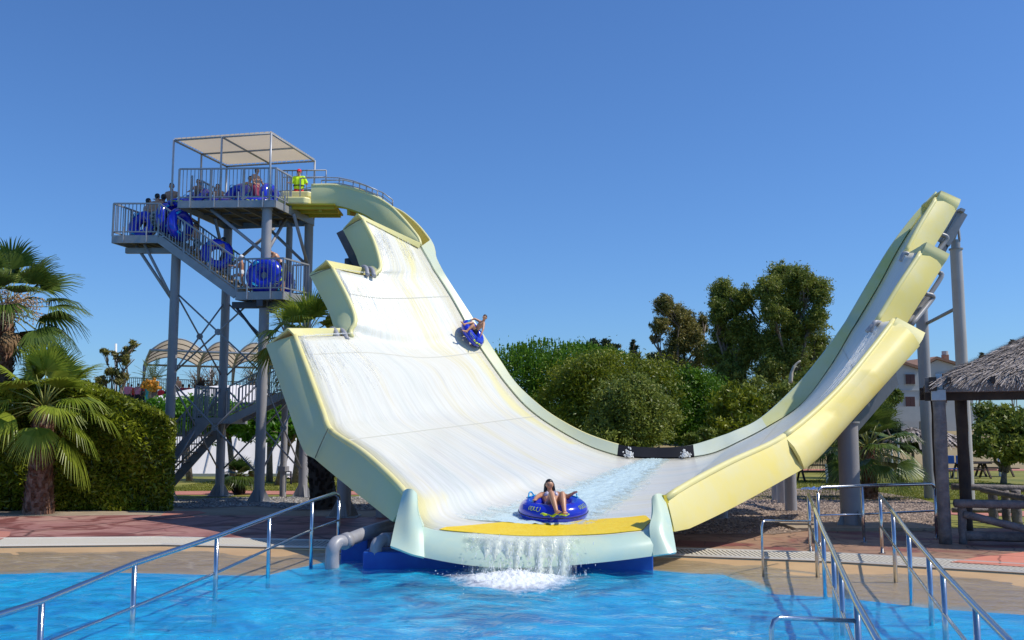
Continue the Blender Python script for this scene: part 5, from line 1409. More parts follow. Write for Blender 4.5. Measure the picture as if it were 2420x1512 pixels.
def tree(name, label, blobs, trunk_base, mat_leaf, n=9000, size=.09, cat='tree', group=None, bark='bark', trunk_r=.16, fork=.35, shell=.55, clump=None, elong=1.6, up=None, trunks=1, limbs=True, twigs=0):
    """blobs: list of (centre Vector, (rx,ry,rz)); leaves grouped into clumps over each blob"""
    o = thing(name, label, cat, trunk_base, group)
    vol = np.array([b[1][0]*b[1][1]*b[1][2] for b in blobs])**.67; vol /= vol.sum()
    cs = []; tl_ = []
    for b, w in zip(blobs, vol):
        m_ = max(40, int(n*w)); c = np.array(b[0]); rad = np.array(b[1])
        nc = max(5, int(m_/(clump or 80)))
        d = rng.normal(size=(nc, 3)); d /= np.linalg.norm(d, axis=1, keepdims=True)
        rr = rng.uniform(shell, 1.0, size=(nc, 1)); cc_ = c+d*rr*rad*(1+rng.normal(0, .07, size=(nc, 1)))
        csz = rad.mean()*rng.uniform(.09, .22, size=(nc, 1))*(1 if clump else 1.15)
        idx = rng.integers(0, nc, m_)
        tc_ = rng.normal(0, .2, nc)[idx]; tl_.append(tc_); p = cc_[idx]+rng.normal(size=(m_, 3))*csz[idx]*np.array([1, 1, .75])
        cs.append(np.concatenate([p, ], axis=0))
    c = np.concatenate(cs); tl_ = np.concatenate(tl_); ok_ = c[:, 2] > .1; c = c[ok_]; tl_ = tl_[ok_]
    v = leaf_quads(c, size, elong, up)
    # leaf colour varies from clump to clump and leaf to leaf
    t = np.clip(rng.normal(.45, .2, len(c))+tl_+.15*np.sin(c[:, 0]*2.3+c[:, 2]*1.7)*np.cos(c[:, 1]*1.9), 0, 1)
    np_mesh('crown', v, 4, mat_leaf, o, t)
    mb = MB(); tb_ = Vector(trunk_base)
    zc_ = min(b[0].z for b in blobs); top = max(blobs, key=lambda b: b[0].z)[0]
    fk = tb_.lerp(V(np.mean([b[0].x for b in blobs]), np.mean([b[0].y for b in blobs]), max(zc_, 1)), fork)
    for q in range(trunks):
        off = V(random.uniform(-.5, .5), random.uniform(-.3, .3), 0)*(trunks > 1)*2
        mb.tube([tb_+off, tb_.lerp(fk, .5)+off*1.1, fk+off*1.2], [trunk_r, trunk_r*.8, trunk_r*.7], 8)
    if limbs:
        for b in blobs:
            p = limb_path(fk, b[0], .3, .5); mb.tube(p, [trunk_r*.55*(1-i/len(p)*.7) for i in range(len(p))], 6)
            for k in range(3+twigs):
                d = Vector(rng.normal(size=3)).normalized(); e = b[0]+V(d.x*b[1][0], d.y*b[1][1], abs(d.z)*b[1][2])*.85
                p2 = limb_path(p[-2], e, .1, .5, 4); mb.tube(p2, [trunk_r*.2, trunk_r*.14, trunk_r*.1, trunk_r*.04], 4)
    mb.build('trunk', M[bark], o, True)
    return o
def bl(px, py, rx, ry, Y, dy=None):     # blob given in photo units
    c = P(px, py, Y); k = Y/F; return (c, (rx*k, (dy or rx)*k, ry*k))
def gb(px, Y): p = P(px, 1025, Y); return V(p.x, Y, .05)
# --- pines and bushes behind the slide
R_ = random.uniform
def tufts(o, blobs, n, ln, material, w=.05):
    cs = []
    for b in blobs:
        d = rng.normal(size=(n, 3)); d[:, 2] = np.abs(d[:, 2]); d /= np.linalg.norm(d, axis=1, keepdims=True)
        cs.append(np.array(b[0])+d*np.array(b[1])*rng.uniform(.9, 1.04, (n, 1)))
    c = np.concatenate(cs); m_ = len(c)
    h = rng.uniform(.5, 1.2, (m_, 1))*ln; out = []; 
    for k in range(6):
        a = rng.uniform(0, 6.28, (m_, 1)); e = np.concatenate([np.cos(a), np.sin(a), 0*a], 1)*w*rng.uniform(.7, 1.8, (m_, 1))
        z0 = h*k/8; b0 = c+np.concatenate([0*z0, 0*z0, z0], 1); up = np.concatenate([0*h, 0*h, h*.30], 1)
        out.append(np.stack([b0, b0+e+up*.6, b0+up*1.2, b0-e+up*.6], 1))
    v = np.concatenate(out).reshape(-1, 3)
    np_mesh('new_shoots', v, 4, material, o, rng.uniform(.3, 1, len(v)//4))
bs = [bl(1225, 900, 90, 78, 66), bl(1290, 880, 90, 70, 66), bl(1370, 880, 85, 60, 67), bl(1240, 980, 80, 60, 64), bl(1430, 870, 60, 40, 68), bl(1330, 950, 90, 60, 65)]
o = tree('pine_tree', 'dark green pine with upright pale shoots, left of the trees behind the slide', bs, gb(1290, 66), M['leaf_pine'], 42000, .065, group='trees behind the slide', trunk_r=.25)
tufts(o, bs[:3]+[bs[4]], 330, .5, M['leaf_pine'])
bs = [bl(1370, 905, 80, 55, 60), bl(1450, 885, 100, 55, 60), bl(1530, 900, 75, 55, 60), bl(1330, 950, 60, 55, 60), bl(1420, 950, 80, 55, 60), bl(1550, 960, 60, 60, 60), bl(1340, 1000, 55, 45, 59)]
o = tree('pine_tree', 'broad yellow green domed pine in the middle behind the slide', bs, gb(1420, 60), M['leaf_pine2'], 44000, .065, group='trees behind the slide', trunk_r=.22, twigs=3)
bs = [bl(1490, 960, 80, 70, 48), bl(1440, 1010, 55, 45, 48), bl(1550, 990, 55, 55, 48), bl(1490, 1030, 85, 35, 47.5), bl(1500, 925, 45, 40, 48)]
tree('olive_tree', 'rounded grey green olive like bush tree in front of the pines', bs, gb(1490, 48), M['leaf_olive'], 34000, .055, group='trees behind the slide', trunk_r=.12, twigs=3)
bs = [bl(1620, 905, 50, 40, 62), bl(1660, 930, 60, 50, 62), bl(1610, 980, 50, 60, 61), bl(1690, 975, 50, 60, 61), bl(1650, 1020, 60, 40, 61)]
o = tree('pine_tree', 'bright green dense pine left below the eucalyptus', bs, gb(1640, 62), M['leaf_pine'], 28000, .065, group='trees behind the slide', trunk_r=.2)
bs = [bl(1730, 955, 55, 45, 58), bl(1775, 960, 40, 45, 58), bl(1740, 1010, 60, 45, 57)]
o = tree('pine_tree', 'lower green pine with brownish underside, nearest the right curve of the slide', bs, gb(1740, 58), M['leaf_pine2'], 11000, .08, group='trees behind the slide', trunk_r=.18)
bs = [bl(1640, 1045, 25, 25, 52), bl(1670, 1035, 22, 22, 52)]
tree('shrub', 'small light green shrub behind the black splash board', bs, gb(1655, 52), M['leaf_olive'], 3000, .07, 'shrub', 'trees behind the slide', trunk_r=.05)
def euc(label, spec, base_x, Y, ml, n, tr=.3):
    bs = [bl(x, y, rx, ry, Y+R_(-1.5, 1.5)) for x, y, rx, ry in spec]
    return tree('eucalyptus_tree', label, bs, gb(base_x, Y), ml, int(n*3.4), .058, group='tall eucalyptus trees', trunk_r=tr, trunks=2, fork=.45, shell=.25, clump=38, elong=2.0, twigs=2)
euc('thin reddish eucalyptus with wide gaps, leftmost of the tall trees', [(1570, 720, 25, 28), (1600, 745, 30, 30), (1560, 770, 26, 22), (1550, 800, 16, 10), (1625, 770, 25, 35), (1605, 810, 32, 35), (1640, 800, 22, 40), (1590, 850, 30, 30), (1660, 765, 14, 28), (1655, 840, 18, 40), (1620, 880, 40, 28)], 1610, 78, M['leaf_euc2'], 15000, .2)
euc('tall dark eucalyptus in the middle of the tall group', [(1705, 690, 28, 38), (1700, 740, 30, 36), (1735, 720, 28, 36), (1760, 705, 26, 34), (1710, 790, 32, 40), (1755, 780, 36, 40), (1690, 840, 30, 36), (1740, 850, 40, 40), (1780, 820, 30, 40), (1720, 900, 45, 40)], 1730, 74, M['leaf_euc'], 19000, .28)
euc('tallest eucalyptus with rounded tops, rightmost of the tall group', [(1850, 655, 38, 38), (1815, 685, 34, 38), (1890, 660, 34, 34), (1930, 690, 34, 42), (1870, 710, 40, 38), (1830, 740, 36, 40), (1930, 750, 30, 38), (1880, 780, 42, 42), (1825, 810, 36, 42), (1930, 815, 32, 36), (1870, 850, 46, 46), (1820, 880, 40, 46), (1920, 870, 40, 40)], 1860, 72, M['leaf_euc'], 27000, .3)
bs = [bl(1850, 940, 45, 38, 64), bl(1800, 930, 40, 40, 65), bl(1830, 985, 45, 40, 63), bl(1900, 920, 45, 45, 66), bl(1960, 900, 40, 60, 67)]
tree('shrub_tree', 'olive green undergrowth tree beneath the tallest eucalyptus', bs, gb(1850, 64), M['leaf_euc'], 13000, .09, 'tree', 'trees behind the slide', trunk_r=.12)
MB().tube(cr([P(1868, 905, 62), P(1871, 880, 62), P(1880, 862, 62), P(1892, 852, 62)], 4), [.13]*4+[.10]*4+[.07]*4+[.04], 6).build('dead_branch', mat('pale_dead_wood', (.50, .44, .36), .8), bpy.data.objects['shrub_tree'], True)
for k, (x, y, rx, ry, lb) in enumerate(((1400, 812, 22, 14, 'far dark conifer top peeping over the left pine'), (1440, 818, 26, 16, 'far loose conifer top left of the pointed one'), (1497, 822, 24, 20, 'far pointed conifer top between pine and eucalyptus'), (1545, 850, 30, 22, 'far low dark tree at the foot of the thin eucalyptus'))):
    bs = [bl(x, y, rx, ry, 95), bl(x-rx*.6, y+12, rx*.7, ry, 95), bl(x+rx*.4, y+16, rx, ry, 95), bl(x, y+35, rx*1.4, 22, 95)]
    if k == 2: bs = [bl(x, y-10+i*11, 5+i*5, 8, 95) for i in range(5)]
    tree('conifer', lb, bs, gb(x, 95), M['leaf_far'], 2600, .16, 'tree', 'trees behind the slide', trunk_r=.2, shell=.1)
# dark undergrowth that closes the gap below the trees, one far mass
bs = [bl(x, 1010+R_(-12, 12), 60, 42, 72) for x in range(1180, 2000, 55)]
o = tree('undergrowth', 'undergrowth', bs, gb(1600, 72), M['leaf_far'], 20000, .14, limbs=False)
for c_ in list(o.children):
    c_.parent = None
    if c_.name.startswith('trunk'): bpy.data.objects.remove(c_)
    else: c_.name = 'undergrowth_mass'; tag(c_, 'dark undergrowth filling the gap beneath the far trees', 'undergrowth', kind='stuff')
bpy.data.objects.remove(o)
# green net fence
fn = thing('net_fence', 'dark green netting fence between posts behind the black splash board', 'fence', gb(1600, 50))
a, b = gb(1575, 50), gb(1645, 50)
rows = [[a.lerp(b, i/20)+V(0, .05*math.sin(i*1.7), z) for i in range(21)] for z in (.1, 1.2)]
sheet('netting', rows, mat('green_netting', (.01, .13, .08), .7), fn, thick=.01)
for i in range(4): MB().tube([a.lerp(b, i/3), a.lerp(b, i/3)+V(0, 0, 1.35)], .03, 6).build('post', M['dark_steel'], fn)
# ---------------------------------------------------------------- palms
def fan_leaf(out, tint, c, d, up, R, n=30, arc=2.6, droop=.25, w=.035, ti=.5, fold=.25):
    """c: hub; d: pointing direction; up: leaf normal"""
    d = d.normalized(); side = d.cross(up).normalized(); nn = side.cross(d).normalized()
    for i in range(n):
        a = -arc/2+arc*i/(n-1)+random.gauss(0, .015); v = (d*math.cos(a)+side*math.sin(a))
        L = R*(1-.22*abs(a/(arc/2))**2)*R_(.92, 1.05); s = (side*math.cos(a)-d*math.sin(a))*w*.5*R
        s2 = nn*(fold*w*R*(1 if i % 2 else -1)*.5)
        pts = []
        for q in (0.03, .42, .75, 1.0):
            g_ = droop*L*max(0, q-.35)**2*1.6*(1+.5*random.random())
            pts.append(c+v*(L*q)+V(0, 0, -g_)+nn*(.05*R*math.sin(q*3)))
        ws = (.45, 1.0, .45, .03)
        for k in range(3):
            out += [pts[k]-s*ws[k], pts[k]+s*ws[k]+s2, pts[k+1]+s*ws[k+1]+s2, pts[k+1]-s*ws[k+1]]
            tint.append(min(1, max(0, ti+random.gauss(0, .14))))
def trunk_boots(mb, a, b, r0, r1, rings=16, per=12, sz=.11):
    a, b = Vector(a), Vector(b)
    mb.tube([a.lerp(b, i/8) for i in range(9)], [r1+(r0-r1)*(1-i/8)**2 for i in range(9)], 12)
    L = (b-a).length
    for i in range(rings):
        t = (i+.5)/rings; r = r1+(r0-r1)*(1-t)**2
        for k in range(per):
            an = 2*math.pi*(k+.5*(i % 2))/per+random.gauss(0, .12); d = V(math.cos(an), math.sin(an), 0); s = V(-d.y, d.x, 0)
            p = a.lerp(b, t)+d*r*.93+V(0, 0, random.gauss(0, .02)); w = sz*R_(.7, 1.2)*(r/r0)**.5; h = sz*R_(1.0, 1.8); o_ = d*R_(.04, .12)+V(0, 0, h)
            mb.add([p-s*w*.6, p+s*w*.6, p+s*w*.35+o_, p-s*w*.35+o_, p-s*w*.5-V(0, 0, h*.6)-d*.03, p+s*w*.5-V(0, 0, h*.6)-d*.03], [(0, 1, 2, 3), (4, 5, 1, 0), (3, 2, 1, 0)])
def fan_palm(label, basep, crown, R=.9, fronds=26, mat_='leaf_palm', r0=.28, r1=.2, pet=.7, el=(-.75, 1.35), dead=0, ti=.5, name='fan_palm', lean=0, boots=True, leaves=28, group='fan palms', arc=2.5, bark='palm_bark'):
    o = thing(name, label, 'palm tree', basep, group)
    mb = MB()
    if boots: trunk_boots(mb, basep, crown, r0, r1, rings=max(5, int((crown-basep).length/.12)))
    else: mb.tube([basep, crown], [r0, r1], 12)
    mb.build('trunk', M[bark], o)
    out = []; tt = []; st_ = MB()
    for i in range(fronds):
        az = i*2.399963+random.gauss(0, .15); f = i/(fronds-1); e = el[0]+(el[1]-el[0])*(f**.8)+random.gauss(0, .07)
        d = V(math.cos(az)*math.cos(e), math.sin(az)*math.cos(e), math.sin(e)); pl = pet*R_(.85, 1.15)*R/.9
        b0 = crown+V(0, 0, .05); hub = b0+d*pl+V(0, 0, -.12*pl*math.cos(e))
        st_.tube([b0, b0+d*pl*.5+V(0, 0, .02), hub], [.022, .016, .012], 5)
        dd = (d+V(0, 0, -.35*math.cos(e))).normalized(); upv = V(0, 0, 1) if abs(dd.z) < .93 else V(-math.cos(az), -math.sin(az), 0)
        fan_leaf(out, tt, hub, dd, upv+V(random.gauss(0, .25), random.gauss(0, .25), 0), R*R_(.85, 1.1), leaves, arc, R_(.25, .6)*(1 if e < .6 else .4), .055, ti+R_(-.18, .25)*(1 if e > 0 else .6))
    np_mesh('fronds', np.array([tuple(p) for p in out]), 4, M[mat_], o, tt); st_.build('leaf_stalks', M['leaf_stalk'], o, True)
    if dead:
        out = []; tt = []
        for i in range(dead):
            az = R_(0, 6.28); e = R_(-1.45, -.75); d = V(math.cos(az)*math.cos(e), math.sin(az)*math.cos(e), math.sin(e))
            hub = crown+d*.45*R/.9; fan_leaf(out, tt, hub, d, V(math.cos(az), math.sin(az), .3), R*R_(.6, .95), 22, 1.5, .3, .07, .5)
        np_mesh('dead_fronds', np.array([tuple(p) for p in out]), 4, M['leaf_dead'], o, tt)
    return o
M['leaf_stalk'] = mat('palm_leaf_stalk', (.22, .24, .05), .5)
g_ = G(90, 1214, .06); cw = P(104, 968, g_.y)
fan_palm('stout fan palm with thick red brown trunk at the left edge of the deck', g_, cw, R=1.14, fronds=30, r0=.42, r1=.27, pet=.8, el=(-.75, 1.4), ti=.55, leaves=44)
g2 = V(P(15, 900, 29.5).x, 29.5, .06); cw2 = P(12, 745, 29.5)
o = fan_palm('taller fan palm with dry flower sprays, cut by the left photo edge', g2, cw2, R=1.28, fronds=34, r0=.34, r1=.24, pet=.9, el=(-.7, 1.3), mat_='leaf_palm2', ti=.5, dead=8, leaves=40)
mb = MB()
for i in range(26):
    az = R_(0, 6.28); r = R_(.3, 1.0); p0 = cw2+V(.2, -.3, .3); p1 = p0+V(abs(math.cos(az))*r, -abs(math.sin(az))*r*.6, R_(-.5, .45))
    mb.tube(limb_path(p0, p1, .4, .2, 4), .012, 4)
    for k in range(26): mb.sphere(p1+V(random.gauss(0, .14), random.gauss(0, .12), random.gauss(0, .12)), R_(.012, .03), 4, 3)
mb.build('flower_sprays', M['flower'], o)
g3 = V(P(770, 900, 27.2).x, 27.2, .06); g3 = G(770, 1204, .06); g3.y = 27.0; g3.x = P(772, 1100, 27.0).x; cw3 = P(690, 835, 29.5); g3 = V(P(768, 1180, 29.5).x, 29.5, .06)
fan_palm('tall fan palm behind the left wing of the slide with hanging dead leaves', g3, P(722, 806, 29.5), R=1.0, fronds=26, r0=.42, r1=.26, pet=.75, el=(-.85, 1.4), mat_='leaf_palm', dead=26, ti=.5, bark='wood_dark')
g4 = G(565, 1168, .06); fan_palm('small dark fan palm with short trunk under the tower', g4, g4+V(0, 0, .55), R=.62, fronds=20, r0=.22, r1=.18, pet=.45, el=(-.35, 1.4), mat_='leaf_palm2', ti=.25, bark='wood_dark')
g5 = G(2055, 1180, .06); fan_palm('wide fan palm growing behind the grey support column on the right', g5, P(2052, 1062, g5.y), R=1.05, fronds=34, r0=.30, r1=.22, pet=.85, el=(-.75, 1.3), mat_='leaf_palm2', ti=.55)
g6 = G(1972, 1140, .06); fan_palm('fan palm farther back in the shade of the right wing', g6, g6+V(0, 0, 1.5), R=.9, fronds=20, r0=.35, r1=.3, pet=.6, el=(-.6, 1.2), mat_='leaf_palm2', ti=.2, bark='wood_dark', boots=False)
# date palm far left with orange fruit
dp = thing('date_palm', 'feathery date palm with orange fruit clusters by the grandstand', 'palm tree', gb(362, 62))
c_ = P(362, 900, 62); MB().tube([gb(362, 62), c_], [.3, .26], 10).build('trunk', M['bark'], dp, True)
out = []; tt = []
for i in range(34):
    az = i*2.4; e = -.5+1.8*(i/33); d = V(math.cos(az)*math.cos(e), math.sin(az)*math.cos(e)*.8, math.sin(e)); L = 1.6; prev = None
    for k in range(13):
        s = k/12; p = c_+d*L*s+V(0, 0, -.55*s*s*math.cos(e)); side = V(-math.sin(az), math.cos(az), 0)
        if k > 1:
            for sg in (-1, 1):
                q = p+side*sg*.30*(1-s*.6)+d*.22+V(0, 0, -.06); out += [p, p+d*.03, q+d*.02, q-d*.02]; tt.append(R_(.2, 1))
        if prev is not None: out += [prev-side*.02, prev+side*.02, p+side*.015, p-side*.015]; tt.append(.5)
        prev = p
np_mesh('fronds', np.array([tuple(p) for p in out]), 4, M['leaf_date'], dp, tt)
mb = MB()
for i in range(110): mb.sphere(c_+V(max(-.5, min(.5, random.gauss(0, .22))), -.3+max(-.2, min(.2, random.gauss(0, .12))), -.25+max(-.35, min(.35, random.gauss(0, .16)))), R_(.08, .13), 5, 4)
mb.build('fruit', M['orange'], dp)
# ---------------------------------------------------------------- hedge
hg = thing('hedge', 'large clipped hedge with glossy olive leaves left of the tower', 'hedge', G(200, 1205, .06))
x0, x1 = G(-40, 1210, .06).x-3, P(400, 1100, 27.8).x; ybk = 33.0; yf = G(200, 1209, .06).y
zt_ = P(300, 908, 29).z
N_ = 95000
pts = []
def hx(y): return -.3426*y
def hedge_top(x, y): return zt_+.10*np.sin(x*1.3)+.08*np.sin(y*2+x*.7)-.55*np.clip((x-(hx(y)-2.6))/2.0, 0, 1)-.5*np.clip((x-(hx(y)-.9))/.9, 0, 1)**2
ys_ = rng.uniform(yf, ybk, N_); xs_ = x0+(hx(ys_)-x0)*rng.random(N_); ty = rng.random(N_)
fr_ = ty < .52; tp2 = (ty >= .52) & (ty < .80); sd_ = ty >= .80
z_ = rng.uniform(.03, 1, N_)*hedge_top(xs_, ys_)
ys_[fr_] = yf+.25*np.sin(xs_[fr_]*1.7+z_[fr_]*1.3)**2-.25*np.sin(xs_[fr_]*.9+2)*np.sin(z_[fr_]*2.1)+np.abs(rng.normal(0, .22, fr_.sum()))
z_[tp2] = hedge_top(xs_[tp2], ys_[tp2])-np.abs(rng.normal(0, .12, tp2.sum()))
xs_[sd_] = hx(ys_[sd_])-np.abs(rng.normal(0, .13, sd_.sum()))+.18*np.sin(z_[sd_]*2+ys_[sd_]*1.4)-.4*np.clip((z_[sd_]-zt_+.8), 0, 1)
z_[sd_] = rng.uniform(.03, 1, sd_.sum())*hedge_top(xs_[sd_], ys_[sd_])
c = np.stack([xs_, ys_, z_], 1)
t = np.clip(rng.normal(.4, .3, N_)+.25*np.sin(c[:, 0]*3+c[:, 2]*2.2)*np.sin(c[:, 2]*3.1+c[:, 1]), 0, 1)
np_mesh('foliage', leaf_quads(c, .05, 1.9, (0, -.3, .3)), 4, M['leaf_hedge'], hg, t)
mb = MB(); mb.prism([(x0, yf+.8), (hx(yf)-1.0, yf+.8), (hx(ybk)-.9, ybk-.3), (x0, ybk-.3)], .1, zt_-.75); mb.build('hedge_core', mat('hedge_core_shade', (.02, .024, .008), .9), hg)  # solid box coloured near-black for the shade inside the hedge

# ---------------------------------------------------------------- broadleaf row below the grandstand
def mul(px, w, ytop, ybot, Y, label, n=7500, trunkx=None):
    w *= 1.25; bs = [bl(px-w*.35, (ytop+ybot)/2+4, w*.36, (ybot-ytop)/2*.9, Y), bl(px+w*.3, (ytop+ybot)/2, w*.38, (ybot-ytop)/2, Y), bl(px, (ytop+ybot)/2-8, w*.4, (ybot-ytop)/2*.9, Y+.5)]
    return tree('shade_tree', label, bs, gb(trunkx or px, Y), M['leaf_mul'], n, .10, group='broadleaf trees on the lawn', trunk_r=.17, fork=.75, elong=1.1, shell=.2)
mul(440, 110, 930, 1020, 47, 'bright leaved shade tree just right of the hedge', trunkx=452)
mul(540, 110, 955, 1035, 48, 'bright leaved shade tree behind the second tower column', trunkx=555)
mul(640, 110, 950, 1040, 46, 'bright leaved shade tree left of the supply pipe')
mul(715, 110, 930, 1040, 45, 'bright leaved shade tree at the edge of the slide wing', trunkx=700)
mul(690, 70, 985, 1045, 43, 'low bright shade tree in front beside the supply pipe', 3000, trunkx=660)
# thin tree left
bs = [bl(250, 832, 16, 10, 55), bl(275, 838, 14, 10, 55), bl(300, 825, 12, 16, 55), bl(318, 815, 12, 12, 55), bl(300, 850, 18, 12, 55), bl(260, 875, 20, 14, 55), bl(290, 890, 22, 16, 55), bl(240, 895, 16, 14, 55)]
tree('thin_tree', 'sparse branching tree with few leaves above the hedge', bs, gb(280, 55), M['leaf_euc2'], 2300, .09, trunk_r=.1, fork=.55, shell=.1, twigs=7)
for k, (x, y, lb) in enumerate(((470, 890, 'bare twiggy tree behind the grandstand, left of the second tower column'), (600, 880, 'bare twiggy tree behind the grandstand near the hanging palm leaves'), (500, 880, 'taller bare tree beneath the canopy beside the flagpole'))):
    o = thing('bare_tree', lb, 'tree', gb(x, 75)); mb = MB(); fk = P(x, 930, 75); mb.tube([gb(x, 75), fk], .12, 6)
    for i in range(22):
        e = P(x+R_(-26, 26), R_(y-25, y+30), 75+R_(-1, 1)); p = limb_path(fk, e, .3, .5, 5); mb.tube(p, [.06, .045, .03, .02, .01], 4)
        for q in range(3):
            e2 = p[3]+Vector(rng.normal(size=3))*.45; mb.tube([p[2], p[2].lerp(e2, .5)+V(0, 0, .1), e2], [.02, .014, .006], 3)
    mb.build('branches', M['bark'], o)
# right side shrubs and trees
bs = [bl(2340, 985, 40, 30, 44), bl(2380, 1000, 45, 35, 44), bl(2330, 1040, 40, 40, 43.5), bl(2390, 1060, 45, 40, 43.5), bl(2430, 1020, 50, 60, 44)]
tree('olive_tree', 'grey green bush tree beneath the thatched roof at the right edge', bs, gb(2365, 44), M['leaf_olive'], 14000, .075, group='shrubs on the right', trunk_r=.16)
bs = [bl(2080, 950, 35, 30, 50), bl(2110, 935, 25, 25, 50), bl(2050, 980, 40, 30, 50)]
tree('shrub', 'light green shrub below the far house', bs, gb(2085, 50), M['leaf_olive'], 5000, .08, 'shrub', 'shrubs on the right', trunk_r=.1)
bs = [bl(2060, 905, 14, 28, 70), bl(2056, 940, 20, 24, 70)]
tree('conifer', 'dark narrow conifer in front of the far house wall', bs, gb(2058, 70), M['leaf_far'], 1500, .13, 'tree', 'shrubs on the right', trunk_r=.1)
for k, (x, y, s, lb) in enumerate(((2320, 838, 14, 'small far sapling left above the thatched roof'), (2392, 806, 10, 'small far sapling at the top of the thatched roof'))):
    tree('far_tree', lb, [bl(x, y+i*9, s*(.4+.2*i), 6, 85) for i in range(4)]+[bl(x, 900, 20, 30, 85)], gb(x, 85), M['leaf_far'], 900, .13, trunk_r=.08, shell=.1)
# dark background shrubbery right
bs = [bl(x, 1035+R_(-8, 8), 34, 26, 58) for x in range(1950, 2220, 40)]
o = tree('shrub', 'dark low shrub belt behind the lawn on the right', bs, gb(2050, 58), M['leaf_far'], 9000, .12, 'shrub', 'shrubs on the right', trunk_r=.08)
# ================================================================ BACKGROUND BUILDINGS
hs = thing('house', 'pale two storey house with gabled tile roofs and red brown shutters far right', 'house', gb(2140, 82))
Yh = 82
def wallpoly(pts, Y, depth, m, name):
    w = [P(x, y, Y) for x, y in pts]; mb = MB(); n = len(w)
    mb.add([p for p in w]+[p+V(0, depth, 0) for p in w], [tuple(range(n)), tuple(range(2*n-1, n-1, -1))]+[(i, i+n, (i+1) % n+n, (i+1) % n) for i in range(n)]); return mb.build(name, m, hs)
w1 = wallpoly([(2040, 866), (2103, 851), (2172, 873), (2172, 1040), (2040, 1040)], Yh, 7, M['plaster'], 'wall')
w2 = wallpoly([(2180, 868), (2215, 850), (2262, 864), (2300, 868), (2300, 1040), (2180, 1040)], Yh+1.5, 7, M['plaster'], 'wall')
w3 = wallpoly([(2172, 885), (2182, 885), (2182, 1040), (2172, 1040)], Yh+2.5, 5, M['plaster'], 'wall')
def roofline(pts, Y, nm='roof'):
    w = DD([(x, y, Y-.3) for x, y in pts]); rows = [w, [p+V(0, 7.5, .15) for p in w]]; return sheet(nm, rows, M['tile'], hs, thick=.22, smooth=False, offset=1)
r1 = roofline([(2034, 866), (2103, 849), (2178, 873)], Yh); r2 = roofline([(2178, 868), (2215, 848), (2264, 862), (2305, 868)], Yh+1.5)
ch = P(2234, 850, Yh+4); MB().box(ch+V(0, 0, -.1), .5, .5, 1.1).build('chimney', M['tile'], r2, bevel=.05); MB().tube([ch+V(0, 0, .4), ch+V(0, 0, .75)], .27, 10).build('chimney_pot', M['plaster'], r2)
for x, y, w_, h_, Y in ((2150, 896, 22, 23, Yh), (2150, 949, 22, 23, Yh), (2104, 949, 20, 22, Yh), (2090, 893, 20, 23, Yh), (2180, 894, 10, 20, Yh+1.2), (2180, 948, 10, 20, Yh+1.2), (2225, 940, 22, 23, Yh+1.4), (2225, 895, 20, 23, Yh+1.4)):
    k = Y/F; c = P(x, y, Y); fr = MB().box(c+V(0, -.02, 0), w_*k+.12, .12, h_*k+.12).build('window', M['plaster'], hs)
    MB().box(c+V(-w_*k*.25, -.1, 0), w_*k*.48, .08, h_*k).build('shutter', M['shutter'], fr); MB().box(c+V(w_*k*.25, -.1, 0), w_*k*.48, .08, h_*k).build('shutter', M['shutter'], fr)
mb = MB(); c = P(2140, 922, Yh); mb.box(c+V(0, -.02, 0), 4.8, .08, .08); mb.build('string_course', M['plaster'], hs)
MB().box(P(2170, 978, 75), 12, .3, 1.1).build('garden_wall_dummy', M['plaster'], None)
tag(bpy.data.objects['garden_wall_dummy'], 'low pale garden wall below the far house', 'wall'); bpy.data.objects['garden_wall_dummy'].name = 'garden_wall'
def thatch(name, apex, rad, eave, ml, parent, n=2600, ln=.5, sides=4, rot=math.pi/4, wide=.05):
    """thatched pyramid roof: base solid plus hanging straw"""
    corners = [V(apex.x+rad[0]*math.cos(rot+i*2*math.pi/sides), apex.y+rad[1]*math.sin(rot+i*2*math.pi/sides), eave) for i in range(sides)]
    mb = MB(); mb.add(corners+[apex]+[c_+V(0, 0, -.12) for c_ in corners], [(i, (i+1) % sides, sides) for i in range(sides)]+[(i, i+sides+1, (i+1) % sides+sides+1, (i+1) % sides) for i in range(sides)]+[tuple(range(2*sides, sides, -1))])
    o = mb.build(name, ml, parent); out = []; tt = []
    for i in range(n):
        s = random.randint(0, sides-1); a, b = corners[s], corners[(s+1) % sides]; u = random.random(); v = random.random()**.55
        e = a.lerp(b, u); p = apex.lerp(e, min(1, v*1.02)); d = (e-apex).normalized(); nn = (b-a).cross(d).normalized(); nn = nn if nn.z > 0 else -nn
        sd2 = (b-a).normalized(); w = R_(.4, 1.4)*wide; L = ln*R_(.5, 1.2); d2 = (d+sd2*random.gauss(0, .14)+nn*random.gauss(.05, .06)).normalized()
        q = p+nn*R_(.01, .07); end = q+d2*L+V(0, 0, -.25*L*(v > .93))+nn*R_(-.03, .05)
        out += [q-sd2*w*.5, q+sd2*w*.5, end+sd2*w*.3, end-sd2*w*.3]; tt.append(random.random())
    np_mesh('thatch_straw', np.array([tuple(p) for p in out]), 4, M['straw'], o, tt); return o
M['straw'] = leafmat('grey_straw', (.14, .12, .11), (.56, .49, .45), .05, .85); M['thatch'] = mat('thatch_base', (.10, .085, .08), .95)
for k, (x, y, Y, lb) in enumerate(((2155, 1010, 58, 'grey thatched parasol behind the wide fan palm, left one'), (2230, 1020, 60, 'grey thatched parasol partly hidden behind the pale column'), (2075, 1024, 66, 'small far thatched parasol beyond the lawn'))):
    o = thing('thatched_parasol', lb, 'parasol', gb(x, Y), 'thatched parasols on the lawn'); ap = P(x, y, Y); thatch('thatch_roof', ap, (1.9, 1.9), ap.z-.75, M['thatch'], o, 500, .6, 8, 0, .12)
    MB().tube([gb(x, Y), ap], .09, 8).build('pole', M['wood'], o)
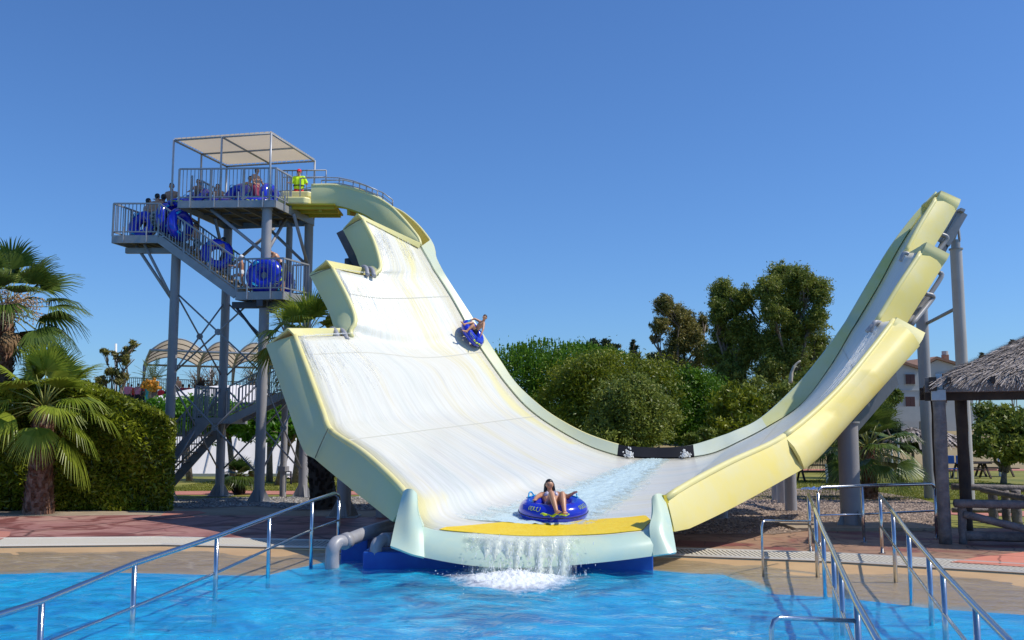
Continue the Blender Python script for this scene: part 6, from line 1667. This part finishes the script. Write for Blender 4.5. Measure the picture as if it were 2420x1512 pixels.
# ---------------------------------------------------------------- pavilion right
pv = thing('pavilion', 'weathered timber pavilion with shaggy grey thatched roof at the right edge', 'pavilion', G(2240, 1283, .06))
pp = G(2246, 1286, .06); Yp = pp.y; zt2 = P(2245, 930, Yp).z; zb2 = P(2245, 893, Yp).z
def log(a, b, r, m='wood', nm='post', par=pv):
    n = 9; A, B = Vector(a), Vector(b)
    return MB().tube([A.lerp(B, i/n)+V(random.gauss(0, .006), random.gauss(0, .006), 0) for i in range(n+1)], [r*(1+random.gauss(0, .03)) for _ in range(n+1)], 12).build(nm, M[m], par, True)
log((pp.x, Yp, .05), (pp.x, Yp, zt2), .125); p_ = G(2232, 1262, .06); log((P(2228, 1100, Yp+1.3).x, Yp+1.3, .05), (P(2228, 1100, Yp+1.3).x, Yp+1.3, zt2), .12, 'wood_dark')
for x, Y in ((pp.x+4.2, Yp+.2), (pp.x+4.2, Yp+4.4), (pp.x+.1, Yp+4.4)): log((x, Y, .05), (x, Y, zt2), .12, 'wood_dark')
zm = (zt2+zb2)/2
MB().bar((pp.x-.25, Yp, zm+.02), (pp.x+4.8, Yp, zm+.02), .14, .30).build('beam', M['wood'], pv, bevel=.01)
MB().bar((pp.x-.25, Yp+.35, zm-.14), (pp.x+4.8, Yp+.35, zm-.14), .14, .30).build('beam', M['wood_dark'], pv)
MB().bar((pp.x-.1, Yp-.2, zm+.03), (pp.x-.1, Yp+4.8, zm+.03), .14, .28).build('beam', M['wood_dark'], pv)
MB().bar((pp.x-.25, Yp+4.4, zm), (pp.x+4.8, Yp+4.4, zm), .14, .3).build('beam', M['wood_dark'], pv)
for i in range(6): MB().bar((pp.x+.2+.8*i, Yp-.3, zm+.10), (pp.x+.2+.8*i, Yp+4.8, zm+.10), .07, .12).build('rafter', M['wood_dark'], pv)
c = V(pp.x, Yp, zt2-.03); MB().box(c+V(0, -.02, 0), .27, .27, .22).build('metal_strap', M['steel_light'], pv, bevel=.01); MB().box(c+V(0.02, -.085, .27), .12, .02, .32).build('metal_strap', M['steel_light'], pv)
ap = V(pp.x+2.3, Yp+2.2, P(2440, 790, Yp+2.2).z)
thatch('thatch_roof', ap, (3.18, 3.18), P(2225, 897, Yp).z, M['thatch'], pv, 26000, .36, 4, math.pi/4, .022)
pv.rotation_euler.z = math.radians(-21)
# log railing
def logs(nm, label, segs, posts):
    o = thing(nm, label, 'railing', posts[0][0], 'log railings of the pavilion')
    for a, b, r in segs: log(a, b, r, 'wood', 'rail', o)
    for a, b, r in posts: log(a, b, r, 'wood', 'post', o)
    return o
Pz = lambda x, y, Y: P(x, y, Y)
q1 = G(2270, 1284, .06)
logs('log_railing', 'front log railing with a short post and a slanting brace log', [(P(2256, 1189, Yp-.1), P(2560, 1196, Yp-.1), .085), (P(2278, 1215, Yp-.1), P(2560, 1284, Yp-.6), .075), (P(2280, 1266, Yp), P(2560, 1272, Yp-.1), .10)], [(P(2272, 1196, Yp), V(P(2272, 1196, Yp).x, Yp, .05), .08)])
logs('log_railing', 'rear log railing in the shade of the pavilion', [(P(2250, 1150, 25), P(2560, 1158, 25), .08), (P(2250, 1205, 25.6), P(2400, 1207, 25.6), .06)], [(P(2345, 1156, 25), V(P(2345, 1156, 25).x, 25, .05), .11), (P(2375, 1158, 25), V(P(2375, 1158, 25).x, 25, .05), .10), (P(2400, 1158, 24.6), V(P(2400, 1158, 24.6).x, 24.6, .05), .12)])
log(P(2318, 1157, 24.6), P(2480, 1188, 23), .07, 'wood', 'rail', bpy.data.objects['log_railing.001'])
# picnic tables and white posts beyond the lawn
for k, (x, Y, lb) in enumerate(((1925, 47, 'dark picnic table in the shade left of the fan palm'), (2290, 50, 'dark picnic table behind the pale column'), (2345, 52, 'dark picnic table under the olive bush at the right edge'))):
    o = thing('picnic_table', lb, 'picnic table', gb(x, Y), 'picnic tables beyond the lawn'); c = gb(x, Y)
    MB().box(c+V(0, 0, .75), 1.8, .75, .05).build('table_top', M['wood_dark'], o)
    for s in (-1, 1):
        MB().box(c+V(0, s*.7, .45), 1.8, .28, .045).build('bench', M['wood_dark'], o); mb = MB(); mb.bar(c+V(s*.7, -.6, .02), c+V(s*.7, 0, .74), .08); MB().bar(c+V(s*.7, .6, .02), c+V(s*.7, 0.03, .74), .08).build('leg', M['wood_dark'], o); mb.build('leg', M['wood_dark'], o)
for k, (x, y0, Y, lb) in enumerate(((1952, 1096, 45, 'thin white post left of the support column'), (2008, 1040, 50, 'thin white post just behind the big support column'), (2122, 1035, 50, 'thin white post to the right of the fan palm crown'), (2106, 1050, 54, 'shorter white post behind the fan palm crown'), (2358, 1060, 52, 'white post behind the pavilion rail'))):
    tag(MB().tube([gb(x, Y), P(x, y0, Y)], .06, 8).build('white_post', M['whitec']), lb, 'post', 'white posts beyond the lawn')
for k, (x, lb) in enumerate(((2240, 'blue chair back behind the pale column, left one'), (2268, 'blue chair back behind the pale column, right one'))):
    o = thing('blue_chair', lb, 'chair', gb(x, 49), 'blue chairs'); c = gb(x, 49); MB().box(c+V(0, 0, .95), .5, .05, .4).build('backrest', M['blue_paint'], o, bevel=.02); MB().box(c+V(0, .2, .5), .5, .45, .05).build('seat', M['blue_paint'], o)
    for sx in (-.2, .2):
        for sy in (0, .4): MB().tube([c+V(sx, sy, .02), c+V(sx, sy, .5)], .02, 6).build('leg', M['steel'], o)
# ================================================================ GRANDSTAND SIDE (left background)
gs = thing('grandstand', 'dark grandstand terrace with thin black rail under the shell roofs, left background', 'grandstand', gb(500, 68))
Yg = 68
zt3 = P(400, 915, Yg).z
for i in range(6):
    MB().box((P(430, 900, Yg).x, Yg-3+i*.8, zt3/2-1.2+i*.20), 20, .8, zt3-.9+i*.1).build('tier', mat('dark_terrace', (.10, .09, .09), .8) if i == 0 else bpy.data.materials['dark_terrace'], gs)
mb = MB(); a, b = P(230, 890, Yg+2), P(660, 905, Yg+2); mb.bar(a, b, .05); mb.bar(a-V(0, 0, .95), b-V(0, 0, .95), .04)
n = 90
for i in range(n): p = a.lerp(b, i/n); mb.bar(p, p-V(0, 0, .95), .03)
mb.build('rail', M['dark_steel'], gs)
def fmat(): return M['canvas']
sc_ = thing('shell_canopy', 'cream barrel vaulted fabric canopy in three bays on grey posts over the grandstand', 'canopy', gb(500, 70))
bays = [(340, 478, 800), (478, 556, 806), (556, 640, 808)]
fr = P(412, 0, 60)
yf3, yb3 = 64.0, 71.0
fs = [(412-30, 828), (530-12+0, 830), (613-14+0, 833), (700, 836)]
X0 = [P(348+0*0, 850, yb3).x, 0, 0, 0]
front = [P(356, 827, yf3), P(484, 833, yf3), P(563, 835, yf3), P(642, 838, yf3), P(730, 840, yf3)]
rear = [P(341, 862, yb3), P(469, 864, yb3), P(551, 869, yb3), P(635, 871, yb3), P(722, 872, yb3)]
for i in range(4):
    rows = []
    for k in range(9):
        s = k/8; a = front[i].lerp(rear[i], s); b = front[i+1].lerp(rear[i+1], s); hgt = (.85 if i == 0 else .75)*(1-.25*s); rows.append([a.lerp(b, j/16)+V(0, 0, hgt*4*(j/16)*(1-j/16)) for j in range(17)])
    sheet('fabric_bay', rows, M['canvas'], sc_, thick=0)
    for k in (0, 2, 4, 6, 8): MB().tube([p-V(0, 0, .04) for p in rows[k]], .05 if k in (0, 8) else .035, 5).build('arch_rib', M['wood'] if k not in (0, 8) else M['steel_light'], sc_, True)
for i in range(5):
    MB().tube([front[i], rear[i]], .09, 8).build('side_beam', M['steel_light'], sc_, True)
    mid = front[i].lerp(rear[i], .55); MB().tube([V(rear[i].x, yb3, .05), rear[i]], .10, 8).build('post', M['steel'], sc_, True); MB().tube([V(rear[i].x+.15, yb3-.6, zt3), front[i].lerp(rear[i], .6)], .07, 8).build('post', M['steel_light'], sc_, True)
MB().tube([front[0], front[4]], .085, 8).build('front_beam', M['steel_light'], sc_, True); MB().tube([rear[0], rear[4]], .07, 8).build('rear_beam', M['steel'], sc_, True)
for x, y0, lb in ((274, 812, 'white flagpole rising behind the sparse tree'), (498, 870, 'thin white flagpole beneath the shell canopy')):
    tag(MB().tube([gb(x, 78), P(x, y0, 78)], [.13, .09], 8).build('flagpole', M['whitec'], None, True), lb, 'flagpole')
# white awning and white screen
aw = thing('white_awning', 'long white curved awning roof behind the lower stairs', 'awning', gb(540, 58))
rows = []
for k in range(5):
    r = []
    for i in range(21):
        s = i/20; x = 372+260*s; y = 938-26*math.sin(min(1, s*1.5)*math.pi/2)+k*10; p = P(x, y, 60-k*1.0); r.append(p)
    rows.append(r)
sheet('roof', rows, M['white_fabric'], aw, thick=.05)
for i in (2, 8, 14, 20): p = rows[4][i]; MB().tube([V(p.x, p.y, .05), p], .05, 6).build('post', M['steel_light'], aw)
ws = thing('white_screen', 'long low white fabric screen behind the lawn trees', 'screen', gb(580, 52))
rows = [[V(P(370+460*i/40, 1025, 52).x, 52+.02*math.sin(i*2.1)+z*.75, z) for i in range(41)] for z in (.15, 1.0, 2.1)]
sheet('fabric', rows, M['white_fabric'], ws, thick=.03)
for i in range(9): p = rows[0][i*5]; MB().tube([V(p.x, 52.0, .05), V(p.x, 53.5, 2.1)], .04, 6).build('post', M['steel_light'], ws)
MB().bar(rows[0][0]+V(0, -.1, -.02), rows[0][-1]+V(0, -.1, -.02), .2, .16).build('kerb', M['plaster'], ws)
# crowd on the stand
cols = ['teal', 'pinkc', 'red', 'pinkc', 'red', 'navy', 'maroon', 'black', 'magenta', 'black', 'whitec', 'navy']
names = dict(teal='teal', pinkc='pink', red='red', navy='navy', maroon='maroon', black='black', magenta='bright magenta', whitec='white')
spec = [(497/1.6926 if False else 290, 901, 'teal'), (303, 903, 'pinkc'), (311, 906, 'red'), (326, 904, 'pinkc'), (341, 897, 'red'), (352, 903, 'teal'), (366, 915, 'maroon'), (381, 912, 'red'), (386, 926, 'magenta'), (395, 914, 'navy'), (222, 922, 'whitec'), (236, 921, 'magenta'), (250, 923, 'pinkc'), (264, 925, 'red'), (278, 924, 'pinkc'), (336, 916, 'navy'), (320, 915, 'red'), (372, 930, 'navy'), (403, 925, 'black')]
pos_word = 'first second third fourth fifth sixth seventh eighth ninth tenth eleventh twelfth thirteenth fourteenth fifteenth sixteenth seventeenth eighteenth nineteenth twentieth twenty-first twenty-second'.split()
def crowd(label, top, Y, H, top_mat, bottom='navy', yaw=0, sit=False, grp='spectators on the grandstand'):
    kw = dict(H=H, yaw=yaw, group=grp, voxel=.035, wear=('shorts', bottom), shirt=top_mat, skin=random.choice(['skin', 'skin', 'skin_fair', 'skin_dark']), hair=random.choice(['hair', 'hair_b', 'hair_f', 'hair']))
    if sit: kw.update(hips=V(0, 0, .42), feet=(V(-.12, -.5, .06), V(.12, -.5, .06)), knees=(0, -.3, 1), hands=(V(-.15, -.35, .55), V(.15, -.35, .55)))
    return person(label, V(top.x, Y, top.z-(H if not sit else .42+.335*H+H/7.4*1.15)), **kw)
spec.sort()
for i, (x, y, m_) in enumerate(spec):
    t_ = P(x, y, Yg-1+(i % 3)*.8)
    crowd('%s spectator from the left on the stand, in %s' % (pos_word[i], names[m_]), t_, t_.y, R_(1.5, 1.7), m_, random.choice(['navy', 'black', 'teal', 'red']), R_(-.6, .6)+math.pi*(i % 2))
row2 = [(421, 885+4, 'skin'), (454, 895, 'black')]
crowd('lone standing spectator with folded arms at the rail right of the first column', P(421, 888, Yg), Yg, 1.72, None, 'navy')
crowd('dark figure standing beside the canopy post', P(475, 889, Yg+2), Yg+2, 1.7, 'black', 'black')
for i, x in enumerate((413, 432, 447, 461, 475, 485, 502, 515, 526, 549, 560)):
    t_ = P(x, 909+R_(-3, 3), Yg-.5); m_ = random.choice(['black', 'navy', 'maroon', 'black'])
    crowd('%s seated silhouette along the stand edge right of the first column, in %s' % (pos_word[i], names[m_]), t_, t_.y, 1.6, m_, 'black', R_(-.4, .4)+math.pi, True)
# ---------------------------------------------------------------- people and things on the lawn
gz_ = G(640, 1094, .06)
person('person in turquoise shorts standing on the lawn under the trees, arms raised to the head', V(gz_.x, gz_.y, .06), H=1.66, yaw=.5, wear=('shorts', 'teal'), shirt='black', hairlen='long', voxel=.02, hands=(V(-.1, -.1, 1.45), V(.35, -.2, 1.35)), elbows=((-1, .2, .2), (1, .2, .2)))
def sitter(label, px, py, m_, **k):
    g_ = G(px, py, .06); return person(label, V(g_.x, g_.y, .06), H=1.5, hips=V(0, 0, .12), spine=(0, .15, 1), feet=(V(-.15, -.6, .05), V(.15, -.6, .05)), knees=(0, 0, 1), hands=(V(-.2, -.35, .35), V(.2, -.35, .35)), wear=('shorts', m_), voxel=.025, group='people resting on the lawn', **k)
sitter('person sitting on the lawn left of the one in turquoise shorts', 628, 1096, 'navy', shirt='black')
sitter('person sitting on the lawn between the two tower columns', 648, 1092, 'black', yaw=-.8)
sitter('person sitting on the lawn beside the bags near the slide wing', 737, 1086, 'maroon', yaw=.9)
sitter('child sitting behind the tree trunk on the lawn', 530, 1088, 'navy', shirt='black', yaw=.5)
def towel(label, pts, m_, cat='towel', h=.02):
    w = [G(x, y, .07) for x, y in pts]; mb = MB(); n = 12
    a, b, c, d = w; rows = [[a.lerp(b, i/n).lerp(d.lerp(c, i/n), j/8)+V(0, 0, abs(random.gauss(0, h))) for i in range(n+1)] for j in range(9)]
    tag(sheet('towel', rows, m_, thick=.012), label, cat, 'towels on the lawn')
M['mixcloth'] = mat('patterned_towel', (.75, .35, .38), .8, 0, (9, (.30, .62, .62), 1, 1)); M['bluecloth'] = mat('blue_towel', (.10, .25, .65), .8, 0, (8, (.01, .02, .12), 1, 1)); M['redcloth'] = mat('red_towel', (.20, .03, .03), .8)
towel('pink and turquoise patterned towel crumpled on the lawn', [(678, 1132), (710, 1132), (712, 1117), (688, 1117)], M['mixcloth'], h=.07)
towel('blue and dark towel lying on the grass right of the slide columns', [(1890, 1158), (1940, 1158), (1950, 1152), (1898, 1152)], M['bluecloth'], h=.015)
towel('light blue towel beside the big support column', [(1978, 1157), (2018, 1157), (2020, 1151), (1990, 1151)], mat('light_blue_towel', (.12, .38, .75), .8), h=.03)
towel('dark red towel on the lawn in front of the screen, nearer one', [(455, 1118), (500, 1118), (503, 1111), (462, 1111)], M['redcloth'])
towel('dark red towel on the lawn in front of the screen, farther one', [(418, 1108), (450, 1108), (455, 1103), (425, 1103)], M['redcloth'])
towel('blue towel spread under the people on the lawn', [(622, 1101), (665, 1101), (662, 1095), (628, 1095)], M['bluecloth'])
for k, (x, y, m_, lb) in enumerate(((688, 1097, 'whitec', 'white bag on the lawn left of the cyan one'), (706, 1094, 'cyan', 'cyan bag on the lawn'), (698, 1104, 'whitec', 'white bag lying in front of the cyan one'), (672, 1097, 'black', 'black backpack on the lawn'), (440, 1094, 'pinkc', 'pink patterned bag leaning on a tree trunk'))):
    g_ = G(x, y, .06); o = thing('bag', lb, 'bag', g_, 'bags on the lawn'); mm = MB(); mm.cap(g_+V(-.18, 0, .14), g_+V(.18, 0, .12), .15, .13); mm.cap(g_+V(-.05, 0, .25), g_+V(.08, 0, .22), .11, .10); remesh(mm, 'bag_body', M[m_], o, .03)
    MB().tube(cr([g_+V(-.12, 0, .28), g_+V(-.02, 0, .45), g_+V(.12, 0, .28)], 4), .012, 5).build('strap', M['black'], o)
pt_ = thing('beach_tent', 'pink small tent behind the bags on the lawn', 'tent', G(706, 1088, .06)); g_ = G(706, 1086, .06)
MB().add([g_+V(-.7, -.4, 0), g_+V(.7, -.4, 0), g_+V(.7, .9, 0), g_+V(-.7, .9, 0), g_+V(0, .25, 1.15)], [(0, 1, 4), (1, 2, 4), (2, 3, 4), (3, 0, 4)]).build('tent_fabric', M['pinkc'], pt_); MB().tube([g_+V(-.7, -.41, 0), g_+V(0, .24, 1.16)], .015, 5).build('tent_pole', M['steel'], pt_)
# ================================================================ LOOSE GROUND COVER
def pebbles(name, polys, n, s0, s1, m, label):
    base_v = np.array([(1, 0, 0), (-1, 0, 0), (0, 1, 0), (0, -1, 0), (0, 0, .7), (0, 0, -.7)], float); tri = [(0, 2, 4), (2, 1, 4), (1, 3, 4), (3, 0, 4)]
    P0 = []
    for poly, cnt in polys:
        w = np.array([(G(x, y, .07).x, G(x, y, .07).y) for x, y in poly]); lo, hi = w.min(0), w.max(0); got = 0
        while got < cnt:
            q = rng.uniform(lo, hi, (cnt*2, 2)); ins = np.zeros(len(q), bool); j = len(w)-1
            for i in range(len(w)):
                c1 = (w[i, 1] > q[:, 1]) != (w[j, 1] > q[:, 1]); xx = (w[j, 0]-w[i, 0])*(q[:, 1]-w[i, 1])/(w[j, 1]-w[i, 1]+1e-12)+w[i, 0]; ins ^= c1 & (q[:, 0] < xx); j = i
            q = q[ins]; P0.append(q[:cnt-got]); got += len(P0[-1])
    p = np.concatenate(P0); n = len(p); s = rng.uniform(s0, s1, (n, 1, 1)); a = rng.uniform(0, 6.28, n)
    R = np.zeros((n, 3, 3)); R[:, 0, 0] = np.cos(a); R[:, 0, 1] = -np.sin(a); R[:, 1, 0] = np.sin(a); R[:, 1, 1] = np.cos(a); R[:, 2, 2] = 1
    v = np.einsum('nij,kj->nki', R, base_v*np.array([1.2, .8, .8]))*s*(1+rng.normal(0, .2, (n, 6, 1)))
    v += np.concatenate([p, np.full((n, 1), .075)], 1)[:, None, :]
    tri = np.array(tri); out = v[:, tri].reshape(-1, 3); o = np_mesh(name, out, 3, m, None, np.repeat(rng.random(n), 4)); tag(o, label, 'gravel', kind='stuff')
M['stone'] = leafmat('mixed_stones', (.13, .10, .09), (.50, .38, .30), 0, .8); M['stone2'] = leafmat('grey_stones', (.10, .10, .10), (.42, .40, .38), 0, .8)
pebbles('gravel', [([(1560, 1262), (1520, 1200), (1700, 1152), (1900, 1156), (2080, 1165), (2160, 1177), (2213, 1192), (2213, 1256), (2100, 1250), (1950, 1248), (1830, 1260)], 16000)], 0, .02, .055, M['stone'], 'brown and grey gravel around the right support columns')
pebbles('gravel', [([(380, 1194), (420, 1182), (520, 1177), (700, 1174), (900, 1174), (1200, 1177), (1200, 1198), (980, 1206), (700, 1204), (600, 1195), (450, 1201)], 8000)], 0, .02, .06, M['stone2'], 'grey gravel around the tower column feet')
def blades(name, boxes, m, label):
    cs = [np.stack([rng.uniform(a, b, n), c+(d-c)*rng.random(n)**1.4, np.full(n, .06)], 1) for a, b, c, d, n in boxes]
    c = np.concatenate(cs); n = len(c); a = rng.uniform(0, 6.28, (n, 1)); e = np.concatenate([np.cos(a), np.sin(a), 0*a], 1)*.02; h = rng.uniform(.02, .06, (n, 1)); tip = c+np.concatenate([rng.normal(0, .03, (n, 2)), h], 1)
    o = np_mesh(name, np.stack([c-e, c+e, tip], 1).reshape(-1, 3), 3, m, None, rng.random(n)); tag(o, label, 'grass', kind='stuff')
M['blade'] = leafmat('grass_blades', (.12, .15, .015), (.28, .28, .04), .4)
blades('grass_blades', [(-14, 0, 38.5, 56, 30000), (8, 22, 33.5, 48, 36000)], M['blade'], 'short green lawn grass')
